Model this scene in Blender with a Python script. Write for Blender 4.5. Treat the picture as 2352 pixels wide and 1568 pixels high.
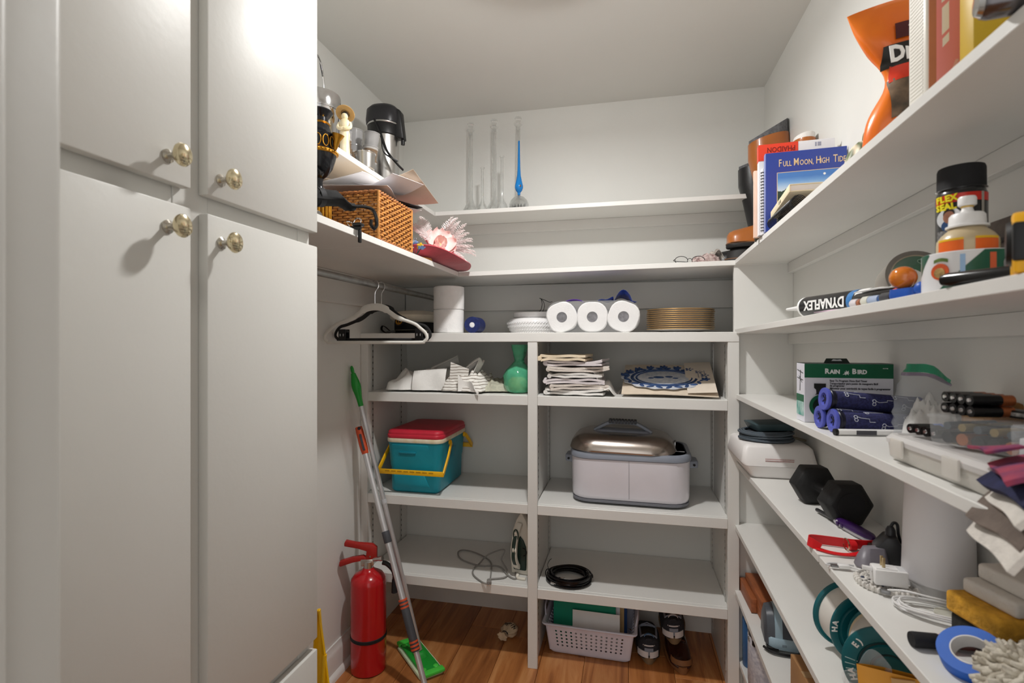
import bpy, bmesh, math, random
from mathutils import Vector, Matrix, Euler, noise as mnoise
for _o in list(bpy.data.objects):
    bpy.data.objects.remove(_o, do_unlink=True)
SC = bpy.context.scene
COL = SC.collection
PI = math.pi
R = math.radians

# ------------------------------------------------------------------ camera, world, lamps, exposure
EYE = 1.295                       # camera height in metres
YAW = R(12.63)
_c = bpy.data.cameras.new('camera'); CAM = bpy.data.objects.new('camera', _c); COL.objects.link(CAM)
_c.sensor_width = 36; _c.lens = 36 * 1178.5 / 2352
_c.clip_start = .02
_c.dof.use_dof = True; _c.dof.focus_distance = 1.9; _c.dof.aperture_fstop = 5.6
CAM.location = (0, 0, EYE); CAM.rotation_euler = (PI / 2, 0, YAW)
SC.camera = CAM
_w = bpy.data.worlds.new('world'); SC.world = _w; _w.use_nodes = True
_w.node_tree.nodes['Background'].inputs[0].default_value = (1, .985, .96, 1)
_w.node_tree.nodes['Background'].inputs[1].default_value = .66
LAMP = (-.24, 1.38, 2.305)
_l = bpy.data.lights.new('lamp_bulb', 'POINT'); _l.energy = 7.2; _l.shadow_soft_size = .028; _l.color = (1, .985, .965)
LAMP_O = bpy.data.objects.new('lamp_bulb', _l); COL.objects.link(LAMP_O); LAMP_O.location = LAMP
_l = bpy.data.lights.new('lamp_downfill', 'AREA'); _l.energy = 13.5; _l.shape = 'DISK'; _l.size = .09; _l.color = (1, .985, .965)  # added disc light under the bulb, sends extra light downward
LAMP2_O = bpy.data.objects.new('lamp_downfill', _l); COL.objects.link(LAMP2_O); LAMP2_O.location = (LAMP[0], LAMP[1], LAMP[2] - .03)
_l = bpy.data.lights.new('doorway_light', 'AREA'); _l.energy = 5; _l.shape = 'RECTANGLE'; _l.size = 1.2; _l.size_y = 2.0; _l.color = (1, .99, .97)
DOOR_O = bpy.data.objects.new('doorway_light', _l); COL.objects.link(DOOR_O)
DOOR_O.location = (-.1, -.75, 1.35); DOOR_O.rotation_euler = (PI / 2, 0, 0)
vs = SC.view_settings
vs.view_transform = 'Standard'; vs.look = 'None'; vs.gamma = 1; vs.exposure = -.04; vs.use_curve_mapping = False
SC.cycles.use_denoising = True
SC.cycles.max_bounces = 10; SC.cycles.diffuse_bounces = 5; SC.cycles.transparent_max_bounces = 12

# ------------------------------------------------------------------ helpers
def hexc(h):
    h = h.lstrip('#'); o = []
    for i in (0, 2, 4):
        v = int(h[i:i + 2], 16) / 255
        o.append(v / 12.92 if v <= .04045 else ((v + .055) / 1.055) ** 2.4)
    return (*o, 1)

_MATS = {}
def P(name, col, rough=.5, metal=0, var=.06, scale=18, bump=.05, bscale=None, alpha=1, trans=0, ior=1.45, coat=0, sheen=0, sss=0, aniso=None, col2=None):
    """Procedural principled material: noise-varied colour and fine relief."""
    if name in _MATS: return _MATS[name]
    m = bpy.data.materials.new(name); m.use_nodes = True; _MATS[name] = m
    nt = m.node_tree; b = nt.nodes['Principled BSDF']
    tc = nt.nodes.new('ShaderNodeTexCoord'); mp = nt.nodes.new('ShaderNodeMapping')
    nt.links.new(tc.outputs['Object'], mp.inputs[0])
    if aniso: mp.inputs['Scale'].default_value = aniso
    nz = nt.nodes.new('ShaderNodeTexNoise'); nz.inputs['Scale'].default_value = scale; nz.inputs['Detail'].default_value = 4
    nt.links.new(mp.outputs[0], nz.inputs['Vector'])
    c = hexc(col); c2 = hexc(col2) if col2 else tuple(max(0, x * (1 - 2.2 * var)) for x in c[:3]) + (1,)
    c1 = c if col2 else tuple(min(1, x * (1 + var)) for x in c[:3]) + (1,)
    rp = nt.nodes.new('ShaderNodeValToRGB'); rp.color_ramp.elements[0].color = c2; rp.color_ramp.elements[1].color = c1
    rp.color_ramp.elements[0].position = .25; rp.color_ramp.elements[1].position = .7
    nt.links.new(nz.outputs['Fac'], rp.inputs[0]); nt.links.new(rp.outputs[0], b.inputs['Base Color'])
    b.inputs['Roughness'].default_value = rough; b.inputs['Metallic'].default_value = metal
    b.inputs['IOR'].default_value = ior; b.inputs['Alpha'].default_value = alpha
    b.inputs['Transmission Weight'].default_value = trans; b.inputs['Coat Weight'].default_value = coat
    b.inputs['Sheen Weight'].default_value = sheen
    if sss: b.inputs['Subsurface Weight'].default_value = sss; b.inputs['Subsurface Radius'].default_value = (.01, .008, .006)
    if bump:
        n2 = nt.nodes.new('ShaderNodeTexNoise'); n2.inputs['Scale'].default_value = bscale or scale * 6; n2.inputs['Detail'].default_value = 3
        nt.links.new(mp.outputs[0], n2.inputs['Vector'])
        bp = nt.nodes.new('ShaderNodeBump'); bp.inputs['Strength'].default_value = bump; bp.inputs['Distance'].default_value = .004
        nt.links.new(n2.outputs['Fac'], bp.inputs['Height']); nt.links.new(bp.outputs[0], b.inputs['Normal'])
    return m

def bands(name, cols, axis=2, scale=1.0, rough=.5, metal=0, noise_amt=0, nscale=30, coord='Object', bump=0):
    """Flat print: constant colour bands along one axis. cols = [(position 0..1, hex)]."""
    if name in _MATS: return _MATS[name]
    m = bpy.data.materials.new(name); m.use_nodes = True; _MATS[name] = m
    nt = m.node_tree; b = nt.nodes['Principled BSDF']
    tc = nt.nodes.new('ShaderNodeTexCoord'); sx = nt.nodes.new('ShaderNodeSeparateXYZ')
    nt.links.new(tc.outputs[coord], sx.inputs[0]); src = sx.outputs[axis]
    mm = nt.nodes.new('ShaderNodeMath'); mm.operation = 'MULTIPLY'; mm.inputs[1].default_value = scale; nt.links.new(src, mm.inputs[0]); src = mm.outputs[0]
    if noise_amt:
        nz = nt.nodes.new('ShaderNodeTexNoise'); nz.inputs['Scale'].default_value = nscale; nt.links.new(tc.outputs[coord], nz.inputs['Vector'])
        m2 = nt.nodes.new('ShaderNodeMath'); m2.operation = 'MULTIPLY_ADD'; m2.inputs[1].default_value = noise_amt
        nt.links.new(nz.outputs['Fac'], m2.inputs[0]); nt.links.new(src, m2.inputs[2]); src = m2.outputs[0]
    rp = nt.nodes.new('ShaderNodeValToRGB'); rp.color_ramp.interpolation = 'CONSTANT'
    el = rp.color_ramp.elements
    while len(el) < len(cols): el.new(.5)
    for e, (p, h) in zip(el, cols): e.position = p; e.color = hexc(h)
    nt.links.new(src, rp.inputs[0]); nt.links.new(rp.outputs[0], b.inputs['Base Color'])
    b.inputs['Roughness'].default_value = rough; b.inputs['Metallic'].default_value = metal
    return m

def wave_mat(name, c1, c2, scale=40, axis='X', rough=.8, distort=0, bump=.3, sharp=False):
    if name in _MATS: return _MATS[name]
    m = bpy.data.materials.new(name); m.use_nodes = True; _MATS[name] = m
    nt = m.node_tree; b = nt.nodes['Principled BSDF']
    tc = nt.nodes.new('ShaderNodeTexCoord'); wv = nt.nodes.new('ShaderNodeTexWave')
    wv.bands_direction = axis; wv.inputs['Scale'].default_value = scale; wv.inputs['Distortion'].default_value = distort
    wv.inputs['Detail'].default_value = 2
    nt.links.new(tc.outputs['Object'], wv.inputs['Vector'])
    rp = nt.nodes.new('ShaderNodeValToRGB'); rp.color_ramp.elements[0].color = hexc(c1); rp.color_ramp.elements[1].color = hexc(c2)
    if sharp: rp.color_ramp.elements[0].position = .8; rp.color_ramp.elements[1].position = .9
    nt.links.new(wv.outputs['Fac'], rp.inputs[0]); nt.links.new(rp.outputs[0], b.inputs['Base Color'])
    b.inputs['Roughness'].default_value = rough
    if bump:
        bp = nt.nodes.new('ShaderNodeBump'); bp.inputs['Strength'].default_value = bump; bp.inputs['Distance'].default_value = .002
        nt.links.new(wv.outputs['Fac'], bp.inputs['Height']); nt.links.new(bp.outputs[0], b.inputs['Normal'])
    return m

def T(x=0, y=0, z=0): return Matrix.Translation((x, y, z))
def RX(d): return Matrix.Rotation(R(d), 4, 'X')
def RY(d): return Matrix.Rotation(R(d), 4, 'Y')
def RZ(d): return Matrix.Rotation(R(d), 4, 'Z')
def S(x, y, z): return Matrix.Diagonal((x, y, z, 1))

def smooth_path(pts, n=6, closed=False):
    pts = [Vector(p) for p in pts]; out = []; L = len(pts)
    rng = range(L if closed else L - 1)
    for i in rng:
        if closed: a, b, c, d = pts[i - 1], pts[i], pts[(i + 1) % L], pts[(i + 2) % L]
        else: a, b, c, d = pts[max(i - 1, 0)], pts[i], pts[i + 1], pts[min(i + 2, L - 1)]
        for k in range(n):
            t = k / n
            out.append(.5 * ((2 * b) + (c - a) * t + (2 * a - 5 * b + 4 * c - d) * t * t + (3 * b - a - 3 * c + d) * t ** 3))
    if not closed: out.append(pts[-1])
    return out

def rrect(w, d, r, z=0, n=5, cx=0, cy=0):
    """rounded rectangle loop, counter-clockwise"""
    r = min(r, w / 2 - 1e-5, d / 2 - 1e-5); o = []
    for sx, sy, a0 in ((1, 1, 0), (-1, 1, 90), (-1, -1, 180), (1, -1, 270)):
        for k in range(n + 1):
            a = R(a0 + 90 * k / n)
            o.append((cx + sx * (w / 2 - r) + r * math.cos(a), cy + sy * (d / 2 - r) + r * math.sin(a), z))
    return o
def ell(rx, ry, z=0, n=24, cx=0, cy=0):
    return [(cx + rx * math.cos(2 * PI * k / n), cy + ry * math.sin(2 * PI * k / n), z) for k in range(n)]

class MB:
    def __init__(s): s.v = []; s.f = []; s.M = Matrix.Identity(4)
    def at(s, M): s.M = M; return s
    def add(s, vs, fs, M=None):
        M = s.M if M is None else s.M @ M; o = len(s.v)
        s.v += [tuple(M @ Vector(p)) for p in vs]; s.f += [tuple(o + i for i in f) for f in fs]; return s
    def box(s, x0, x1, y0, y1, z0, z1, M=None):
        return s.add([(x0, y0, z0), (x1, y0, z0), (x1, y1, z0), (x0, y1, z0), (x0, y0, z1), (x1, y0, z1), (x1, y1, z1), (x0, y1, z1)],
                     [(0, 3, 2, 1), (4, 5, 6, 7), (0, 1, 5, 4), (1, 2, 6, 5), (2, 3, 7, 6), (3, 0, 4, 7)], M)
    def hexa(s, p8, M=None):
        return s.add(p8, [(0, 3, 2, 1), (4, 5, 6, 7), (0, 1, 5, 4), (1, 2, 6, 5), (2, 3, 7, 6), (3, 0, 4, 7)], M)
    def prism(s, poly, h0, h1, M=None):
        """2-D polygon (x,y) extruded along z"""
        n = len(poly)
        return s.add([(x, y, h0) for x, y in poly] + [(x, y, h1) for x, y in poly],
                     [tuple(range(n))[::-1], tuple(range(n, 2 * n))] + [(i, (i + 1) % n, n + (i + 1) % n, n + i) for i in range(n)], M)
    def loft(s, rings, cap0=True, cap1=True, M=None, closed=False):
        n = len(rings[0]); vs = [p for r in rings for p in r]; fs = []; m = len(rings)
        for j in range(m if closed else m - 1):
            a, b = j * n, ((j + 1) % m) * n
            fs += [(a + i, a + (i + 1) % n, b + (i + 1) % n, b + i) for i in range(n)]
        if cap0 and not closed: fs.append(tuple(range(n))[::-1])
        if cap1 and not closed: fs.append(tuple(range((m - 1) * n, m * n)))
        return s.add(vs, fs, M)
    def lathe(s, prof, seg=28, M=None, cap=True, sweep=1.0):
        rings = [[(r * math.cos(2 * PI * k / seg), r * math.sin(2 * PI * k / seg), z) for k in range(seg)] for r, z in prof]
        return s.loft(rings, cap, cap, M)
    def cyl(s, r, z0, z1, seg=24, M=None, r2=None): return s.lathe([(r, z0), (r if r2 is None else r2, z1)], seg, M)
    def tube(s, pts, r, seg=8, closed=False, M=None, caps=True, flat=None):
        """round (or flat=(w,h)) tube along a path; r may be a list"""
        pts = [Vector(p) for p in pts]; n = len(pts); rings = []
        t0 = (pts[1] - pts[0]).normalized(); up = Vector((0, 0, 1)) if abs(t0.z) < .9 else Vector((1, 0, 0))
        u = (up - t0 * up.dot(t0)).normalized()
        for i in range(n):
            if closed: t = (pts[(i + 1) % n] - pts[i - 1])
            else: t = pts[min(i + 1, n - 1)] - pts[max(i - 1, 0)]
            t = t.normalized() if t.length > 1e-9 else t0
            u = u - t * u.dot(t)
            if u.length < 1e-6: u = t.orthogonal()
            u.normalize(); w = t.cross(u); rr = r[i] if isinstance(r, (list, tuple)) else r
            if flat: rings.append([tuple(pts[i] + u * a * flat[1] / 2 + w * b * flat[0] / 2) for a, b in ((1, 1), (-1, 1), (-1, -1), (1, -1))])
            else: rings.append([tuple(pts[i] + u * (rr * math.cos(2 * PI * k / seg)) + w * (rr * math.sin(2 * PI * k / seg))) for k in range(seg)])
        return s.loft(rings, caps, caps, M, closed)
    def ball(s, rx, ry=None, rz=None, seg=16, rings=10, M=None):
        ry = rx if ry is None else ry; rz = rx if rz is None else rz
        pr = [(max(math.sin(PI * j / rings), .001), -math.cos(PI * j / rings)) for j in range(rings + 1)]
        return s.lathe(pr, seg, (M or Matrix.Identity(4)) @ S(rx, ry, rz), cap=True)
    def sheet(s, fn, nu, nv, M=None, thick=0):
        """fn(u,v)->point for u,v in 0..1; thick gives it two sides"""
        vs = [Vector(fn(i / nu, j / nv)) for j in range(nv + 1) for i in range(nu + 1)]; W = nu + 1
        fs = [(j * W + i, j * W + i + 1, (j + 1) * W + i + 1, (j + 1) * W + i) for j in range(nv) for i in range(nu)]
        if thick:
            nr = [Vector((0, 0, 0)) for _ in vs]
            for f in fs:
                q = (vs[f[2]] - vs[f[0]]).cross(vs[f[3]] - vs[f[1]])
                for i in f: nr[i] += q
            N = len(vs); vs = vs + [p - (nr[i].normalized() if nr[i].length > 0 else Vector((0, 0, 1))) * thick for i, p in enumerate(vs)]
            bk = [tuple(N + i for i in f[::-1]) for f in fs]
            ed = [j * W for j in range(nv, -1, -1)]
            border = list(range(W)) + [j * W + nu for j in range(1, nv + 1)] + [nv * W + i for i in range(nu - 1, -1, -1)] + [j * W for j in range(nv - 1, 0, -1)]
            L = len(border)
            fs = fs + bk + [(border[(k + 1) % L], border[k], N + border[k], N + border[(k + 1) % L]) for k in range(L)]
        return s.add([tuple(p) for p in vs], fs, M)
    def build(s, name, m, parent=None, smooth=None, bevel=0, seg=2, loc=None, stuff=False, label=None, sub=0):
        me = bpy.data.meshes.new(name); me.from_pydata(s.v, [], s.f)
        bm = bmesh.new(); bm.from_mesh(me)
        bmesh.ops.recalc_face_normals(bm, faces=bm.faces)
        if bevel:
            es = [e for e in bm.edges if len(e.link_faces) == 2 and e.calc_face_angle(0) > R(35)]
            bmesh.ops.bevel(bm, geom=es, offset=bevel, segments=seg, profile=.5, affect='EDGES', clamp_overlap=True)
        ang = R(35 if smooth is None else smooth)
        for f in bm.faces: f.smooth = smooth != 0
        for e in bm.edges:
            if len(e.link_faces) == 2 and e.calc_face_angle(0) > ang: e.smooth = False
        bm.to_mesh(me); bm.free()
        o = bpy.data.objects.new(name, me); COL.objects.link(o); me.materials.append(m)
        if parent: o.parent = parent
        if loc is not None: o.location = loc
        if stuff: o['kind'] = 'stuff'
        if label: o['label'] = label
        if sub:
            md = o.modifiers.new('sub', 'SUBSURF'); md.levels = sub; md.render_levels = sub
        return o

def tag(o, label, cat, group=None, kind=None):
    o['label'] = label; o['category'] = cat
    if group: o['group'] = group
    if kind: o['kind'] = kind
    return o
def thing(name, label, cat, loc=(0, 0, 0), rot=(0, 0, 0), group=None):
    o = bpy.data.objects.new(name, None); COL.objects.link(o); o.empty_display_size = .03
    o.location = loc; o.rotation_euler = [R(a) for a in rot]
    return tag(o, label, cat, group)
def struct(name, mb, m, parent=None, **k):
    o = mb.build(name, m, parent, **k)
    if not parent: o['kind'] = 'structure'
    return o
def copy_tree(o, parent=None):
    c = o.copy(); COL.objects.link(c); c.parent = parent
    for ch in list(o.children): copy_tree(ch, c)
    return c
_TXT = {}
def text(s, size, m, parent, M, name='lettering', xs=1.0, ext=.0004, align='CENTER', bold=0):
    """words as real raised lettering, in the local XY plane of M"""
    cu = bpy.data.curves.new('t', 'FONT'); cu.body = s; cu.size = size; cu.extrude = ext; cu.align_x = align; cu.align_y = 'CENTER'; cu.offset = bold
    cu.resolution_u = 2
    t = bpy.data.objects.new('t', cu); COL.objects.link(t)
    me = bpy.data.meshes.new_from_object(t); bpy.data.objects.remove(t, do_unlink=True)
    me.transform(M @ S(xs, 1, 1))
    o = bpy.data.objects.new(name, me); COL.objects.link(o); me.materials.clear(); me.materials.append(m); o.parent = parent
    return o

# rays of the photograph, to put things at their real places
def ray(u, v):
    x, z = (u - 1176) / 1178.5, (784 - v) / 1178.5
    return Vector((x * math.cos(YAW) - math.sin(YAW), x * math.sin(YAW) + math.cos(YAW), z))
def _at(u, v, t): d = ray(u, v); return Vector((d.x * t, d.y * t, EYE + d.z * t))
def onX(u, v, X): return _at(u, v, X / ray(u, v).x)
def onY(u, v, Y): return _at(u, v, Y / ray(u, v).y)
def onZ(u, v, Z): return _at(u, v, (Z - EYE) / ray(u, v).z)
def jit(a): return random.uniform(-a, a)
random.seed(11)
# ------------------------------------------------------------------ common materials
PAINT = P('white_paint', '#dfdeda', .42, var=.012, scale=3, bump=.05, bscale=90)
WALLP = P('wall_paint', '#dededa', .6, var=.012, scale=3, bump=.06, bscale=140)
CEILP = P('ceiling_paint', '#dcdcd8', .75, var=.01, scale=3, bump=.04, bscale=160)
SHELFP = P('shelf_paint', '#e2e1dd', .38, var=.015, scale=5, bump=.06, bscale=60, aniso=(1, 1, 1))
CABP = P('cabinet_paint', '#d3d2cd', .45, var=.012, scale=3, bump=.07, bscale=70)
BLACK = P('black_plastic', '#141416', .42, var=.1)
BLKG = P('black_gloss', '#0c0c0e', .2, var=.1, bump=.01)
BLKM = P('black_matte', '#17171a', .75, var=.1, bump=.15)
DGREY = P('dark_grey_plastic', '#45474c', .5)
MGREY = P('mid_grey_plastic', '#878b93', .45)
LGREY = P('light_grey_plastic', '#c3c5c8', .45)
WHITE = P('white_plastic', '#ecebea', .35, var=.02)
STEEL = P('brushed_steel', '#c9c7c4', .28, 1, var=.05, aniso=(1, 1, .1), bump=.03)
CHROME = P('chrome', '#dcdcdd', .12, 1, var=.03, bump=.02)
ALU = P('aluminium_tube', '#cfcfd1', .4, .65, var=.04)
GALV = P('galvanised_pipe', '#a7a6a3', .38, 1, var=.14, scale=30, bump=.1)
GOLD = P('antique_gold', '#c08a32', .35, 1, var=.2, scale=40, bump=.1)
BRASS = P('polished_brass', '#dccfae', .16, 1, var=.05, bump=.01)
GLASS = P('clear_glass', '#fbfdfd', .02, trans=1, var=0, bump=0, alpha=.4)
CLEAR = P('clear_plastic_film', '#f2f4f6', .12, alpha=.16, var=.02, bump=.5, bscale=25)
CLEARP = P('clear_plastic', '#eef1f3', .08, alpha=.15, var=.02, bump=.05)
WHITECLOTH = P('white_cotton', '#eceae6', .9, var=.03, scale=30, bump=.25, bscale=400, sheen=.2)
CREAM = P('cream_cotton', '#e3d8c4', .9, var=.05, scale=30, bump=.25, bscale=400, sheen=.2)
CARD = P('cardboard', '#a97e52', .85, var=.06, scale=12, bump=.12)
PAPER = P('white_paper', '#efeeec', .8, var=.02)
ORANGE = P('orange_plastic', '#e4581d', .4)
RED = P('red_plastic', '#c4202a', .4)
YELLOW = P('yellow_plastic', '#f1bb0c', .4)
BLUE = P('blue_plastic', '#1f55b4', .4)
TXW = P('print_white', '#f4f4f2', .5, var=0, bump=0)
TXK = P('print_black', '#151515', .5, var=0, bump=0)

# ------------------------------------------------------------------ room shell
XL, XR, YB, ZC = -1.112, .586, 2.43, 2.408
YF = .17                                   # pantry front wall (with the doorway the camera stands in)
m = bpy.data.materials.new('oak_plank'); m.use_nodes = True; nt = m.node_tree; b = nt.nodes['Principled BSDF']
tc = nt.nodes.new('ShaderNodeTexCoord'); oi = nt.nodes.new('ShaderNodeObjectInfo'); mp = nt.nodes.new('ShaderNodeMapping')
mp.inputs['Scale'].default_value = (11, 1.1, 8)
vm = nt.nodes.new('ShaderNodeVectorMath'); vm.operation = 'ADD'
sc_ = nt.nodes.new('ShaderNodeVectorMath'); sc_.operation = 'SCALE'; sc_.inputs['Scale'].default_value = 37
nt.links.new(oi.outputs['Random'], sc_.inputs[0])
nt.links.new(tc.outputs['Object'], mp.inputs[0]); nt.links.new(mp.outputs[0], vm.inputs[0]); nt.links.new(sc_.outputs[0], vm.inputs[1])
nz = nt.nodes.new('ShaderNodeTexNoise'); nz.inputs['Scale'].default_value = 1.5; nz.inputs['Detail'].default_value = 7; nz.inputs['Roughness'].default_value = .6; nz.inputs['Distortion'].default_value = .9
nt.links.new(vm.outputs[0], nz.inputs['Vector'])
rp = nt.nodes.new('ShaderNodeValToRGB'); el = rp.color_ramp.elements
el[0].position = .28; el[0].color = hexc('#7c4420'); el[1].position = .72; el[1].color = hexc('#d39a63')
e = el.new(.5); e.color = hexc('#b5743f')
nt.links.new(nz.outputs['Fac'], rp.inputs[0])
hs = nt.nodes.new('ShaderNodeHueSaturation'); mr = nt.nodes.new('ShaderNodeMapRange'); mr.inputs[3].default_value = .78; mr.inputs[4].default_value = 1.12
nt.links.new(oi.outputs['Random'], mr.inputs[0]); nt.links.new(mr.outputs[0], hs.inputs['Value']); nt.links.new(rp.outputs[0], hs.inputs['Color'])
nt.links.new(hs.outputs[0], b.inputs['Base Color']); b.inputs['Roughness'].default_value = .38
OAK = m
FLOOR = struct('floor', MB().box(-1.25, .72, -.9, 2.55, -.06, -.0125), P('subfloor', '#3a2416', .9))
_W = .1745
for k in range(-8, 5):
    x0 = .006 + k * _W; x1 = x0 + _W
    xa, xb = max(x0, -1.2), min(x1, .68)
    if xb - xa < .02: continue
    y = -.9 - random.uniform(0, 1.1)
    while y < 2.5:
        ya, yb = max(y, -.88), min(y + 1.22, 2.53)
        if yb - ya > .02:
            cx, cy = (xa + xb) / 2, (ya + yb) / 2
            MB().box(xa - cx + .0006, xb - cx - .0006, ya - cy + .0006, yb - cy - .0006, -.012, 0).build('plank', OAK, FLOOR, bevel=.0008, seg=1, loc=(cx, cy, 0))
        y += 1.22
struct('ceiling', MB().box(XL - .1, XR + .1, -.35, YB + .1, ZC, ZC + .08), CEILP)
struct('wall_left', MB().box(XL - .1, XL, -.1, YB + .1, -.05, ZC + .05), WALLP)
struct('wall_back', MB().box(XL, XR, YB, YB + .1, -.05, ZC), WALLP)
struct('wall_right', MB().box(XR, XR + .1, -.1, YB + .1, -.05, ZC + .05), WALLP)
w = MB().box(XL, -.497, YF - .1, YF + .165, 0, ZC); w.box(.45, XR, YF - .1, YF + .15, 0, ZC); w.box(-.497, .45, YF - .1, YF + .15, 2.1, ZC)
struct('wall_front', w, WALLP)
# door jamb beside the camera: lining, rounded outer corner and stop moulding
JP = P('jamb_paint', '#c6c5c0', .45, var=.015, scale=3, bump=.05, bscale=80)
struct('trim_1', MB().box(-.52, -.475, YF - .12, .3485, 0, 2.12), JP, bevel=.007, seg=3)
struct('trim_2', MB().box(-.4749, -.463, YF - .08, .300, 0, 2.12), JP, bevel=.005, seg=3)
struct('trim_3', MB().box(.42, .449, YF - .12, YF + .165, 0, 2.12), JP, bevel=.004)
# baseboards with shoe moulding
def baseprof(t=.014, h=.122): return [(0, 0), (t, 0), (t, h * .72), (t * .75, h * .82), (t * .55, h * .86), (t * .4, h), (0, h)]
def runx(prof, x0, x1, ywall, sgn=-1):
    mb = MB(); n = len(prof)
    mb.loft([[(x, ywall + sgn * a, z) for a, z in prof] for x in (x0, x1)]); return mb
def runy(prof, y0, y1, xwall, sgn=1):
    mb = MB(); mb.loft([[(xwall + sgn * a, y, z) for a, z in prof] for y in (y0, y1)]); return mb
struct('baseboard_left', runy(baseprof(), 1.04, 2.43, XL), PAINT, smooth=25)
struct('trim_4', runy([(.0141, 0), (.030, 0), (.029, .009), (.025, .018), (.0141, .024)], 1.04, 1.958, XL), PAINT, smooth=60)
struct('baseboard_back', runx(baseprof(.014, .115), XL, XR, YB), PAINT, smooth=25)

# ceiling light just above the picture: the lamp the room is lit by
t = thing('ceiling_light', 'small round white ceiling light fixture above the shelves', 'lamp', (LAMP[0], LAMP[1], ZC))
MB().lathe([(.001, 0), (.05, 0), (.05, -.05), (.126, -.070), (.13, -.075), (.126, -.076), (.05, -.058), (.001, -.058)], 40).build('uplight_shield', WHITE, t)  # unseen pan, shaped to block lamp light going up to the ceiling
MB().lathe([(.02, -.059), (.018, -.075), (.001, -.075)]).build('socket', WHITE, t)

# ------------------------------------------------------------------ tall cabinet on the left
CX = -.68
cab = thing('tall_cabinet', 'tall painted built-in cabinet with pairs of flat doors and brass knobs', 'cabinet', (-.9, .70, 0))
OX, OY = -.9, .70
def cb(mb): mb.at(T(-OX, -OY, 0)); return mb
z0, z1 = .0, 2.405
Y0, Y1 = .352, 1.028
c = cb(MB()); c.box(XL + .001, CX - .04, Y1 - .018, Y1, 0, z1); c.box(XL + .001, CX - .04, Y0, Y0 + .018, 0, z1); c.box(XL + .001, XL + .012, Y0, Y1, 0, z1)
c.box(XL + .012, CX - .04, Y0 + .018, Y1 - .018, 0, .09)
c.build('carcass', CABP, cab, bevel=.001, seg=1)
rows = [(.09, .604), (.629, 1.508), (1.539, 2.36)]
for a, b_ in ((Y0, Y0 + .045), (.672, .742), (Y1 - .04, Y1)):
    cb(MB()).box(CX - .038, CX - .0192, a, b_, .0, z1).build('stile', CABP, cab, bevel=.001, seg=1)
for a, b_ in ((0, .10), (.588, .645), (1.48, 1.567), (2.34, z1)):
    for ya, yb in ((Y0 + .045, .672), (.742, Y1 - .04)):
        cb(MB()).box(CX - .0385, CX - .0205, ya, yb, a, b_).build('rail', CABP, cab, bevel=.001, seg=1)
def knob(parent, x, y, z):
    k = MB().lathe([(.0105, 0), (.0105, .002), (.0055, .005), (.0048, .014), (.007, .018)], 20, T(x, y, z) @ RY(90)); k = k.build('knob', P('knob_stem', '#cfcac0', .15, 1), parent)
    MB().lathe([(.006, .0175), (.012, .020), (.0160, .0252), (.0165, .028), (.0145, .0325), (.009, .0355), (.001, .0362)], 24, T(x, y, z) @ RY(90) @ S(1.08, .93, 1)).build('knob', BRASS, parent)
kn = {(1, 0): (.645, 1.469), (1, 1): (.751, 1.4635), (2, 0): (.645, 1.576), (2, 1): (.749, 1.571), (0, 0): (.645, .52), (0, 1): (.75, .52)}
for ri, (a, b_) in enumerate(rows):
    for ci, (ya, yb) in enumerate(((Y0 + .02, .6885), (.7215, Y1 + .004))):
        d = cb(MB()).box(CX - .019, CX, ya, yb, a, b_).build('door', CABP, cab, bevel=.0025, seg=2)
        ky, kz = kn[(ri, ci)]
        knob(d, CX - OX, ky - OY, kz)

# ------------------------------------------------------------------ wall shelves
SH = []
def top_of(zb, th): return zb + th
TH = .0185
# upper run: back and left
bs = thing('wall_shelf', 'narrow top shelf along the back wall holding the glass flasks', 'shelf', (-.2, 2.32, 1.8665))
MB().at(T(.2, -2.32, -1.8665)).box(-.853, XR, 2.203, YB, 1.8665, 1.885).build('board', SHELFP, bs, bevel=.001, seg=1)
MB().at(T(.2, -2.32, -1.8665)).box(-.86, XR, YB - .018, YB, 1.820, 1.8663).build('cleat', PAINT, bs, bevel=.001, seg=1)
ls = thing('wall_shelf', 'narrow top shelf along the left wall holding the airpot and tumblers', 'shelf', (-.98, 1.6, 1.8665))
MB().at(T(.98, -1.6, -1.8665)).box(XL, -.8545, Y1 + .001, YB, 1.8665, 1.885).build('board', SHELFP, ls, bevel=.001, seg=1)
MB().at(T(.98, -1.6, -1.8665)).box(XL, XL + .018, Y1 + .001, YB, 1.820, 1.8663).build('cleat', PAINT, ls, bevel=.001, seg=1)
# middle run
bs = thing('wall_shelf', 'deep middle shelf along the back wall above the countertop', 'shelf', (-.2, 2.2, 1.57))
h8 = lambda x0, x1, ya0, ya1, yb, za, zb, th: [(x0, ya0, za), (x1, ya1, zb), (x1, yb, zb), (x0, yb, za), (x0, ya0, za + th), (x1, ya1, zb + th), (x1, yb, zb + th), (x0, yb, za + th)]
MB().at(T(.2, -2.2, -1.57)).hexa(h8(-.686, XR, 2.043, 2.017, YB, 1.566, 1.5775, TH)).build('board', SHELFP, bs, bevel=.001, seg=1)
MB().at(T(.2, -2.2, -1.57)).box(XL + .02, XR, YB - .018, YB, 1.444, 1.566).build('cleat', PAINT, bs, bevel=.0015, seg=1)
ls = thing('wall_shelf', 'deep middle shelf along the left wall above the closet rod', 'shelf', (-.9, 1.6, 1.57))
for ya, yb in ((Y1 + .001, 1.3505), (1.3515, YB)):
    MB().at(T(.9, -1.6, -1.57)).box(XL, -.6865, ya, yb, 1.567, 1.5855).build('board', SHELFP, ls, bevel=.001, seg=1)
MB().at(T(.9, -1.6, -1.57)).box(XL, XL + .018, Y1 + .001, YB - .02, 1.444, 1.5665).build('cleat', PAINT, ls, bevel=.0015, seg=1)
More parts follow.
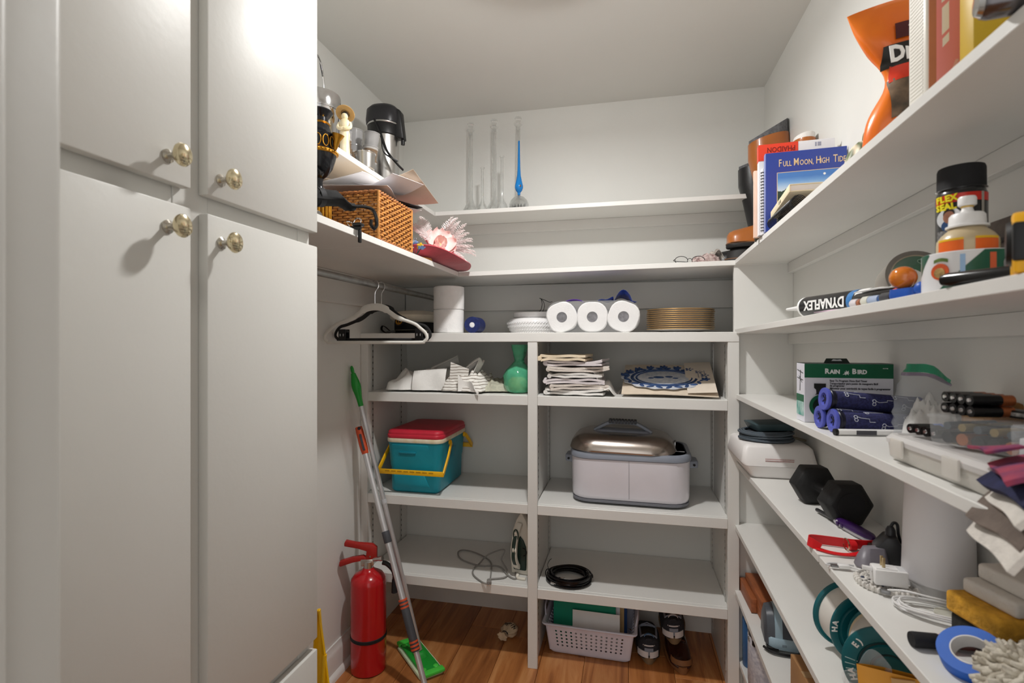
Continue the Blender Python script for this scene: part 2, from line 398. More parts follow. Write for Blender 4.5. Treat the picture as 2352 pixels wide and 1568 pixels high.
# right run: six boards from the end panel to the doorway
PY = 2.03
RS = {1: (.284, .308), 2: (.028, .0496), 3: (-.2093, -.193), 4: (-.4535, -.446), 5: (-.683, -.706), 6: (-.921, -.945)}
XF = lambda Y: .388 + (PY - Y) * (-.0105)
def zR(i, Y):
    a, b_ = RS[i]; return EYE + a + (b_ - a) * (PY - Y) / 1.43 + .0165
desc = {1: 'top shelf on the right wall holding the books and bags', 2: 'second shelf on the right wall holding the spray can and tapes', 3: 'third shelf on the right wall holding the green and white box',
        4: 'fourth shelf on the right wall holding the dumbbell and chargers', 5: 'fifth shelf on the right wall holding the teal spools', 6: 'lowest visible shelf on the right wall holding the air pump'}
def rboard(i, ya, yb, dz=0, dx=0):
    za, zb = zR(i, yb) - .0165 + dz, zR(i, ya) - .0165 + dz
    p = []
    for z_ in (0, .0165):
        p += [(XF(ya) + dx, ya, zb + z_), (XR, ya, zb + z_), (XR, yb, za + z_), (XF(yb) + dx, yb, za + z_)]
    return p
for i in range(1, 7):
    base = (.5, 1.2, zR(i, 1.2))
    rs = thing('wall_shelf', desc[i], 'shelf', base)
    Mx = T(*[-q for q in base])
    if i == 4:
        MB().at(Mx).hexa(rboard(4, 1.155, PY - .0005)).build('board', SHELFP, rs, bevel=.001, seg=1)
        MB().at(Mx).hexa(rboard(4, .34, 1.153, -.003, .002)).build('board', SHELFP, rs, bevel=.001, seg=1)
    else:
        MB().at(Mx).hexa(rboard(i, .34, PY - .0005)).build('board', SHELFP, rs, bevel=.001, seg=1)
    if i <= 2:
        c = MB().at(Mx); za, zb = zR(i, PY) - .0168, zR(i, .34) - .0168
        c.hexa([(XR - .018, .34, zb - .036), (XR, .34, zb - .036), (XR, PY - .001, za - .036), (XR - .018, PY - .001, za - .036), (XR - .018, .34, zb), (XR, .34, zb), (XR, PY - .001, za), (XR - .018, PY - .001, za)])
        c.build('cleat', PAINT, rs, bevel=.001, seg=1)
    if i in (5, 6):
        MB().at(Mx).hexa([(a - .0035, b_, c_) if k in (0, 3, 4, 7) else (XF(b_) + .0005, b_, c_) for k, (a, b_, c_) in enumerate(rboard(i, .345, PY - .002))]).build('edge_band', PAINT, rs, bevel=.0005, seg=1)
# the end panel that carries them
t = thing('shelf_panel', 'upright white end panel between the right shelves and the bookcase', 'panel', (.49, PY + .01, 0))
MB().at(T(-.49, -PY - .01, 0)).box(.386, XR, PY, PY + .019, 0, 1.5778).build('board', PAINT, t, bevel=.001, seg=1)

# ------------------------------------------------------------------ bookcase under the countertop
YBF = 2.0
bk = thing('bookcase', 'white built-in bookcase of two bays with slotted shelf standards', 'bookcase', (-.35, 2.2, 0))
B = lambda: MB().at(T(.35, -2.2, 0))
PX = [(-1.111, -1.080), (-.3846, -.346), (.3596, .3985)]
for a, b_ in PX: B().box(a, b_, YBF, YBF + .019, 0, 1.2935).build('post', PAINT, bk, bevel=.0012, seg=1)
for a, b_ in ((-1.1105, -1.092), (-.3745, -.356), (.3645, .3825)): B().box(a, b_, YBF + .0192, YB - .001, 0 if a > -1 else .123, 1.2935).build('partition', PAINT, bk, bevel=.0008, seg=1)
for (xa, xb) in ((-1.0795, -.3850), (-.3455, .3592)):
    for zt in (1.080, .648, .317):
        s_ = B(); s_.box(xa, xb, YBF + .001, YBF + .021, zt - .0385, zt); s_.box(xa - .0075, min(xb + .008, .364), YBF + .0212, YB - .004, zt - .0195, zt)
        s_.build('shelf', SHELFP, bk, bevel=.0015, seg=1)
STD = P('shelf_standard_metal', '#c9c8c4', .35, .6, var=.03); SLOT = P('slot_dark', '#26241f', .9)
for x, sg in ((-1.092, 1), (-.3745, -1), (-.356, 1), (.3645, -1)):
    for y in (2.055, 2.345):
        lo = .06
        st = B(); st.box(min(x, x + sg * .004), max(x, x + sg * .004), y, y + .016, lo, 1.285); so = st.build('shelf_standard', STD, bk, bevel=.0006, seg=1)
        sl = B(); z = lo + .02
        while z < 1.28:
            sl.box(min(x + sg * .0038, x + sg * .0044), max(x + sg * .0038, x + sg * .0044), y + .006, y + .010, z, z + .009); z += .0254
        sl.build('slot', SLOT, so, stuff=True)
CT = 1.330
ct = thing('countertop', 'thick white painted countertop across the top of the bookcase', 'countertop', (-.35, 2.2, 1.2936))
c = MB().at(T(.35, -2.2, -1.2936)); c.box(XL, .3985, YBF - .002, YBF + .019, 1.2936, CT); c.box(XL, .3985, YBF + .0192, YB - .0005, 1.3106, CT); c.build('board', SHELFP, ct, bevel=.0015, seg=1)

# ------------------------------------------------------------------ closet rod
t = thing('closet_rod', 'galvanised metal closet rod under the left middle shelf', 'rod', (-.9, 1.7, 1.502))
MB().cyl(.0118, Y1 - 1.7 + .001, YB - 1.7 - .001, 20, RX(-90)).build('pipe', GALV, t)
for y in (Y1 - 1.7 + .002, YB - 1.7 - .006): MB().lathe([(.026, 0), (.026, .004), (.015, .004)], 20, T(0, y, 0) @ RX(-90)).build('flange', STEEL, t)
# ================================================================== LEFT TOP SHELF (board top 1.885)
ZT = 1.885
# chrome ice bucket with bail handle
q = onX(735, 300, -.985); t = thing('ice_bucket', 'chrome bucket with tall wire bail handle on the left top shelf', 'bucket', (-.985, 1.50, ZT + .0005), (0, 0, 20))
MB().lathe([(.001, 0), (.050, 0), (.056, .006), (.060, .10), (.066, .165), (.0675, .168), (.0675, .172), (.062, .172), (.055, .03), (.001, .02)], 36).build('body', CHROME, t)
MB().lathe([(.0685, .160), (.070, .166), (.070, .205), (.068, .212), (.0665, .212), (.0675, .206), (.0675, .160)], 36).build('rim_band', CHROME, t)
for s_ in (-1, 1): MB().lathe([(.001, 0), (.008, 0), (.008, .004), (.004, .007), (.001, .007)], 14, T(0, s_ * .069, .186) @ RX(-90 * s_)).build('handle_pivot', CHROME, t)
MB().tube(smooth_path([(0, .0745, .186), (0, .074, .25), (0, .058, .305), (0, .025, .332), (0, 0, .336), (0, -.025, .332), (0, -.058, .305), (0, -.074, .25), (0, -.0745, .186)], 6), .0042, 10).build('bail_handle', CHROME, t)

# figurine with straw hat
IV = P('carved_ivory', '#e2cfa0', .4, var=.12, scale=40, bump=.3, bscale=60, col2='#f3e8cd'); STRAW = P('straw', '#c9a063', .7, var=.1, scale=60)
p = onX(792, 330, -.885); t = thing('figurine', 'cream carved figurine wearing a flat tan straw hat', 'figurine', (p.x, p.y, ZT + .0005), (0, 0, 12))
MB().loft([ell(.017, .015, 0, 16), ell(.016, .014, .02, 16), ell(.0145, .0125, .05, 16), ell(.0165, .0135, .075, 16), ell(.0135, .012, .088, 16), ell(.017, .0135, .098, 16), ell(.0185, .0125, .110, 16), ell(.013, .011, .120, 16), ell(.008, .008, .124, 16)]).build('robe', IV, t, smooth=60)
for s_ in (-1, 1): MB().tube(smooth_path([(s_ * .016, 0, .112), (s_ * .020, -.006, .096), (s_ * .010, -.014, .088), (0, -.015, .09)]), [.0055] * 18 + [.005], 8).build('arm', IV, t)
MB().ball(.0105, .0105, .0125, 14, 10, T(0, -.001, .132)).build('head', IV, t)
MB().ball(.0112, .0108, .011, 14, 10, T(0, .0015, .138)).build('hair', BLACK, t)
MB().lathe([(.001, .004), (.012, .004), (.014, 0), (.029, -.001), (.030, 0), (.015, .003), (.013, .012), (.001, .0135)], 28, T(0, .004, .143) @ RX(-38)).build('hat', STRAW, t)

# stacked clear tumblers with smoky bands
TUMB = bands('tumbler_smoke', [(0, '#8b8a88'), (.31, '#b0aeac'), (.34, '#8a735c'), (.62, '#c4c2c0'), (.66, '#a9a8a8')], 2, 6.2, .12, noise_amt=.03)
TUMB.node_tree.nodes['Principled BSDF'].inputs['Alpha'].default_value = .62
def tumbler_stack(label, p, tilt, h, r, n):
    t = thing('tumbler_stack', label, 'tumblers', p, tilt, 'stacked tumblers on the left top shelf')
    z = 0
    for i in range(n):
        hh = h / n * 1.18; rb, rt = r * .82, r
        MB().lathe([(.001, z + .002), (rb, z), (rt, z + hh - .004), (rt + .0012, z + hh - .003), (rt + .0012, z + hh), (rt - .0015, z + hh), (rb - .002, z + .005), (.001, z + .005)], 24).build('tumbler', TUMB, t)
        z += h / n
    return t
p = onX(812, 300, -.985); tumbler_stack('tall stack of smoky clear tumblers behind the figurine', (p.x, p.y, ZT + .001), (0, 0, 0), .175, .034, 3)
p = onX(836, 330, -.915); tumbler_stack('leaning stack of clear tumblers beside the airpot', (p.x + .0, p.y + .03, ZT + .004), (0, 6, 0), .150, .0265, 3)
p = onX(783, 330, -.95); tumbler_stack('short stack of smoky tumblers half hidden behind the figurine', (p.x, p.y + .02, ZT + .001), (0, 0, 0), .118, .027, 2)
# metal cup
p = onX(839, 372, -.878); t = thing('metal_cup', 'short brushed metal cup at the edge of the left top shelf', 'cup', (p.x, p.y, ZT + .0005))
MB().lathe([(.001, .002), (.027, 0), (.0305, .002), (.0335, .052), (.035, .053), (.035, .056), (.032, .056), (.029, .006), (.001, .006)], 28).build('cup', STEEL, t)
MB().lathe([(.0347, .0515), (.0362, .0525), (.0362, .0555), (.0347, .0562)], 28).build('rim', CHROME, t)
# dark bottle
p = onX(852, 335, -.955); t = thing('bottle', 'small dark brown glass bottle between tumblers and airpot', 'bottle', (p.x, p.y, ZT + .0005))
MB().lathe([(.001, 0), (.019, 0), (.020, .004), (.020, .07), (.017, .085), (.009, .100), (.0085, .118), (.001, .118)], 20).build('body', P('brown_glass', '#22140c', .1, var=.1), t)
MB().lathe([(.0095, .112), (.0102, .113), (.0102, .130), (.009, .133), (.001, .133)], 18).build('cap', BLACK, t)
# airpot
AX, AY = -.965, 1.925
t = thing('airpot', 'stainless steel pump airpot with black lid on the left top shelf', 'airpot', (AX, AY, ZT + .0005), (0, 0, 4))
MB().lathe([(.001, 0), (.058, 0), (.060, .004), (.060, .235), (.001, .235)], 40).build('body', STEEL, t)
MB().lathe([(.0605, .234), (.0645, .238), (.066, .278), (.0625, .284), (.001, .284)], 40).build('collar', BLACK, t)
MB().lathe([(.0665, .2785), (.068, .280), (.068, .284), (.0655, .2855), (.06, .285)], 40).build('band', STEEL, t)
rg = [rrect(.134, .124, .05, .285, 6), rrect(.138, .128, .052, .30, 6), rrect(.132, .120, .05, .342, 6), rrect(.108, .10, .045, .356, 6), rrect(.08, .07, .03, .359, 6)]
MB().loft(rg).build('lid', P('airpot_black', '#26262a', .35, var=.08), t, smooth=50)
MB().hexa([(.052, -.028, .232), (.090, -.020, .222), (.090, .020, .222), (.052, .028, .232), (.050, -.030, .352), (.076, -.022, .338), (.076, .022, .338), (.050, .030, .352)]).build('spout', BLACK, t, bevel=.006, seg=2)
MB().cyl(.008, .205, .225, 12, T(.080, 0, 0)).build('spout_tip', BLACK, t)
MB().tube(smooth_path([(-.012, -.069, .286), (.012, -.074, .235), (.044, -.078, .155), (.082, -.072, .105), (.101, -.052, .085)], 6), .006, 6, flat=(.013, .005)).build('carry_handle', BLACK, t)
MB().tube(smooth_path([(.022, -.0775, .205), (.034, -.090, .150), (.060, -.096, .125), (.090, -.082, .110)], 6), .004, 6, flat=(.008, .004)).build('handle_strap', BLACK, t)
MB().box(-.072, -.066, -.01, .01, .31, .325).build('lid_button', P('maroon_plastic', '#7a1830', .4), t, bevel=.002)

# ================================================================== LEFT MIDDLE SHELF (board top 1.5855)
ZM = 1.5855
# black and gold urn
PLQ = P('black_lacquer', '#17181b', .14, var=.1, bump=.02)
ux, uy = -.834, 1.274
t = thing('urn', 'black and gold classical urn on a fluted gilt foot', 'urn', (ux, uy, ZM + .0005)); t.scale = (1.07, 1.07, 1.07)
z0 = .112
MB().lathe([(.001, .02), (.034, .02), (.034, .026), (.026, .030), (.025, .105), (.031, .109), (.031, .114), (.001, .114)], 30).build('foot_core', GOLD, t)
MB().lathe([(.001, 0), (.038, 0), (.038, .012), (.034, .02), (.001, .02)], 30).build('base', PLQ, t)
fl = MB()
for k in range(18):
    a = 2 * PI * k / 18; fl.cyl(.0042, .031, .104, 8, T(.027 * math.cos(a), .027 * math.sin(a), 0))
fl.build('flute', GOLD, t, stuff=True)
MB().lathe([(.001, .1145), (.016, .1145), (.010, .124), (.008, .140), (.010, .150), (.020, .158), (.033, .178), (.040, .200), (.0425, .2105), (.001, .2105)], 32).build('bowl', PLQ, t)
MB().lathe([(.043, .2106), (.0455, .213), (.0455, .219), (.042, .222), (.001, .222)], 32).build('gilt_ring', GOLD, t)
bd = MB()
for k in range(30): a = 2 * PI * k / 30; bd.ball(.0028, seg=8, rings=6, M=T(.0452 * math.cos(a), .0452 * math.sin(a), .2165))
bd.build('bead', GOLD, t, stuff=True)
MB().lathe([(.0405, .2225), (.0400, .258), (.001, .258)], 32).build('band', PLQ, t)
lk = MB()
for k in range(13):
    a = 2 * PI * k / 13; lk.tube([(.0075 * math.cos(b), 0, .0145 * math.sin(b)) for b in [2 * PI * j / 14 for j in range(14)]], .0016, 6, True, M=RZ(math.degrees(a)) @ T(0, -.0405, .240))
lk.build('gilt_loop', GOLD, t, stuff=True)
MB().lathe([(.0402, .2583), (.041, .262), (.033, .270), (.027, .282), (.0255, .288), (.001, .288)], 32).build('shoulder', PLQ, t)
MB().lathe([(.0258, .2885), (.0275, .291), (.0258, .294), (.001, .294)], 32).build('neck_ring', GOLD, t)
MB().lathe([(.0225, .2945), (.022, .306), (.030, .316), (.034, .322), (.033, .325), (.028, .325), (.02, .31), (.001, .305)], 32).build('neck', PLQ, t)
for a in (35, 215):
    MB().lathe([(.001, -.012), (.004, -.012), (.007, .0), (.0085, .012), (.0145, .024), (.0155, .027), (.010, .0262), (.001, .022)], 16, RZ(a - 40) @ T(.051, 0, .232) @ RY(14)).build('handle', GOLD, t)

# wicker basket
WK = P('wicker_strand', '#c98a45', .55, var=.25, scale=60, bump=.25, bscale=300)
WKR = P('wicker_rim', '#a86a36', .55, var=.25, scale=60, bump=.3, bscale=300)
bx0, bx1, by0, by1, bh = -.93, -.690, 1.345, 1.585, .142
t = thing('wicker_basket', 'rectangular woven wicker basket heaped with papers on the left middle shelf', 'basket', ((bx0 + bx1) / 2, (by0 + by1) / 2, ZM + .0008))
hw, hd = (bx1 - bx0) / 2 - .006, (by1 - by0) / 2 - .006
def per(s_):
    """point and outward normal along the basket outline, s_ in metres"""
    L = [(-hw, -hd, 1, 0, 0, -1, 2 * hw), (hw, -hd, 0, 1, 1, 0, 2 * hd), (hw, hd, -1, 0, 0, 1, 2 * hw), (-hw, hd, 0, -1, -1, 0, 2 * hd)]
    s_ %= 4 * (hw + hd)
    for x, y, dx, dy, nx, ny, ln in L:
        if s_ <= ln: return x + dx * s_, y + dy * s_, nx, ny
        s_ -= ln
PERM = 4 * (hw + hd); NST = 2 * int(PERM / .0165 / 2) + 1; stp = PERM / NST
sk = MB()
for k in range(NST):
    x, y, nx, ny = per(k * stp); sk.tube([(x, y, .002), (x, y, bh - .004)], .0019, 5)
sk.build('stake', P('wicker_dark', '#7a4a22', .6, var=.2), t, stuff=True)
wv = MB(); rows_ = 17; rh = (bh - .014) / rows_
for j in range(rows_):
    pts = []; n = NST * 2
    for k in range(n):
        x, y, nx, ny = per(k * stp / 2)
        ph = math.cos(PI * k / 2 + (PI if j % 2 else 0) + PI * .0) if k % 2 == 0 else 0
        pts.append((x + nx * .0031 * ph, y + ny * .0031 * ph, .006 + rh * (j + .5) + jit(.0004)))
    wv.tube(pts, rh * .46, 6, True)
wv.build('weave', WK, t, stuff=True)
rm = MB()
for z_, r_ in ((bh - .003, .0048), (.004, .0042)):
    for off in (0, PI):
        pts = []
        for k in range(NST * 3):
            x, y, nx, ny = per(k * PERM / (NST * 3)); a = 2 * PI * k / 6 + off
            pts.append((x + nx * .003 * math.cos(a), y + ny * .003 * math.cos(a), z_ + .003 * math.sin(a)))
        rm.tube(pts, r_ * .75, 6, True)
rm.build('rope_rim', WKR, t, stuff=True)
MB().box(-hw, hw, -hd, hd, .0, .003).build('bottom', WK, t)
for sx, sy in ((1, -1), (1, 1), (-1, -1), (-1, 1)): MB().tube([(sx * (hw + .002), sy * (hd + .002), .003), (sx * (hw + .002), sy * (hd + .002), bh)], .004, 8).build('corner_post', WK, t)
# papers and envelopes on the basket
KR = P('kraft_sheet', '#d6c3ad', .75, var=.03); EN = P('envelope_paper', '#e6e3e6', .75, var=.02)
zt = ZM + bh + .004
def sheet_thing(name, label, cat, loc, rz, w, d, fn, m, grp=None, th=.0008, part='sheet'):
    t = thing(name, label, cat, loc, (0, 0, rz), grp)
    MB().sheet(lambda u, v: ((u - .5) * w, (v - .5) * d, fn(u, v)), 18, 14, thick=th).build(part, m, t, smooth=80); return t
sheet_thing('envelope', 'white envelope lying flat on top of the wicker basket', 'envelope', (-.80, 1.445, zt + .012), 14, .20, .19, lambda u, v: .006 + .014 * (1 - u) * v + .004 * math.sin(6 * v), EN)
sheet_thing('envelope', 'second white envelope folded open over the basket rim', 'envelope', (-.73, 1.49, zt + .024), -12, .15, .16, lambda u, v: .012 + .028 * (abs(u - .45) * 1.6) ** 1.5 + .01 * v, EN)
sheet_thing('paper_sheet', 'large curling cream paper sheet topmost on the wicker basket', 'paper', (-.835, 1.60, zt + .057), 6, .36, .30, lambda u, v: .030 * (u - .45) ** 2 * 4 * (1.3 - v) + .012 * math.sin(3 * u + 1.5) + .012 * v, KR)
sheet_thing('paper_sheet', 'thin white paper sheet between the envelopes', 'paper', (-.86, 1.48, zt + .036), -8, .24, .20, lambda u, v: .008 + .016 * u * u + .003 * math.sin(9 * v), PAPER)
sheet_thing('folder', 'black folder corner sticking out over the basket edge', 'folder', (-.755, 1.60, zt + .0085), -24, .13, .11, lambda u, v: .004 + .004 * u, BLKM, th=.002)
sheet_thing('paper_sheet', 'small grey paper slip poking over the basket end', 'paper', (-.735, 1.63, zt + .002), -30, .09, .06, lambda u, v: .003 + .004 * u, PAPER)

# folding umbrella with hooked handle
UMB = P('umbrella_cloth', '#060607', .9, var=.2, bump=.4, bscale=60)
t = thing('umbrella', 'black folded umbrella with hooked handle in front of the wicker basket', 'umbrella', (-.737, 1.205, ZM + .082), (0, -13, 66))
rg = []
for k, (x, r_) in enumerate(((-.27, .010), (-.20, .016), (-.12, .0195), (-.05, .020), (.0, .018), (.03, .012), (.05, .008))):
    rg.append([(x, (r_ + .003 * math.sin(5 * a + k)) * math.cos(a) * 1.2, (r_ + .003 * math.sin(4 * a + 2 * k)) * math.sin(a) - .02 * (x > .02) + x * -.06) for a in [2 * PI * i / 18 for i in range(18)]])
MB().loft(rg).build('canopy', UMB, t, smooth=50)
MB().tube([(-.06, 0, .004 - .0), (-.045, 0, .003)], .0245, 16).build('tie_band', BLKM, t)
MB().tube(smooth_path([(.045, 0, -.022), (.075, 0, -.022), (.105, -.002, -.030), (.113, -.004, -.050), (.108, -.006, -.075), (.096, -.007, -.083), (.089, -.007, -.073), (.092, -.007, -.060)], 6), .0048, 10).build('hook_handle', BLKG, t)
# silver torch and clips under it
t = thing('flashlight', 'small silver flashlight lying beneath the black umbrella', 'flashlight', (-.825, 1.175, ZM + .0235), (0, 0, 0)); t.scale = (.7, .7, .7)
MB().lathe([(.001, -.10), (.020, -.10), (.021, -.095), (.021, .03), (.031, .05), (.032, .075), (.030, .078), (.001, .074)], 28, RY(90)).build('body', STEEL, t)
MB().lathe([(.001, .0745), (.027, .0785), (.001, .0795)], 24, RY(90)).build('lens', GLASS, t)
t = thing('binder_clip', 'silver wire binder clip by the flashlight', 'clip', (-.722, 1.262, ZM + .001), (0, 0, -28))
MB().prism([(-.02, 0), (.02, 0), (.0, .018)], -.014, .014, RX(90)).build('body', BLACK, t, bevel=.001)
for s_ in (-1, 1): MB().tube(smooth_path([(s_ * .003, -.008, .017), (s_ * .022, -.009, .034), (s_ * .026, 0, .037), (s_ * .022, .009, .034), (s_ * .003, .008, .017)], 4), .0013, 6).build('wire_handle', CHROME, t)
t = thing('bag_clip', 'black plastic clamp hanging over the left middle shelf edge', 'clamp', (-.686, 1.215, ZM), (0, 0, 0))
MB().box(-.03, .012, -.005, .005, .0005, .009).build('upper_jaw', BLACK, t, bevel=.002)
MB().box(.0045, .012, -.0048, .0048, -.034, .0).build('front_plate', BLACK, t, bevel=.002)
MB().box(-.008, .016, -.011, .011, .0092, .017).build('grip', BLACK, t, bevel=.002)

# red hat with pink flower and feathers
FELT = P('red_felt', '#bf3346', .85, var=.08, scale=30, bump=.2, bscale=200, sheen=.4)
PET = P('pink_petal', '#f8e2de', .7, var=.05, scale=20, bump=.1, col2='#f0bdb8'); FEA = P('pink_feather', '#f8ecea', .85, var=.05, scale=40)
hx, hy = -.772, 1.90
t = thing('feathered_hat', 'red felt hat trimmed with a pink flower and feathers in the shelf corner', 'hat', (hx, hy, ZM + .001))
def brim(u, v):
    a = 2 * PI * u; r_ = .075 + .115 * v; x = r_ * .78 * math.cos(a); y = r_ * 1.22 * math.sin(a)
    return (x + .02 * v, y, .004 + .012 * v * v + .032 * v * v * max(0, -math.sin(a)) - .006 * v * v * max(0, math.sin(a)) + .003 * v * math.sin(5 * a))
MB().sheet(brim, 48, 6, thick=.003).build('brim', FELT, t, smooth=80)
MB().lathe([(.078, .004), (.074, .03), (.062, .046), (.03, .055), (.001, .056)], 28, S(.86, 1.2, 1)).build('crown', FELT, t, smooth=60)
def petal(L, W, cup):
    return lambda u, v: ((u - .5) * W * max(.02, math.sin(PI * min(1, .10 + v * .86))) ** .55 * 1.05, L * v, cup * v * v + .25 * W * (2 * u - 1) ** 2 * v)
fc = T(.062, -.030, .072) @ RZ(38) @ RX(62)
for k in range(8):
    MB().sheet(petal(.070, .062, .016), 8, 8, fc @ RZ(k * 45 + jit(9)) @ RX(14 + jit(8)), .0008).build('petal', PET, t, smooth=80)
for k in range(5):
    MB().sheet(petal(.046, .042, .016), 8, 8, fc @ RZ(k * 72 + 20) @ RX(40), .0008).build('petal', PET, t, smooth=80)
MB().ball(.008, seg=10, rings=8, M=fc @ T(0, 0, .014)).build('flower_centre', P('stamen', '#e0c08a', .7), t)
def feather(p0, d, L, W, bend, n=70):
    mb = MB(); p0 = Vector(p0); d = Vector(d).normalized(); sd = d.cross(Vector((0, -.6, 1))).normalized(); up = sd.cross(d)
    sp = [p0 + d * (L * k / 20) + up * (bend * (k / 20) ** 2) for k in range(21)]
    mb.tube(sp, .0007, 4)
    for k in range(n):
        f_ = .12 + .88 * k / n; c_ = sp[min(20, int(f_ * 20))]; w_ = W * math.sin(PI * (.12 + .84 * f_)) * (1 + jit(.2))
        for s_ in (-1, 1):
            e = c_ + sd * (s_ * w_) + d * (w_ * .8) + up * jit(.006) - Vector((0, 0, .3 * w_))
            mb.tube([c_, c_ * .45 + e * .55 + up * .003, e], [.0013, .0012, .0005], 4)
    return mb
fm = MB()
for i in range(16):
    a = R(-8 + 8.5 * i); f_ = feather((.045 + jit(.012), .05 + jit(.02), .075), (.45 * math.cos(a) + .35, .75 * math.cos(a) + jit(.15), math.sin(a) * .9 + .15), .135 + jit(.02), .024, -.06 + jit(.01))
    o_ = len(fm.v); fm.v += f_.v; fm.f += [tuple(o_ + i_ for i_ in q_) for q_ in f_.f]
fm.build('feather', FEA, t, stuff=True)
for (a, L) in ((150, .11), (120, .10)):
    feather((.05, -.09, .08), (.3 * math.cos(R(a)), -.3, math.sin(R(a))), L, .024, -.035).build('feather', FEA, t)
# little blue flowers and bits beside the basket
t = thing('artificial_flowers', 'small bunch of blue and yellow artificial flowers beside the basket', 'flowers', (-.712, 1.655, ZM + .001))
stm = MB()
for k in range(7):
    a = R(40 * k); stm.tube([(0, 0, .004), (.012 * math.cos(a), .014 * math.sin(a), .02), (.02 * math.cos(a), .022 * math.sin(a), .028 + .01 * (k % 3))], .0012, 5)
stm.build('stem', P('dark_green_stem', '#2c3a30', .7), t, stuff=True)
for k in range(6):
    a = R(55 * k + 10); c_ = T(.021 * math.cos(a), .023 * math.sin(a), .030 + .010 * (k % 3)) @ RX(jit(50)) @ RY(jit(40))
    f_ = MB()
    for j in range(5): f_.sheet(petal(.013, .010, .002), 4, 4, c_ @ RZ(72 * j), .0006)
    f_.build('blossom', P('yellow_petal', '#e9b92c', .7) if k == 1 else P('blue_petal', '#7f9fd8', .7) if k % 2 == 0 else P('grey_petal', '#b9bdc4', .7), t)
t = thing('wooden_clip', 'small tan wooden piece under the red hat brim', 'trinket', (-.712, 1.745, ZM + .0008), (0, 0, 62))
MB().loft([rrect(.055, .016, .007, 0), rrect(.058, .018, .008, .004), rrect(.05, .012, .005, .012)]).build('block', P('tan_wood', '#d19a56', .5, aniso=(1, 8, 8)), t)

# ================================================================== TOP BACK SHELF: volumetric flasks
def flask(label, u, h_body, r_body, h_neck, r_neck, stop, Y=2.374):
    p = onY(u, 480, Y); t = thing('volumetric_flask', label, 'flask', (p.x, Y, ZT + .0006), group='glass flasks on the top back shelf')
    pr = [(.001, 0), (r_body * .92, 0), (r_body, .006), (r_body * .97, h_body * .28), (r_body * .72, h_body * .55), (r_body * .38, h_body * .82), (r_neck * 1.1, h_body), (r_neck, h_body + .012), (r_neck, h_body + h_neck - .008), (r_neck * 1.7, h_body + h_neck)]
    th = .0016; inner = [(max(r_ - th, .0008), max(z, th) if i < 3 else z) for i, (r_, z) in enumerate(pr)][::-1]
    inner[0] = (pr[-1][0] - .0012, pr[-1][1]); MB().lathe(pr + inner, 30, cap=False).build('vessel', GLASS, t, smooth=60)
    zt_ = h_body + h_neck
    if stop:
        MB().lathe([(.001, zt_ - .022), (r_neck * .62, zt_ - .022), (r_neck * .78, zt_ + .004), (r_neck * .7, zt_ + .008), (r_neck * 1.1, zt_ + .018), (r_neck * 1.5, zt_ + .030), (r_neck * 1.3, zt_ + .036), (.001, zt_ + .038)], 20).build('stopper', GLASS, t)
    return t
flask('tall glass volumetric flask leftmost on the top back shelf', 1081, .093, .045, .335, .0115, True)
flask('tall glass volumetric flask between the two small flasks', 1135, .093, .045, .34, .0115, True)
flask('tall glass volumetric flask behind the blue teardrop ornament', 1190, .093, .049, .34, .0115, True)
flask('shorter of the two small glass flasks without a stopper', 1108, .060, .026, .150, .0065, False, 2.28)
flask('taller of the two small glass flasks without a stopper', 1153, .066, .030, .190, .0068, False, 2.28)
p = onY(1192, 470, 2.245); t = thing('glass_ornament', 'blue glass teardrop standing on a clear dome with tiny figures inside', 'ornament', (p.x, 2.245, ZT + .0006))
MB().lathe([(.001, 0), (.044, 0), (.046, .004), (.044, .022), (.036, .040), (.022, .054), (.006, .060), (.001, .0605), (.001, .0585), (.005, .058), (.021, .052), (.034, .039), (.042, .022), (.044, .005), (.001, .003)], 32, cap=False).build('dome', GLASS, t, smooth=60)
BLG = P('blue_glass', '#1f8fe0', .05, trans=.35, var=.03, bump=0)
MB().lathe([(.001, .062), (.005, .063), (.0065, .068), (.006, .073), (.014, .083), (.0185, .095), (.0185, .104), (.013, .128), (.0085, .150), (.006, .19), (.0045, .26), (.004, .302), (.0025, .306), (.001, .307)], 28).build('teardrop', BLG, t)
MB().ball(.004, .003, .006, 8, 6, T(.009, -.015, .100)).build('charm', P('bronze_charm', '#6b5145', .4, .6), t)
for k in range(5):
    MB().lathe([(.001, 0), (.0055, 0), (.003, .008), (.0022, .010), (.003, .012), (.0024, .015), (.001, .016)], 8, T(-.026 + k * .013, -.012 - .006 * (k % 2), .0035)).build('tiny_figure', BLKM, t)
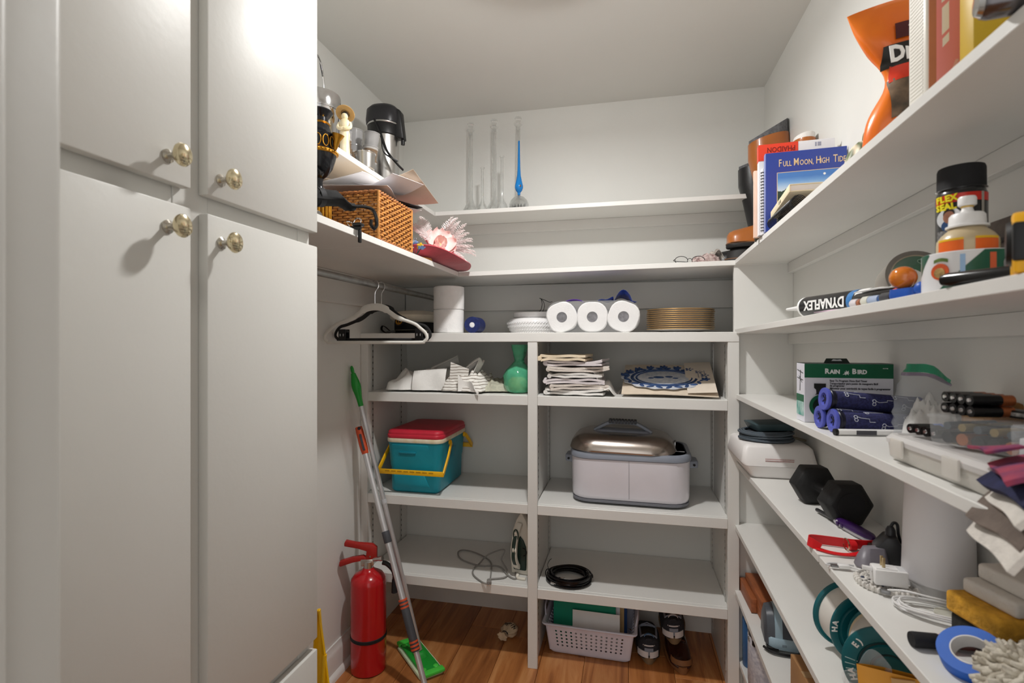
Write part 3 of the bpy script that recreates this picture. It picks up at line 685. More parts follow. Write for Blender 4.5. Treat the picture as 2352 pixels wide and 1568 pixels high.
# ================================================================== HANGERS ON THE ROD
def hanger(label, Y, m, x0, w, drop, rz, clips, m_hook, z_hook=1.502):
    t = thing('clothes_hanger', label, 'hanger', (-.9, Y, z_hook + .0118), (0, 0, rz))
    MB().tube(smooth_path([(-.016, 0, -.018), (-.0145, 0, -.004), (-.006, 0, .0035), (.004, 0, .0035), (.013, 0, -.005), (.014, 0, -.019), (.004, 0, -.034), (.0005, 0, -.045), (.0005, 0, -.080)], 5), .0017, 8).build('hook', m_hook, t)
    zt = -.080; hw = w / 2; zb = -drop
    up = [(-hw + .006, zb + .022), (-hw + .012, zb + .036), (-hw + .035, zb + .060), (-.085, zt - .040), (-.055, zt - .018), (-.03, zt - .002), (0, zt + .002)]
    lo = [(-hw + .03, zb + .044), (-.085, zt - .062), (-.055, zt - .043), (-.03, zt - .030), (0, zt - .026)]
    full_u = smooth_path([(a, 0, b) for a, b in up] + [(-a, 0, b) for a, b in up[::-1][1:]], 4)
    path = smooth_path([(-a_, 0, b) for a_, b in [(0, zt - .012), (.035, zt - .018), (.062, zt - .036), (.09, zt - .053), (.15, zt - .074), (hw - .026, zb + .050), (hw - .008, zb + .034), (hw - .002, zb + .016), (hw - .012, zb + .004), (hw - .03, zb), (0, zb), (-hw + .03, zb), (-hw + .012, zb + .004), (-hw + .002, zb + .016), (-hw + .008, zb + .034), (-hw + .026, zb + .050), (-.15, zt - .074), (-.09, zt - .053), (-.062, zt - .036), (-.035, zt - .018)]], 5, True)
    wd = [(.026 if abs(p.x) < .05 and p.z > zt - .04 else .017 if p.z > zt - .06 else .012) for p in path]
    rings = []; n = len(path)
    for i in range(n):
        tg = (path[(i + 1) % n] - path[i - 1]).normalized(); nr = Vector((0, 1, 0)); sd = tg.cross(nr); h_ = wd[i] / 2
        rings.append([tuple(path[i] + sd * (h_ * math.cos(a)) + nr * (.0028 * math.sin(a))) for a in [2 * PI * k / 8 for k in range(8)]])
    MB().loft(rings, closed=True).build('body', m, t, smooth=60)
    if clips:
        for s_ in (-1, 1):
            cx = s_ * (hw - .042)
            c = MB(); c.box(cx - .0165, cx + .0165, -.014, -.009, zb - .012, zb + .040); c.box(cx - .0165, cx + .0165, .009, .014, zb - .012, zb + .040); c.box(cx - .0165, cx + .0165, -.009, .009, zb + .028, zb + .036)
            o = c.build('trouser_clip', BLACK, t, bevel=.0025)
            for dx in (-.007, .007): MB().cyl(.003, 0, .0006, 10, T(cx + dx, -.0142, zb + .018) @ RX(90) @ S(.7, 1.8, 1)).build('slot', LGREY, o)
    return t
hanger('white velvet clothes hanger on the rod, in front of the black one', 1.722, P('white_velvet', '#d9d7d0', .8, var=.03, sheen=.3, bump=.1), -.9, .402, .222, 3, False, CHROME)
hanger('black velvet clothes hanger with trouser clips behind the white one', 1.772, P('black_velvet', '#0f0f10', .85, var=.1, sheen=.3, bump=.1), -.9, .415, .212, -6, True, CHROME)

# ================================================================== ON THE COUNTERTOP (top 1.330)
p = onY(948, 760, 2.19)
t = thing('captain_cap', 'white peaked captain cap with black band and gold emblem', 'cap', (p.x + .01, 2.20, CT + .0006), (0, 0, -14))
MB().loft([ell(.088, .100, .0, 36), ell(.090, .102, .012, 36), ell(.090, .102, .050, 36)]).build('band', P('cap_band', '#0e0e10', .8, bump=.2), t)
MB().loft([ell(.0895, .1015, .0505, 36), ell(.108, .122, .068, 36), ell(.112, .128, .082, 36, 0, .005), ell(.09, .105, .098, 36, 0, .01), ell(.04, .05, .105, 36, 0, .012), ell(.004, .004, .106, 36, 0, .012)]).build('crown', CREAM, t, smooth=60)
def visor(u, v):
    a = R(205 + 130 * u); r_ = .1 + .055 * v * math.sin(PI * u) ** .6
    return ((r_ - .011) * math.cos(a), r_ * math.sin(a) * 1.0, .014 - .012 * v * math.sin(PI * u))
MB().sheet(visor, 24, 6, thick=.002).build('visor', BLKG, t, smooth=80)
MB().tube([(.0915 * math.cos(R(a)), -.1035 * math.sin(R(a)), .012) for a in range(10, 171, 8)], .003, 6, flat=(.004, .007)).build('chin_strap', P('gold_strap', '#d9d2bd', .5), t)
MB().tube(smooth_path([(-.086, -.035, .012), (-.105, -.045, .010), (-.135, -.05, .032), (-.150, -.052, .036), (-.155, -.052, .020), (-.135, -.05, .006), (-.11, -.046, .004)], 5), .002, 6, flat=(.012, .0018)).build('strap_loop', P('brown_leather_strap', '#2a1a10', .6), t)
em = T(-.006, -.1065, .052) @ RX(82)
MB().lathe([(.001, 0), (.026, 0), (.024, .005), (.001, .007)], 24, em @ S(1, .82, 1)).build('emblem_patch', BLKM, t)
e_ = MB()
for k in range(16):
    a = R(22.5 * k); e_.ball(.0052, .0022, .0015, 8, 6, em @ T(.015 * math.cos(a), .012 * math.sin(a), .006) @ RZ(22.5 * k + 50))
e_.box(-.0016, .0016, -.011, .010, .006, .0085, em); e_.box(-.006, .006, .004, .0065, .006, .0085, em)
e_.tube([(.008 * math.cos(a), .008 * math.sin(a) - .003, .0075) for a in [R(190 + 16 * k) for k in range(11)]], .0016, 6, M=em)
e_.build('emblem_braid', GOLD, t, stuff=True)

# two toilet rolls
TP = P('toilet_paper', '#ecebea', .92, var=.02, scale=40, bump=.2, bscale=160)
p = onY(1031, 760, 2.075)
for k, lab in enumerate(('white toilet roll standing on the countertop, lower of the two', 'white toilet roll on top of the other, loose torn end')):
    t = thing('toilet_roll', lab, 'toilet roll', (p.x + .001 * k, 2.075, CT + .0006 + .0985 * k), (0, 0, 40 * k), 'stacked pair of toilet rolls')
    pr = [(.021, 0), (.060, 0), (.0635, .003), (.064, .0485), (.0635, .0955), (.060, .098), (.021, .098)]
    MB().lathe(pr + [(.021, 0)], 36, cap=False).build('roll', TP, t)
    MB().lathe([(.0205, .001), (.0205, .097), (.0195, .097), (.0195, .001), (.0205, .001)], 24, cap=False).build('core', CARD, t)
    MB().sheet(lambda u, v: ((.0652 + .0012 * math.sin(9 * v) * u + .003 * max(0, u - .8)) * math.cos(R(-150 + 75 * u - 60 * k)), (.0652 + .0012 * math.sin(9 * v) * u + .003 * max(0, u - .8)) * math.sin(R(-150 + 75 * u - 60 * k)), .004 + .092 * v - .004 * u * math.sin(8 * v)), 14, 8, thick=.0006).build('loose_end', TP, t)
# blue patterned roll
p = onY(1084, 749, 2.07)
t = thing('gift_ribbon_roll', 'small dark blue patterned roll lying end-on beside the toilet rolls', 'roll', (p.x, 2.07, CT + .0352))
NB = P('navy_print', '#1c2d6b', .6, var=.3, scale=90, bump=.1, col2='#0b1440')
MB().lathe([(.012, 0), (.033, 0), (.0345, .002), (.0345, .088), (.033, .09), (.012, .09), (.012, 0)], 28, RX(-90), cap=False).build('roll', NB, t)
MB().lathe([(.001, .0012), (.0095, .0008), (.0118, .002), (.0118, .088), (.001, .088)], 20, RX(-90)).build('core', WHITE, t)

# white bowls
CER = P('white_ceramic', '#efeeee', .18, var=.01, bump=0, coat=.4)
p = onY(1229, 760, 2.295)
t = thing('serving_bowl', 'large white basket-weave textured bowl turned upside down', 'bowl', (p.x, 2.295, CT + .0006)); t.scale = (.87, .87, 1)
MB().lathe([(.118, 0), (.126, .002), (.142, .030), (.146, .048), (.138, .062), (.121, .069), (.001, .069), (.001, .066), (.12, .066), (.136, .05), (.122, .004)], 48, cap=False).build('bowl', CER, t, smooth=50)
rd = MB()
for k in range(64):
    a = 2 * PI * k / 64
    for j, (r_, z_) in enumerate(((.1275, .006), (.1345, .017), (.1425, .031), (.1465, .046))):
        d_ = .035 * (1 if j % 2 else -1)
        rd.tube([(r_ * math.cos(a + s_), r_ * math.sin(a + s_), z_ + s_ * .07) for s_ in (-.045, 0, .045)], .0017, 5)
rd.build('weave_relief', CER, t, stuff=True)
t = thing('bowl', 'smaller plain white bowl resting on the textured bowl', 'bowl', (p.x + .004, 2.295, CT + .0706)); t.scale = (.88, .88, 1)
MB().lathe([(.001, 0), (.110, 0), (.116, .003), (.117, .022), (.115, .024), (.113, .022), (.11, .004), (.001, .004)], 48, cap=False).build('bowl', CER, t)
t = thing('twist_wire', 'loose black wire curling up out of the white bowls', 'wire', (p.x + .02, 2.27, CT + .0752))
MB().tube(smooth_path([(-.03, 0, 0), (-.005, -.01, .012), (.012, -.012, .03), (.018, -.01, .055), (.014, -.01, .078), (.006, -.01, .083)], 6), .0014, 6).build('wire', BLACK, t)
MB().tube(smooth_path([(.008, .012, .0), (.02, 0, .024), (.028, -.005, .048), (.022, -.008, .07), (.012, -.01, .080), (.03, .0, .074), (.048, .006, .066), (.062, .008, .068)], 6), .0012, 6).build('wire', BLACK, t)
# pack of three toilet rolls in film
p = onY(1360, 764, 2.02)
t = thing('toilet_roll_pack', 'clear film pack of white toilet rolls lying end-on', 'toilet roll pack', (p.x, 2.02, CT + .0006))
for k in (-1, 0, 1):
    for r_ in (0,):
        M0 = T(k * .1195, .006 + r_ * .108, .0605) @ RX(-90) @ RZ(20 * k)
        rr = [[(x, y, z_) for x, y, _ in rrect(.117 - e, .117 - e, .046)] for z_, e in ((0, .006), (.003, 0), (.101, 0), (.104, .006))]
        cr = [[(.021 * math.cos(2 * PI * i / 24 + PI / 4 - .4), .021 * math.sin(2 * PI * i / 24 + PI / 4 - .4), z_) for i in range(24)] for z_ in (.104, 0)]
        rl = MB().at(M0).loft(rr + cr + rr[:1], False, False).build('roll', TP, t, smooth=50)
        MB().at(M0).cyl(.0205, .006, .012, 18).build('core', P('core_shade', '#57535a', .6, var=.4, scale=120), rl)  # dark plug: shade inside the hollow core, put into the colour
film = MB().loft([rrect(.362, .122, .055, .0045, 6), rrect(.366, .124, .056, .0, 6), rrect(.366, .124, .056, -.114, 6), rrect(.35, .11, .05, -.118, 6)], M=T(0, .0, .0615) @ RX(90))
film.build('film', CLEAR, t, smooth=50)
PUR = P('purple_film', '#6a2fb8', .3); BLF = P('blue_film', '#1c3f9e', .3, var=.3, scale=60)
MB().sheet(lambda u, v: (-.105 + .065 * u, .01 + .09 * v, .1245 + .006 * math.sin(PI * u) + .002 * math.sin(9 * v)), 8, 8, thick=.0006).build('film_print', PUR, t, smooth=80)
MB().sheet(lambda u, v: (.02 + .06 * u, .03 + .08 * v, .126 + .012 * u * (1 - v) + .003 * math.sin(8 * u)), 8, 8, thick=.0006).build('film_print', BLF, t, smooth=80)
MB().sheet(lambda u, v: (.085 + .085 * u - .01 * v, .02 + .10 * v, .124 + (.042 * math.sin(PI * min(u * 1.25, 1)) ** .8) * (1 - .6 * v) - .02 * max(0, u - .7)), 10, 8, thick=.0006).build('film_print', BLF, t, smooth=80)
# gold rimmed plates
GR = P('plate_gold', '#d9b377', .3, .75, var=.08); 
p = onY(1562, 760, 2.17)
ordn = ['top plate', 'second plate from the top', 'third plate from the top', 'fourth plate from the top', 'fifth plate from the top', 'sixth plate from the top', 'seventh plate from the top', 'eighth plate from the top', 'ninth plate from the top', 'tenth plate from the top', 'bottom plate']
NP = 11
pl0 = None
for k in range(NP):
    lab = f'gold-rimmed dinner plate, {ordn[NP - 1 - k]} in the stack on the countertop'
    if pl0 is None:
        t = thing('dinner_plate', lab, 'plate', (p.x, 2.17, CT + .0006), group='gold-rimmed plates on the countertop')
        MB().lathe([(.001, 0), (.070, 0), (.072, .002), (.085, .004), (.126, .0125), (.1275, .0140), (.126, .0150), (.086, .0075), (.001, .005)], 56).build('dish', CER, t)
        MB().lathe([(.1225, .0118), (.1300, .0122), (.1312, .0132), (.1308, .0148), (.1265, .0155), (.1275, .0142), (.126, .0128)] + [(.1225, .0118)], 56, cap=False).build('gold_rim', GR, t)
        pl0 = t
    else:
        t = copy_tree(pl0); t['label'] = lab; t.location = (p.x + jit(.0015), 2.17 + jit(.001), CT + .0006 + .0077 * k)
# ================================================================== BOOKCASE CONTENTS
S1, S2, S3 = 1.0808, .6488, .3178
def crumple(w, d, h, seed, fold=1.0, nx=26, ny=20, edge=.35):
    """a soft heap of cloth: closed lumpy surface sitting on z=0"""
    def top(u, v):
        x, y = 2 * u - 1, 2 * v - 1
        e = max(0, 1 - abs(x) ** 3) ** edge * max(0, 1 - abs(y) ** 3) ** edge
        n = mnoise.noise(Vector((x * 2.1 + seed, y * 2.1, seed))) * .45 + mnoise.noise(Vector((x * 5 * fold + seed, y * 4, 3))) * .3 + .16 * math.sin(9 * fold * x + 4 * y + 3 * mnoise.noise(Vector((x * 2, y * 2, seed + 5))))
        z = max(.004, h * e * (.72 + n * .62))
        wob = 1 + .10 * mnoise.noise(Vector((x * 3, y * 3, seed + 9)))
        return (x * w / 2 * wob, y * d / 2 * wob, z)
    return MB().sheet(top, nx, ny, thick=.0022)
def cloth_thing(name, label, cat, loc, rz, w, d, h, seed, m, fold=1, extra=None, edge=.35):
    t = thing(name, label, cat, loc, (0, 0, rz))
    crumple(w, d, h, seed, fold, edge=edge).build('cloth', m, t, smooth=80)
    return t
# upper left bay
p = onZ(938, 902, S1)
t = cloth_thing('pillowcase', 'white folded pillowcase bundle in the upper left bay', 'linen', (p.x + .0, 2.165, S1 + .004), 4, .27, .25, .105, 3.3, WHITECLOTH, .8)
MB().sheet(lambda u, v: (-.012 + .145 * u, -.128 - .004 * math.sin(7 * u + 2 * v) + .03 * v * v, .004 + (.080 + .012 * u) * v), 14, 10, thick=.0022).build('folded_hem', WHITECLOTH, t, smooth=80)
MB().sheet(lambda u, v: (.03 + .12 * u, .0 + .05 * v, .085 + .060 * u * (1 - .4 * v) + .01 * math.sin(5 * v)), 10, 8, thick=.002).build('corner_flap', WHITECLOTH, t, smooth=80)
STR = wave_mat('striped_cotton', '#e9e6e0', '#8d8377', 26, 'Z', .9, 2.5, .1, sharp=True)
p = onZ(1060, 905, S1)
t = cloth_thing('dish_towel', 'crumpled striped dish towel beside the white pillowcase', 'towel', (p.x, 2.125, S1 + .004), -8, .185, .20, .10, 8.1, STR, 1.6)
MB().sheet(lambda u, v: (-.065 + .075 * u + .01 * v, -.085 + .02 * u, .006 + .118 * v * (1 - .25 * u)), 12, 12, thick=.002).build('fold', STR, t, smooth=80)
MB().sheet(lambda u, v: (-.02 + .09 * math.sin(PI * u) * .55 + .055 * u, -.055 + .06 * v, .075 + .058 * math.sin(PI * u) ** .8 + .01 * math.sin(6 * v)), 14, 8, thick=.002).build('fold', WHITECLOTH, t, smooth=80)
MB().sheet(lambda u, v: (-.01 + .1 * u, -.108 + .015 * math.sin(5 * u), .004 + .07 * v * (1 - u) + .012 * math.sin(8 * u + 3 * v) * v), 14, 10, thick=.002).build('fold', WHITECLOTH, t, smooth=80)
p = onZ(1118, 903, S1)
cloth_thing('napkin_bundle', 'flat grey-green cloth bundle between the striped towel and green bag', 'linen', (p.x + .010, 2.175, S1 + .003), 12, .13, .22, .060, 5.2, P('sage_linen', '#b9b8a6', .9, var=.12, scale=60, bump=.3, bscale=300), 1.2)
# green plastic bag tied at the top
GB = P('green_bag_film', '#63cfa0', .16, alpha=.6, var=.14, scale=20, bump=.6, bscale=18)
p = onZ(1184, 905, S1); gx, gy = min(p.x, -.432), 2.10
t = thing('plastic_bag', 'knotted translucent green plastic bag against the bookcase post', 'bag', (gx, gy, S1 + .001))
rg = []
for z, r_ in ((0, .030), (.006, .050), (.03, .060), (.07, .062), (.095, .050), (.115, .030), (.132, .016), (.15, .022), (.18, .030), (.2, .034)):
    rg.append([(min(.054, (r_ + (.004 if z > .01 else 0) * math.sin(7 * a + 40 * z)) * math.cos(a) + .05 * max(0, z - .1)), (r_ + .004 * math.sin(6 * a + 50 * z)) * math.sin(a), z) for a in [2 * PI * k / 28 for k in range(28)]])
MB().loft(rg, True, False).build('bag', GB, t, smooth=70)
MB().tube([(.012 * math.cos(a) + .008, .014 * math.sin(a), .132 + .003 * math.sin(2 * a)) for a in [2 * PI * k / 14 for k in range(14)]], .005, 6, True).build('knot', GB, t)
MB().loft([[(c * x * .9, c * y * .9, z) for x, y, _ in ell(.046, .046, 0, 18)] for z, c in ((.006, .7), (.02, 1), (.05, 1), (.066, .6))], M=T(-.002, 0, 0)).build('contents', P('olive_contents', '#b9a24a', .8, var=.3, scale=40), t, smooth=70)
# upper right bay: napkins
nm = [P('napkin_cream', '#e6d6bb', .9, var=.06, bump=.3, bscale=350), WHITECLOTH, P('napkin_pale', '#dcd3ca', .9, var=.05, bump=.3, bscale=350), P('napkin_lilac', '#ddd6d8', .9, var=.04, bump=.3, bscale=350)]
def napkin(label, x, y, z, w, d, h, rz, m, seed):
    t = thing('cloth_napkin', label, 'napkin', (x, y, z), (0, 0, rz), 'folded cloth napkins in the upper right bay')
    for k in range(2):
        zz = k * h * .5
        MB().sheet(lambda u, v: ((u - .5) * w * (1 + .04 * math.sin(5 * v + seed)), (v - .5) * d * (1 + .03 * math.sin(6 * u + seed)), zz + h * .42 + .001 + .003 * abs(math.sin(4 * u + seed + k)) + .003 * mnoise.noise(Vector((u * 4, v * 4, seed + k))) + .008 * abs(2 * u - 1) ** 4 * math.sin(seed * 3 + k)), 18, 12, thick=h * .42).build('fold', m, t, smooth=80)
    e = MB()
    pts = [(-w / 2 + .002 * math.sin(seed + i), (-.5 + i / 8) * d, h * .55 + .003 * math.sin(2 * i + seed)) for i in range(9)]
    e.tube(pts, h * .46, 8); e.build('folded_edge', m, t, smooth=80)
    return t
x0 = onZ(1318, 905, S1).x + .012
lab = ['bottom folded napkin of the stack in the upper right bay', 'second napkin from the bottom of the stack', 'third napkin from the bottom of the stack', 'fourth napkin from the bottom of the stack', 'fifth napkin from the bottom of the stack', 'sixth napkin, just under the cream top one', 'cream folded napkin on top of the stack']
zz = S1 + .002
for k, l in enumerate(lab):
    top = k == 6; h = .022 if top else .0195
    napkin(l, x0 + (-.042 if top else jit(.008)), 2.105 + jit(.008), zz, .185 if top else .225 + jit(.02), .19 if top else .185, h, (-4 if top else jit(9)), nm[0] if top else nm[1 + k % 3], k * 1.7)
    zz += h + (.003 if k < 6 else 0)
t = thing('cloth_napkin', 'loose white napkin slumped over the right end of the stack', 'napkin', (x0 + .118, 2.11, S1 + .002), (0, 0, -10), 'folded cloth napkins in the upper right bay')
MB().sheet(lambda u, v: (.085 * (u - .5), .17 * (v - .5), .008 + .105 * (1 - u) ** 1.3 * (.8 + .25 * math.sin(5 * v)) + .014 * math.sin(9 * u + 4 * v)), 14, 14, thick=.003).build('cloth', WHITECLOTH, t, smooth=80)
# blue and white placemats
DB = P('delft_blue', '#3c5a8c', .6, var=.35, scale=60, bump=.1, col2='#1b2f56'); DW = P('delft_white', '#dfe0e2', .6, var=.2, scale=70, bump=.1, col2='#a9b3c6')
p = onZ(1520, 905, S1)
def tilt(px, py): return T(px, py, S1 + .006) @ RX(19) 
t = thing('placemat', 'cream cardboard placemat leaning under the blue oval one', 'placemat', (.218, 2.03, S1 + .008), (17, 0, -3), 'placemats in the upper right bay')
MB().sheet(lambda u, v: (-.24 + .355 * u, .30 * v, .003 + .012 * v + .003 * math.sin(4 * u)), 12, 10, thick=.003).build('board', P('cream_board', '#dccdb9', .7, var=.05), t, smooth=80)
MB().sheet(lambda u, v: (.005 + .105 * u, .30 * v + .004, .012 + .014 * v + .006 * u), 8, 8, thick=.002).build('loose_leaf', P('sheet_beige', '#e4d8c8', .7, var=.03), t, smooth=80)
for k in range(3): MB().box(.052 + .012 * k, .055 + .012 * k, .13, .20, .0262, .0266, T(0, 0, .002 * k)).build('print_line', P('grey_print', '#8b8b90', .7), t)
t = thing('placemat', 'scalloped oval blue and white placemat with ornate scroll border', 'placemat', (.140, 2.055, S1 + .030), (17, 0, -3), 'placemats in the upper right bay')
def oval(s, z, n=72, amp=0, fr=14): return [(.165 * (s + amp * math.cos(fr * a)) * math.cos(a), .118 + .118 * (s + amp * math.cos(fr * a)) * math.sin(a), z) for a in [2 * PI * k / n for k in range(n)]]
MB().loft([oval(1, 0, 112, .035), oval(1, .003, 112, .035)]).build('mat', DW, t)
MB().loft([oval(.80, .003), oval(.79, .0055), oval(.73, .0055), oval(.72, .003)], False, False).build('ring', DB, t)
MB().loft([oval(.68, .003), oval(.67, .005), oval(.64, .005), oval(.63, .003)], False, False).build('ring', DB, t)
MB().loft([oval(.60, .003), oval(.58, .004)]).build('centre', DW, t)
lf = MB()
for k in range(26):
    a = 2 * PI * k / 26; c = (.165 * .9 * math.cos(a), .118 + .118 * .9 * math.sin(a))
    lf.ball(.016, .0075, .003, 10, 6, T(c[0], c[1], .004) @ RZ(math.degrees(a) + (60 if k % 2 else -50)))
lf.build('scroll_leaf', DB, t, stuff=True)
for k in range(10):
    a = R(-10 + 20 * k); c = (.165 * .97 * math.cos(a), .118 + .118 * .97 * math.sin(a)); o = MB()
    for j in range(5): o.ball(.0105, .006, .0035, 8, 6, T(c[0], c[1], .006) @ RZ(72 * j) @ T(.008, 0, 0) @ RY(-18))
    o.ball(.004, M=T(c[0], c[1], .007), seg=8, rings=6); o.build('rose', DB, t, smooth=60)
sc = MB()
for (x, y, r_) in ((-.02, .118, .022), (.02, .125, .016), (.045, .11, .012), (-.05, .108, .012)): sc.ball(r_, r_ * .5, .002, 10, 6, T(x, y, .0045))
sc.build('scene_print', DB, t, stuff=True)
t = thing('placemat', 'dark-edged lace placemat standing behind the cream one', 'placemat', (.232, 2.075, S1 + .002), (17, 0, -3), 'placemats in the upper right bay')
ed = MB()
for k in range(12): ed.tube([(.093 + .006 * math.cos(b), .02 + .02 * k + .009 * math.sin(b), .004 + .001 * math.sin(3 * b)) for b in [2 * PI * j / 10 for j in range(10)]], .0018, 5, True)
ed.build('lace_edge', P('lace_dark', '#4a5468', .7, var=.3), t, stuff=True)
MB().box(-.06, .088, .0, .26, .0, .004).build('mat', P('mat_grey', '#8e8a86', .7), t, bevel=.001)

# ------------------------------------------------------------------ cooler in the middle left bay
TEAL = P('cooler_teal', '#0f8c9e', .45, var=.06, scale=8, bump=.08, bscale=120); LIDR = P('cooler_red', '#c2283b', .45, var=.06, bump=.06, bscale=120)
CRM = P('cooler_cream', '#e6ddc9', .5, var=.05, scale=40, col2='#d8c79f'); YEL = P('cooler_yellow', '#f3b90a', .4, var=.04)
t = thing('cooler', 'teal picnic cooler with red lid and yellow swing handles', 'cooler', (-.886, 2.205, S2 + .001), (0, 0, 0))
W0, W1, D0, D1 = .222, .252, .325, .345
MB().loft([rrect(W0 - .02, D0 - .02, .02, 0), rrect(W0, D0, .028, .010), rrect(W0 + .005, D0 + .004, .03, .105), rrect(W0 + .013, D0 + .008, .032, .118), rrect(W1 - .004, D1 - .004, .034, .205), rrect(W1, D1, .034, .214)]).build('body', TEAL, t, smooth=50)
MB().loft([rrect(W1 + .004, D1 + .004, .036, .2145), rrect(W1 + .007, D1 + .007, .037, .219), rrect(W1 + .007, D1 + .007, .037, .228), rrect(W1 + .003, D1 + .003, .036, .232)]).build('cream_rim', CRM, t, smooth=50)
MB().loft([rrect(W1 + .004, D1 + .004, .035, .2325), rrect(W1 + .006, D1 + .006, .036, .237), rrect(W1 + .006, D1 + .006, .036, .246), rrect(W1 - .001, D1 - .001, .033, .249), rrect(W1, D1, .033, .252), rrect(W1 - .003, D1 - .003, .031, .260), rrect(W1 - .018, D1 - .018, .026, .265), rrect(W1 - .07, D1 - .07, .02, .266)]).build('lid', LIDR, t, smooth=50)
TEAL2 = P('cooler_teal_shade', '#0a7f92', .45, var=.06, scale=8, bump=.08, bscale=120)  # darker teal: shade of the recesses put into the colour
yf = -D1 / 2
fp = MB(); fp.hexa([(-.098, yf + .022, .125), (.088, yf + .022, .125), (.088, yf + .03, .125), (-.098, yf + .03, .125), (-.098, yf - .004, .206), (.066, yf - .004, .206), (.066, yf + .02, .206), (-.098, yf + .02, .206)])
fp.build('front_panel', TEAL, t, bevel=.006, seg=2)
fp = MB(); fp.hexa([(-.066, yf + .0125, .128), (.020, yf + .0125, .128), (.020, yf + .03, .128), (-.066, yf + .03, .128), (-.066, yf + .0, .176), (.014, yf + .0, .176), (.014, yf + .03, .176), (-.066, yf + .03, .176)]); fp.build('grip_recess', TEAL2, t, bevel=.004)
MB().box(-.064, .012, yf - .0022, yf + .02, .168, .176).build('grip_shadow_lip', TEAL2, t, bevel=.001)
lo = MB(); lo.hexa([(-.085, -D0 / 2 - .003, .022), (.075, -D0 / 2 - .003, .022), (.075, -D0 / 2 + .02, .022), (-.085, -D0 / 2 + .02, .022), (-.092, -D0 / 2 - .006, .075), (.05, -D0 / 2 - .006, .075), (.05, -D0 / 2 + .02, .075), (-.092, -D0 / 2 + .02, .075)]); lo.build('lower_panel', TEAL, t, bevel=.005)
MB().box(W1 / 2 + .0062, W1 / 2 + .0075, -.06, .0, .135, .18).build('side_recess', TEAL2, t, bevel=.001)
def swing(sy):
    o = []
    z0, z1 = .190, .096
    yp = -sy * .055; ye = -(D1 / 2 + .028) if sy > 0 else (D1 / 2 + .03)
    zb = z1 if sy > 0 else .14
    hx_ = W1 / 2 + .012
    pts = []
    m_ = MB()
    y1 = -.075 if sy > 0 else .125
    for s_ in (-1, 1):
        m_.tube([(s_ * hx_, y1, .205), (s_ * (hx_ + .006), (y1 + ye) / 2, (.205 + zb) / 2), (s_ * (hx_ + .008), ye, zb)], .005, 4, flat=(.007, .017))
    m_.tube([(-hx_ - .010, ye, zb), (hx_ + .010, ye, zb)], .005, 4, flat=(.010, .020))
    h = m_.build('swing_handle', YEL, t, bevel=.0015)
    if sy > 0:
        for k in range(8): MB().box(-.112 + .028 * k, -.092 + .028 * k, ye - .0062, ye - .005, zb + .0025, zb + .0065).build('handle_slot', P('cooler_yellow_dark', '#b98a06', .5), h)
    for s_ in (-1, 1): MB().lathe([(.001, 0), (.011, 0), (.011, .008), (.006, .010), (.001, .010)], 16, T(s_ * (W1 / 2 + .002), y1, .205) @ RY(90 * s_)).build('pivot', YEL, t)
swing(1); swing(-1)
# ------------------------------------------------------------------ roaster oven in the middle right bay
ENM = P('white_enamel', '#dedbe2', .22, var=.03, scale=6, bump=.02, coat=.4); GRY = P('roaster_grey', '#8d94a1', .35, var=.04)
RW, RD = .462, .335
t = thing('roaster_oven', 'white countertop roaster oven with stainless lid slid askew', 'roaster', (.012, 2.222, S2 + .0005), (0, 0, -1.5))
MB().loft([rrect(RW - .03, RD - .03, .06, .016), rrect(RW - .008, RD - .008, .075, .022), rrect(RW, RD, .08, .035), rrect(RW + .004, RD + .004, .082, .178)], True, False).build('body', ENM, t, smooth=50)
MB().loft([rrect(RW - .026, RD - .026, .062, .006), rrect(RW - .006, RD - .006, .074, .008), rrect(RW - .004, RD - .004, .075, .017), rrect(RW - .02, RD - .02, .07, .019)]).build('base_ring', P('roaster_base', '#6f7077', .5), t, smooth=50)
for sx in (-1, 1):
    for sy in (-1, 1): MB().cyl(.014, 0, .008, 14, T(sx * (RW / 2 - .05), sy * (RD / 2 - .05), 0)).build('foot', BLACK, t)
MB().loft([rrect(RW + .004, RD + .004, .082, .1785), rrect(RW + .014, RD + .014, .087, .182), rrect(RW + .016, RD + .016, .088, .197), rrect(RW + .008, RD + .008, .085, .206), rrect(RW - .02, RD - .02, .07, .207), rrect(RW - .024, RD - .024, .068, .19)], False, False).build('rim', GRY, t, smooth=50)
MB().loft([rrect(RW - .03, RD - .03, .065, .205), rrect(RW - .036, RD - .036, .06, .06)][::-1], True, False).build('cooking_well', P('well_black', '#141212', .4, var=.2), t, smooth=50)
MB().box(-.0007, .0007, -RD / 2 - .0028, -RD / 2 - .0018, .03, .178).build('front_seam', P('seam_grey', '#8a888c', .6), t)
for s_ in (-1, 1):
    xx = s_ * (RW / 2 + .004)
    MB().loft([[(xx + s_ * a, y, z) for y, z in ((-.045 * c, .135), (.045 * c, .135), (.05 * c, .165), (-.05 * c, .165))] for a, c in ((0, 1), (.018, .92), (.034, .7))]).build('side_handle', GRY, t, bevel=.005)
    MB().cyl(.005, 0, .002, 12, T(xx + s_ * .018, -.047, .150) @ RX(90)).build('handle_screw', BLKM, t)
lid = bpy.data.objects.new('lid', None); COL.objects.link(lid); lid.parent = t; lid.location = (-.030, -.017, .208); lid.rotation_euler = (R(1.2), R(.8), 0); lid['label'] = 'stainless domed lid resting off-centre'
LW, LD = .415, .315
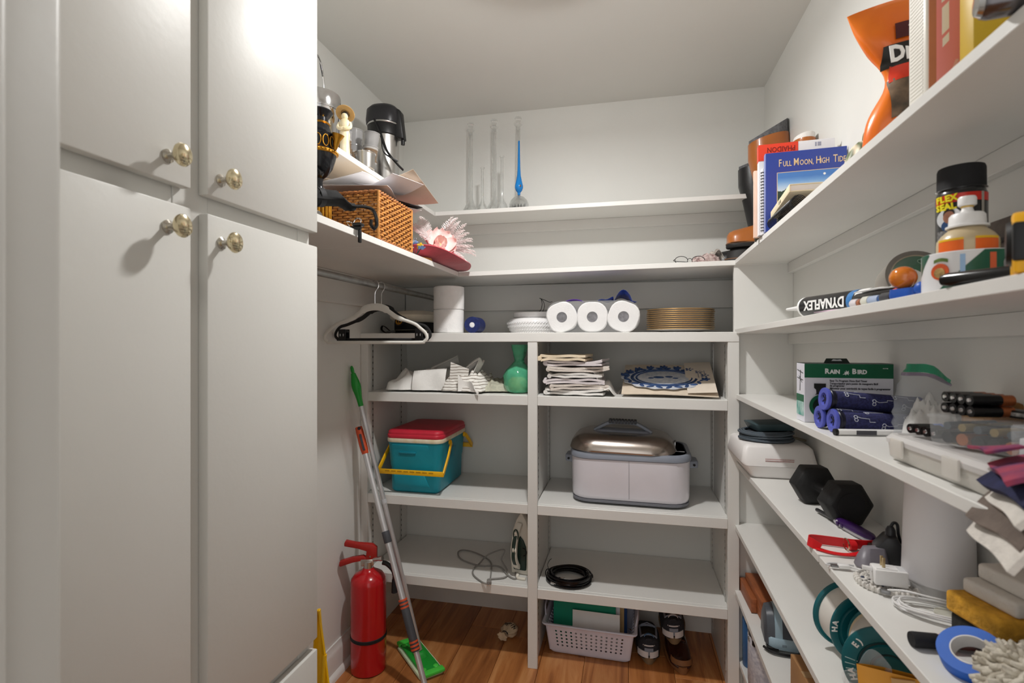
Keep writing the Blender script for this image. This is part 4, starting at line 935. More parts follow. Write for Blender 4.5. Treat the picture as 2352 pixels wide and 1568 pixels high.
MB().loft([rrect(LW, LD, .095, 0), rrect(LW + .008, LD + .008, .098, .004), rrect(LW + .004, LD + .004, .097, .012), rrect(LW - .008, LD - .008, .094, .030), rrect(LW - .04, LD - .04, .085, .048), rrect(LW - .09, LD - .09, .07, .060), rrect(LW - .15, LD - .15, .06, .063)]).build('dome', P('roaster_steel', '#b8aea6', .24, 1, var=.08, scale=8, aniso=(.4, 3, 3), bump=.03), lid, smooth=60)
MB().loft([rrect(.235, .075, .03, .060), rrect(.225, .07, .03, .066), rrect(.205, .06, .028, .070)]).build('handle_plate', GRY, lid, smooth=50)
MB().tube(smooth_path([(-.118, 0, .062), (-.095, 0, .076), (-.065, 0, .092), (-.045, 0, .098), (0, 0, .100), (.045, 0, .098), (.065, 0, .092), (.095, 0, .076), (.118, 0, .062)], 5), .011, 6, flat=(.034, .012)).build('handle', GRY, lid, bevel=.003)
gp = MB()
for k in range(9): gp.loft([[(x_ , y, z) for y, z in ((-.021, .0955), (.021, .0955), (.019, .111), (-.019, .111))] for x_ in (-.057 + .0128 * k, -.057 + .0128 * k + .0112)])
gp.build('ribbed_grip', DGREY, lid, bevel=.002, stuff=True)
rack = thing('roasting_rack', 'wire rack corner showing inside the white roaster oven', 'rack', (.19, 2.22, S2 + .208))
rk = MB(); rk.tube([(.0, -.11, .006), (.0, .11, .006)], .0018, 6); rk.tube([(-.03, -.11, .006), (.03, -.11, .006)], .0018, 6); rk.tube([(0, -.05, .006), (0, -.05, .030), (.006, -.045, .034), (.006, -.02, .034), (0, -.015, .03), (0, -.015, .006)], .0018, 6)
rk.build('wire', CHROME, rack)

# ------------------------------------------------------------------ steam iron, lower left bay
IW = P('iron_white', '#e2dccf', .35, var=.02); IG = P('iron_green', '#273a33', .3, var=.08)
t = thing('steam_iron', 'cream and dark green steam iron standing on its heel', 'iron', (-.433, 2.115, S3 + .001), (0, 0, -8))
def sole(s, y): return [(-.052 * s, y, .0), (-.054 * s, y, .05), (-.053 * s, y, .12), (-.044 * s, y, .18), (-.026 * s, y, .225), (0, y, .258), (.026 * s, y, .225), (.044 * s, y, .18), (.048 * s, y, .12), (.047 * s, y, .05), (.045 * s, y, .0)]
MB().loft([sole(.92, .040), sole(1, .036), sole(1, .030)]).build('soleplate', STEEL, t)
MB().loft([sole(.97, .0298), sole(.93, .010), sole(.80, -.006)]).build('shell', IW, t, smooth=50, bevel=.003)
MB().loft([[(x * .6 - .002, -.007 - a, z * .55 + .02) for x, y, z in sole(s_, 0)] for a, s_ in ((0, 1), (.008, .86))]).build('water_tank', IG, t, bevel=.003)
MB().tube(smooth_path([(-.012, -.010, .030), (-.014, -.030, .050), (-.016, -.046, .085), (-.014, -.046, .14), (-.008, -.034, .185), (-.002, -.012, .215)], 6), .012, 8, flat=(.024, .018)).build('handle', IW, t, bevel=.004)
MB().tube(smooth_path([(-.0135, -.0405, .052), (-.016, -.0562, .085), (-.014, -.0562, .14), (-.009, -.0455, .175)], 6), .012, 8, flat=(.016, .004)).build('handle_grip', IG, t, bevel=.001)
MB().tube([(-.008 + .010 * math.cos(a), -.0475, .178 + .022 * math.sin(a)) for a in [2 * PI * k / 18 for k in range(18)]], .0028, 6, True).build('dial_ring', IG, t)
MB().lathe([(.001, 0), (.006, 0), (.006, .004), (.001, .005)], 14, T(-.008, -.047, .186) @ RX(90)).build('button', IW, t)
for dx in (-.0155, -.0065): MB().ball(.0042, .004, .010, 10, 8, T(dx, -.058, .118)).build('button', IW, t)
MB().tube([(.012 + .016 * math.cos(a), -.016, .098 + .016 * math.sin(a)) for a in [R(-80 + 16 * k) for k in range(12)]], .002, 6).build('dial', BLACK, t)
cd = thing('iron_cord', 'grey looped power cord of the iron with its plug', 'cord', (-.56, 2.09, S3 + .001))
CG = P('cord_grey', '#8d8a86', .6)
cp = [onZ(u, v, S3 + .004) for u, v in ((1183, 1311), (1185, 1328), (1168, 1322), (1145, 1300), (1100, 1298), (1060, 1284), (1052, 1268), (1066, 1263), (1095, 1270), (1125, 1288), (1128, 1312), (1120, 1340), (1092, 1325), (1086, 1310), (1100, 1295))]
cp += [onZ(1122, 1273, S3 + .03), onZ(1158, 1262, S3 + .065), onZ(1152, 1285, S3 + .03), onZ(1165, 1310, S3 + .006), onZ(1160, 1325, S3 + .005), onZ(1122, 1330, S3 + .005), onZ(1124, 1336, S3 + .006)]
cp_s = smooth_path(cp, 7)
for q_ in cp_s: q_.z = max(q_.z, S3 + .0042)
MB().at(T(.56, -2.09, -S3 - .001)).tube(cp_s, .0032, 7).build('cord', CG, cd)
pm = cp[-1]; pl = MB().at(T(.56 + pm.x, -2.09 + pm.y, 0)); pl.loft([rrect(.016, .012, .003, 0, 3), rrect(.020, .015, .004, .014, 3), rrect(.018, .013, .003, .018, 3)], M=RZ(10) @ RX(90) @ T(0, .008, 0)); pl.build('plug', CG, cd)
pr = MB().at(T(.56 + pm.x, -2.09 + pm.y, 0))
for dx in (-.005, .005): pr.box(dx - .001, dx + .001, -.034, -.017, .005, .011, RZ(10))
pr.build('prong', CHROME, cd)
MB().at(T(-.433 + .56, .025, .0)).tube(smooth_path([(-.008, -.035, .012), (-.008, -.045, .004), (.004, -.052, .004), (.028, -.054, .004)], 5), [.0075 - .00015 * k for k in range(16)], 8).build('strain_relief', IW, cd)
# ------------------------------------------------------------------ coil of black cable, lower right bay
p = onZ(1299, 1326, S3 + .015)
t = thing('cable_coil', 'coil of black coaxial cable on the lower right shelf', 'cable', (p.x + .014, p.y + .012, S3 + .0008))
cl = []
for k in range(15 * 30):
    a = 2 * PI * k / 30; j = k / 30; lay = int(j / 4); rr = .088 - .0062 * (int(j) % 4) + .004 * math.sin(a * .37 + j); f_ = j - int(j)
    cl.append((rr * math.cos(a) * (1 + .03 * math.sin(j)), rr * math.sin(a) * .92, .0056 + .0068 * j / 4 + .0016 * math.sin(a * 2 + j)))
MB().tube(cl, .0034, 6).build('coil', BLKG, t)
MB().tube(smooth_path([(-.05, -.03, .012), (-.035, -.022, .016), (-.02, -.026, .010)], 5), .0034, 6).build('loose_end', BLKG, t)
for M_ in (T(-.036, -.026, .013) @ RZ(30), T(-.066, -.062, .011) @ RZ(-20)): MB().lathe([(.001, 0), (.0055, 0), (.0055, .014), (.0035, .016), (.0035, .022), (.001, .022)], 12, M_ @ RY(90)).build('connector', CHROME, t)
MB().tube([(-.088 + .012 * math.cos(a), .01, .016 + .017 * math.sin(a)) for a in [2 * PI * k / 14 for k in range(14)]], .002, 6, True).build('tie', BLKM, t)
MB().tube(smooth_path([(-.087, .01, .033), (-.092, .016, .048), (-.085, .02, .064), (-.076, .022, .072)], 4), .0012, 5).build('tie_end', BLKM, t)
# ================================================================== ON THE FLOOR
# white basket with folders
BK = P('basket_white', '#dcdcec', .4, var=.03, bump=.02)
p0, p1 = onZ(1264, 1497, 0), onZ(1449, 1525, 0)
cx = (p0.x + p1.x) / 2; bw = (p1.x - p0.x) * .995; ang = math.degrees(math.atan2(p1.y - p0.y, p1.x - p0.x))
t = thing('storage_basket', 'white perforated plastic basket full of folders under the bookcase', 'basket', (cx, (p0.y + p1.y) / 2 + .118, .0008), (0, 0, ang))
bd = .235; bh = .128; wt = bw + .045
def wall_pt(side, u, z, inset=0):
    k = z / bh; w_ = (bw + .035 * k) / 2 - inset; d_ = (bd + .035 * k) / 2 - inset
    return {'f': ((2 * u - 1) * w_, -d_, z), 'b': ((1 - 2 * u) * w_, d_, z), 'r': (w_, (2 * u - 1) * d_, z), 'l': (-w_, (1 - 2 * u) * d_, z)}[side]
def holed(side, nx, nz, z0, z1, u0, u1):
    """wall with round holes: each grid cell is a square ring around an octagon"""
    mb = MB(); ring8 = [(1, 0), (.707, .707), (0, 1), (-.707, .707), (-1, 0), (-.707, -.707), (0, -1), (.707, -.707)]
    cu, cz = (u1 - u0) / nx, (z1 - z0) / nz; hr_u, hr_z = .21, .21
    L = bw if side in 'fb' else bd
    r_m = .0042
    for i in range(nx):
        for j in range(nz):
            uc, zc = u0 + (i + .5) * cu, z0 + (j + .5) * cz
            o, q = [], []
            for x, z in ring8:
                q.append(wall_pt(side, uc + x * r_m / L, zc + z * r_m)); m_ = max(abs(x), abs(z)); o.append(wall_pt(side, uc + x / m_ * cu / 2, zc + z / m_ * cz / 2))
            qi = [tuple(Vector(a) + (Vector((0, .0022, 0)) if side == 'f' else Vector((0, -.0022, 0)) if side == 'b' else Vector((-.0022, 0, 0)) if side == 'r' else Vector((.0022, 0, 0)))) for a in q]
            mb.add(o + q + qi, [(k, (k + 1) % 8, 8 + (k + 1) % 8, 8 + k) for k in range(8)] + [(8 + k, 8 + (k + 1) % 8, 16 + (k + 1) % 8, 16 + k) for k in range(8)])
    def strip(ua, ub, za, zb): mb.add([wall_pt(side, ua, za), wall_pt(side, ub, za), wall_pt(side, ub, zb), wall_pt(side, ua, zb)], [(0, 1, 2, 3)])
    strip(u0, u1, .012, z0); strip(u0, u1, z1, bh); strip(0.03, u0, .012, bh); strip(u1, .97, .012, bh)
    return mb
sh = MB()
for sd, n in (('f', 14), ('b', 14), ('r', 9), ('l', 9)):
    q = holed(sd, n, 5, .030, .106, .09, .91); o_ = len(sh.v); sh.v += q.v; sh.f += [tuple(o_ + i for i in f) for f in q.f]
rr0 = lambda z, e=0: rrect(bw + .035 * z / bh - e, bd + .035 * z / bh - e, .018, z)
sh.build('wall', BK, t, smooth=30)
for sx, sy in ((1, 1), (1, -1), (-1, 1), (-1, -1)):
    co = MB(); pr = []
    for z in (.012, bh):
        w_, d_ = (bw + .035 * z / bh) / 2, (bd + .035 * z / bh) / 2
        pr.append([(sx * (w_ * .94 + (w_ * .06) * math.cos(a)), sy * (d_ * .94 + d_ * .06 * math.sin(a)), z) for a in [R(15 * k) for k in range(7)]])
    co.add(pr[0] + pr[1], [(i, i + 1, 7 + i + 1, 7 + i) for i in range(6)])
    co.build('corner', BK, t, smooth=60)
MB().loft([rrect(bw - .012, bd - .012, .02, 0), rrect(bw, bd, .024, .004), rrect(bw + .003, bd + .003, .024, .0125), rrect(bw - .006, bd - .006, .02, .0125), rrect(bw - .01, bd - .01, .02, .004)], True, True).build('base', BK, t, smooth=50)
MB().loft([rr0(bh - .006, -.002), rr0(bh - .005, -.022), rr0(bh, -.026), rr0(bh + .004, -.020), rr0(bh + .003, -.002), rr0(bh - .006, .003)], False, False, closed=True).build('rim', BK, t, smooth=50)
for s_ in (-1, 1): MB().tube(smooth_path([(s_ * (bw / 2 + .025), -.075, bh), (s_ * (bw / 2 + .031), -.05, bh + .026), (s_ * (bw / 2 + .032), 0, bh + .032), (s_ * (bw / 2 + .031), .05, bh + .026), (s_ * (bw / 2 + .025), .075, bh)], 5), .008, 6, flat=(.006, .020)).build('grip', BK, t, bevel=.002)
bx, by = t.location.x, t.location.y
def folder(label, x, y, w, h, lean, m, z=.0145, th=.004, rz=ang, name='file_folder', cat='folder', grp='folders in the white basket'):
    f = thing(name, label, cat, (x, y, z), (lean, 0, rz), grp)
    MB().box(-w / 2, w / 2, -th / 2, th / 2, 0, h).build('cover', m, f, bevel=.0008, seg=1)
    MB().box(-w / 2 + .003, w / 2 - .003, th / 2 + .0002, th / 2 + .003, .002, h - .004).build('sheets', PAPER, f)
    return f
folder('bright green folder in front in the white basket', bx - .028, by - .058, .262, .245, -3, P('green_card', '#128d6f', .6, var=.03))
folder('small white leaflet in front of the green folder', bx + .022, by - .080, .195, .152, -3, PAPER, th=.001, name='leaflet', cat='leaflet')
folder('white folder behind the green one', bx - .018, by - .036, .275, .245, -3, P('white_card', '#e4e7ee', .6))
folder('tan manila folder in the white basket', bx - .006, by - .014, .285, .240, -3, P('manila', '#c9a877', .7))
folder('blue folder in the white basket', bx + .004, by + .006, .290, .245, -2, P('blue_card', '#2a4d88', .5))
folder('black binder rearmost in the white basket', bx + .0, by + .040, .290, .235, 0, BLKM, th=.02)

# shoes
def shoe(name, label, loc, rot, L, W, Hh, m_up, m_sole, parts, toe_front=False):
    """toe towards +y, heel at y=0"""
    t = thing(name, label, 'shoe', loc, rot)
    def outl(s, z, n=28):
        o = []
        for k in range(n):
            a = 2 * PI * k / n; y = .5 - .5 * math.cos(a) ; 
            wy = (W / 2) * (.74 + .34 * math.sin(PI * (y * .9 + .02)) ** 1.2 if y < .62 else (.74 + .34 * math.sin(PI * (y * .9 + .02)) ** 1.2)) * (max(0, math.sin(PI * min(1, max(0, y)))) ** .38)
            o.append((s * wy * (1 if a < PI else -1) + .006 * math.sin(PI * y), L * (.5 + (y - .5) * (.96 + .04 * s)), z))
        return o
    MB().loft([outl(.93, 0), outl(1, .004), outl(1.03, .016), outl(1.0, .026)]).build('sole', m_sole, t, smooth=50)
    rg = []
    N = 15; prof = []
    for j in range(N + 1):
        y = j / N; yy = L * (.03 + .94 * y)
        h_ = Hh * (.92 - .10 * math.sin(PI * y * 1.6) if y < .42 else max(.36, .86 - 1.05 * (y - .40))) * (1 if y < .88 else max(.3, 1 - 5.5 * (y - .88)))
        w_ = (W / 2) * (.70 + .30 * math.sin(PI * (.1 + y * .8))) * (1 if .06 < y < .9 else .55 if y in (0, 1) else .85)
        n = 20; o = []
        for k in range(n + 1):
            a = PI * k / n
            cx_, sz = math.cos(a), math.sin(a)
            o.append((w_ * (abs(cx_) ** .7) * (1 if cx_ > 0 else -1) + .005 * math.sin(PI * y), yy, .020 + h_ * sz ** .55))
        rg.append(o)
    up = MB(); vs = [p for r_ in rg for p in r_]; M_ = 21
    fs = []
    for j in range(N):
        for k in range(M_ - 1):
            yc = (j + .5) / N
            if .10 < yc < .46 and 6 <= k <= 13: continue
            fs.append((j * M_ + k, j * M_ + k + 1, (j + 1) * M_ + k + 1, (j + 1) * M_ + k))
    fs.append(tuple(range(M_))); fs.append(tuple(N * M_ + k for k in range(M_))[::-1])
    up.add(vs, fs); u = up.build('upper', m_up, t, smooth=60)
    so = u.modifiers.new('solid', 'SOLIDIFY'); so.thickness = .004; so.offset = -1
    MB().loft([[(x * .8, .02 + y * .88, z) for x, y, z in outl(1, 0)] for z in (.0265, .030)]).build('insole', BLKM, t)
    col = [rg[j][k] for j, k in [(2, 6), (2, 8), (2, 10), (2, 12), (2, 13)]] 
    pts = [rg[2][k] for k in range(6, 15)] + [rg[j][14] for j in (3, 4, 5, 6)] + [rg[7][k] for k in range(14, 5, -1)] + [rg[j][6] for j in (6, 5, 4, 3)]
    MB().tube(smooth_path(pts, 2, True), .0045, 7, True).build('collar', parts.get('collar', m_up), t)
    return t, rg
SKG = P('sneaker_mesh', '#2d2f36', .9, var=.2, scale=120, bump=.4, bscale=500); SKL = P('sneaker_grey', '#8f95a3', .8, var=.1, bump=.3, bscale=400)
TAN = P('sole_tan', '#8a7255', .7, var=.1); SWH = P('sneaker_white', '#dcdadc', .5)
def sneaker(label, loc, rot, back2):
    t, rg = shoe('sneaker', label, loc, rot, .275, .098, .088, SKG, TAN, {'collar': SKL})
    def wrap(z0, z1, a0, a1, r_, m, nm, y0=.010):
        MB().sheet(lambda u, v: ((.036 + r_) * math.cos(R(a0 + (a1 - a0) * u)), y0 + .036 + (.036 + r_) * math.sin(R(a0 + (a1 - a0) * u)) * 1.05, z0 + (z1 - z0) * v), 14, 3, thick=.003).build(nm, m, t, smooth=60)
    wrap(.034, .062, 190, 350, .004, SKL, 'heel_counter')
    wrap(.026, .050, 195, 266, .0085, SWH, 'heel_block'); wrap(.026, .050, 274, 345, .0085, SWH, 'heel_block')
    wrap(.070, .075, 235, 305, .0045, SWH, 'reflective_tab')
    MB().tube([(.02 * math.cos(a), .012 + .0 * a, .100 + .018 * math.sin(a)) for a in [R(20 + 14 * k) for k in range(11)]], .002, 6, flat=(.008, .002)).build('pull_tab', back2, t)
    for k in range(4): MB().tube([(-.022, .125 + .018 * k, .092 - .012 * k), (0.003, .128 + .018 * k, .101 - .0125 * k), (.028, .125 + .018 * k, .092 - .012 * k)], .0022, 6).build('lace', SWH if back2 is SWH else SKL, t)
    return t
p = onZ(1490, 1513, 0); sneaker('grey and black sneaker beside the white basket, heel forward', (p.x, 2.125, .0008), (0, 0, 3), P('tab_blue', '#5a7fa8', .6))
sneaker('second grey sneaker resting tilted on the brown shoe', (.188, 2.165, .071), (2, -3, 2), SWH)
BRL = P('brown_leather', '#3f2119', .25, var=.15, scale=10, bump=.1, coat=.3); TNL = P('welt_tan', '#8a5f3b', .5, var=.15, scale=25)
t, rg = shoe('leather_shoe', 'dark brown leather shoe with tan toe under the second sneaker', (.200, 2.350, .0008), (0, 0, 183), .262, .094, .048, BRL, TNL, {})
MB().sheet(lambda u, v: (.043 * math.cos(R(180 * u)) * (1 - .06 * v), .212 + .040 * math.sin(R(180 * u)) * (1 - .1 * v), .0265 + .020 * v), 16, 4, thick=.003).build('toe_rand', TNL, t, smooth=60)
# drawstring pouch
p = onZ(1163, 1472, 0)
t = thing('drawstring_pouch', 'small tied cream cloth pouch lying on the wooden floor', 'pouch', (p.x, p.y + .03, .0008), (0, 0, 12))
PCH = P('pouch_cloth', '#d9c2a3', .9, var=.15, scale=25, bump=.4, bscale=100)
rg = []
for x, r_ in ((-.048, .012), (-.042, .024), (-.02, .033), (.006, .030), (.022, .013), (.028, .011), (.038, .018), (.048, .021)):
    rg.append([(x, (r_ + (.003 if x < .01 else .004) * math.sin(7 * a)) * math.cos(a) * 1.1, max(0, .026 + (r_ + .003 * math.sin(6 * a + 9 * x)) * math.sin(a) * .82)) for a in [2 * PI * k / 26 for k in range(26)]])
MB().loft(rg, M=RZ(-120) ).build('bag', PCH, t, smooth=70)
MB().tube([(.025, .0145 * math.cos(a), .026 + .0125 * math.sin(a)) for a in [2 * PI * k / 16 for k in range(16)]], .002, 6, True, M=RZ(-120)).build('drawstring', BLKM, t)
pt = MB()
for k in range(9): a = R(20 + 17 * k); pt.tube(smooth_path([(-.018 + jit(.012), .031 * math.cos(a), .026 + .0275 * math.sin(a)), (-.012 + jit(.01), .0335 * math.cos(a + .12), .026 + .0295 * math.sin(a + .12)), (-.003 + jit(.008), .031 * math.cos(a + .22), .026 + .027 * math.sin(a + .22))], 3), .0016, 5, M=RZ(-120))
pt.build('print', P('pouch_print', '#3b352c', .9), t, stuff=True)

# fire extinguisher
FR = P('extinguisher_red', '#b5121a', .22, var=.04, scale=6, bump=.02, coat=.4); FRD = P('valve_red', '#a3201b', .4, var=.05)
ex = (-1.0005, 1.862); rz = 20
t = thing('fire_extinguisher', 'red fire extinguisher standing on the floor by the left wall', 'extinguisher', (*ex, .0008), (0, 0, rz))
rE = .0685
MB().lathe([(.001, .006), (.055, .004), (.062, 0), (rE, .004), (rE, .345), (rE * .97, .358), (rE * .80, .374), (rE * .5, .386), (.024, .392), (.020, .400), (.001, .400)], 48).build('cylinder', FR, t, smooth=40)
MB().lathe([(rE + .0002, .128), (rE + .002, .130), (rE + .002, .140), (rE + .0002, .142)], 48, T(0, 0, 0) @ RX(0)).build('strap', BLKM, t)
MB().cyl(.019, .400, .424, 20).build('valve_body', STEEL, t)
MB().box(-.03, .022, -.013, .013, .408, .436).build('valve_block', STEEL, t, bevel=.004)
hd = MB(); hd.prism([(.034, .430), (.034, .478), (.016, .492), (-.046, .500), (-.086, .511), (-.092, .503), (-.092, .490), (-.040, .478), (-.006, .466), (-.012, .430)], -.012, .012, RX(90)); hd.build('lever', FRD, t, bevel=.003)
hd = MB(); hd.prism([(.016, .428), (-.02, .448), (-.062, .443), (-.110, .430), (-.112, .416), (-.108, .410), (-.06, .424), (-.02, .430), (.0, .415)], -.0115, .0115, RX(90)); hd.build('carry_handle', FRD, t, bevel=.003)
MB().cyl(.003, -.017, .017, 10, T(.008, 0, .447) @ RX(90)).build('pin', CHROME, t)
MB().lathe([(.001, 0), (.008, 0), (.008, .03), (.0095, .03), (.0095, .042), (.001, .042)], 14, T(.02, -.006, .432) @ RZ(-25) @ RY(78)).build('hose_fitting', STEEL, t)
MB().tube(smooth_path([(.058, -.022, .424), (.075, -.028, .420), (.096, -.032, .400), (.104, -.028, .375), (.103, -.024, .355)], 6), .0088, 12).build('hose', BLACK, t)
MB().lathe([(.001, 0), (.012, 0), (.010, .05), (.001, .05)], 14, T(.103, -.024, .305)).build('nozzle', BLKM, t)

# flat mop with green handle
GRN = P('green_plastic', '#1f9a35', .3, var=.05); LIM = P('lime_plastic', '#4ecf4a', .35, var=.05); PAD = P('mop_pad', '#cfdcb9', .9, var=.06, bump=.4, bscale=200)
ca, cb_ = Vector((-.939, 1.99)), Vector((-.766, 1.823)); cc = Vector((-.859, 2.045)); mid = (Vector((-.702, 1.912)) + ca) / 2
dv = (cb_ - ca).normalized(); ma = math.degrees(math.atan2(dv.y, dv.x))
t = thing('flat_mop', 'flat mop with translucent green head and green handle leaning on the wall', 'mop', (mid.x, mid.y, .0008), (0, 0, ma))
ML, MW = .245, .098
MB().loft([rrect(ML, MW, .012, 0), rrect(ML + .006, MW + .006, .014, .006), rrect(ML, MW, .012, .012)]).build('pad', PAD, t, smooth=60)
MB().loft([[(x, y * (.70 + .30 * abs(2 * x / ML) ** 2), z) for x, y, z in rrect(ML - .004, MW - .012, .012, z_, 6)] for z_ in (.0122, .022)]).build('head_plate', GRN, t, smooth=50, bevel=.002)
for sx in (-1, 1):
    MB().box(sx * ML / 2 - .014, sx * ML / 2 + .014, -MW / 2 + .002, MW / 2 - .002, .0125, .0255).build('end_clip', LIM, t, bevel=.003)
    for sy in (-1, 1): MB().ball(.011, .011, .003, 12, 6, T(sx * (ML / 2 - .026), sy * .026, .0225)).build('grip_button', LIM, t)
MB().loft([rrect(.06, .05, .01, .0222), rrect(.045, .036, .01, .036), rrect(.028, .028, .01, .042)]).build('swivel_joint', GRN, t, smooth=50)
topw = Vector((-1.098, 1.907, 1.181)); botw = Vector((mid.x, mid.y, .045))
Li = Matrix.Translation((mid.x, mid.y, .0008)) @ RZ(ma); Li = Li.inverted()
A, Bp = Li @ botw, Li @ topw
lp = lambda f: A.lerp(Bp, f)
MB().tube([lp(0), lp(.04), lp(.87)], [.0095, .0095, .0095], 16).build('pole', ALU, t)
MB().tube([lp(.52), lp(.535)], .0112, 14).build('joint_ring', LGREY, t)
hp = [lp(.868 + .118 * k / 12) for k in range(13)]; hr = [.0105, .0108, .0112, .012, .0135, .0155, .0175, .0185, .018, .0165, .014, .0115, .009]
MB().tube(hp, hr, 16).build('handle', GRN, t, smooth=60)
ax_ = (Bp - A).normalized(); pe = ax_.cross(Vector((0, 1, 0))).normalized(); c0 = lp(.996)
MB().tube([c0 + ax_ * (.016 * math.sin(a)) + pe * (.010 * math.cos(a)) for a in [2 * PI * k / 16 for k in range(16)]], .0042, 8, True).build('hanging_loop', GRN, t)
# telescopic pole in front of it
bot = onZ(984, 1606, .001); top2 = Vector((-1.090, 1.932, .965))
t = thing('telescopic_pole', 'aluminium telescopic pole with grey and orange grips leaning on the wall', 'pole', tuple(bot))
A, Bp = Vector((0, 0, .001)), top2 - bot
OG = P('orange_ring', '#d0512a', .45)
MB().tube([lp(0), lp(.30)], .0105, 16).build('lower_tube', ALU, t); MB().tube([lp(.30), lp(.872)], .0115, 16).build('upper_tube', ALU, t)
MB().tube([lp(.155), lp(.325)], .0158, 18).build('grip_sleeve', DGREY, t, bevel=.002)
for f in (.160, .172, .184, .300, .312, .324): MB().tube([lp(f), lp(f + .006)], .0168, 18).build('grip_ring', OG, t)
MB().tube([lp(.530), lp(.572)], .0150, 16).build('lock_collar', DGREY, t, bevel=.002)
MB().tube([lp(.512), lp(.530)], .0122, 16).build('tube_end', ALU, t)
MB().tube([lp(.868 + .018 * k) for k in range(7)], [.0125, .0155, .016, .016, .0155, .0155, .014], 16).build('handle', OG, t, bevel=.001)
pe2 = Vector((.55, -.83, .0)); d2 = (Bp - A).normalized(); pe2 = (pe2 - d2 * pe2.dot(d2)).normalized()
MB().tube([lp(.880) + pe2 * .0135, lp(.945) + pe2 * .0138], .01, 4, flat=(.018, .006)).build('handle_inlay', DGREY, t, bevel=.001)
MB().lathe([(.001, 0), (.0065, 0), (.0065, .002), (.001, .002)], 14, Matrix.Translation(lp(.968) + pe2 * .0148) @ pe2.to_track_quat('Z', 'Y').to_matrix().to_4x4()).build('hanging_hole', BLKM, t)
# yellow tool at the end of the tall cabinet
t = thing('yellow_dustpan', 'yellow plastic dustpan blade standing by the tall cabinet', 'dustpan', (-.694, 1.09, .0008), (0, 0, 12))
def blade(u, v): 
    w_ = .075 * (1 - v ** 2.2) + .002
    return ((u - .5) * w_ - .022 * v, .010 * math.cos(PI * (u - .5)), .655 * v)
MB().sheet(blade, 8, 18, thick=.004).build('blade', P('dustpan_yellow', '#e9b60a', .4, var=.04), t, smooth=60)
MB().tube([(-.02, .004, .0), (-.016, .006, .35), (-.006, .004, .55)], .005, 8).build('rib', P('dustpan_yellow', '#e9b60a', .4), t)
# ================================================================== CORNER: BOOTS ON THE MIDDLE SHELF / TOP RIGHT SHELF
ZB = 1.596
LTH = P('tan_leather', '#b0672c', .33, var=.12, scale=7, bump=.06, coat=.25); FLT = P('grey_felt', '#6f7073', .95, var=.2, scale=120, bump=.4, bscale=500)
BKL = P('black_leather', '#1b1b1d', .35, var=.1, coat=.2); SOLE = P('boot_sole', '#1c1a19', .6, var=.15); WELT = P('boot_welt', '#6b4a30', .6)
def boot(label, loc, rz, lean, m, lining, h=.40, group='tall riding boots in the shelf corner', cuff_tilt=.12, L=.26, up=.045):
    """toe towards +x"""
    t = thing('riding_boot', label, 'boot', loc, (0, 0, rz), group)
    prof = [(.016, -.055, .045, .040), (.05, -.052, .046, .040), (.09, -.045, .045, .039), (.13, -.040, .041, .037), (.19, -.036, .044, .041), (.27, -.040, .056, .050), (.33, -.048, .074, .058), (h, -.05, .070, .058)]
    rg = []
    for z, x, a, b_ in prof: rg.append([(x + lean * z + a * math.cos(q), b_ * math.sin(q), z + (cuff_tilt * (a * math.cos(q)) if z >= .34 else 0)) for q in [2 * PI * k / 26 for k in range(26)]])
    MB().loft(rg, True, False).build('shaft', m, t, smooth=60)
    z, x, a, b_ = prof[-1]
    ln = [[(x + lean * zz + (a - .003 - e) * math.cos(q), (b_ - .003 - e) * math.sin(q), zz + cuff_tilt * (a * math.cos(q)) + up * (.55 + .45 * math.cos(q + 2.6))) for q in [2 * PI * k / 26 for k in range(26)]] for zz, e, up in ((h - .05, .022, 0), (h - .003, 0, 0), (h + .006, .001, up), (h + .004, .008, up * .85), (h - .05, .034, 0))]
    MB().loft(ln, False, True).build('lining', lining, t, smooth=70)
    ft = []
    for k, (xx, w_, hh) in enumerate(((-.098, .026, .05), (-.09, .036, .062), (-.05, .040, .085), (.0, .041, .082), (.05, .046, .066), (.10, .049, .056), (.135, .044, .050), (.155, .033, .042), (.163, .015, .032))):
        ft.append([(xx * L / .26, w_ * math.cos(q), .018 + hh * max(0, math.sin(q)) ** .7 if math.sin(q) > 0 else .018) for q in [2 * PI * j / 22 for j in range(22)]])
    MB().loft(ft).build('foot', m, t, smooth=60)
    so = []
    for zz, s_ in ((0, .97), (.004, 1), (.014, 1), (.018, .97)):
        so.append([((.032 + (.137 * s_) * math.cos(q)) * L / .26, (.047 + .006 * math.cos(q)) * s_ * math.copysign(abs(math.sin(q)) ** .8, math.sin(q)), zz) for q in [2 * PI * j / 30 for j in range(30)]])
    MB().loft(so).build('sole', SOLE, t, smooth=50)
    MB().loft([[(x_ * 1.005, y_ * 1.02, z_) for x_, y_, z_ in so[2]], [(x_ * 1.005, y_ * 1.02, z_ + .0035) for x_, y_, z_ in so[2]]]).build('welt', WELT, t)
    MB().tube([(-.066 + lean * .10 + .0, y_, .112 - .0) for y_ in (-.040, 0, .040)], .003, 6).build('heel_strap', m, t)
    return t
boot('tan leather riding boot with thick grey felt lining, front of the corner group', (.502, 2.092, ZB + .053), 181, .085, LTH, FLT, h=.405, cuff_tilt=-.24, L=.205, up=.055)
boot('black leather riding boot half hidden behind the tan boot', (.500, 2.232, ZB - .004), 180, .10, BKL, FLT, h=.40, cuff_tilt=-.05, L=.238, up=.05)
boot('tan leather boot with white rimmed cuff standing behind the books', (.548, 1.84, zR(1, 1.84) + .001), 95, -.06, LTH, WHITECLOTH, h=.335, cuff_tilt=.0, L=.2, up=.012).scale = (.55, .55, 1)
t = thing('slipper', 'flat black slipper lying under the raised tan boot', 'slipper', (.470, 2.092, ZB - .002), (0, 0, 178))
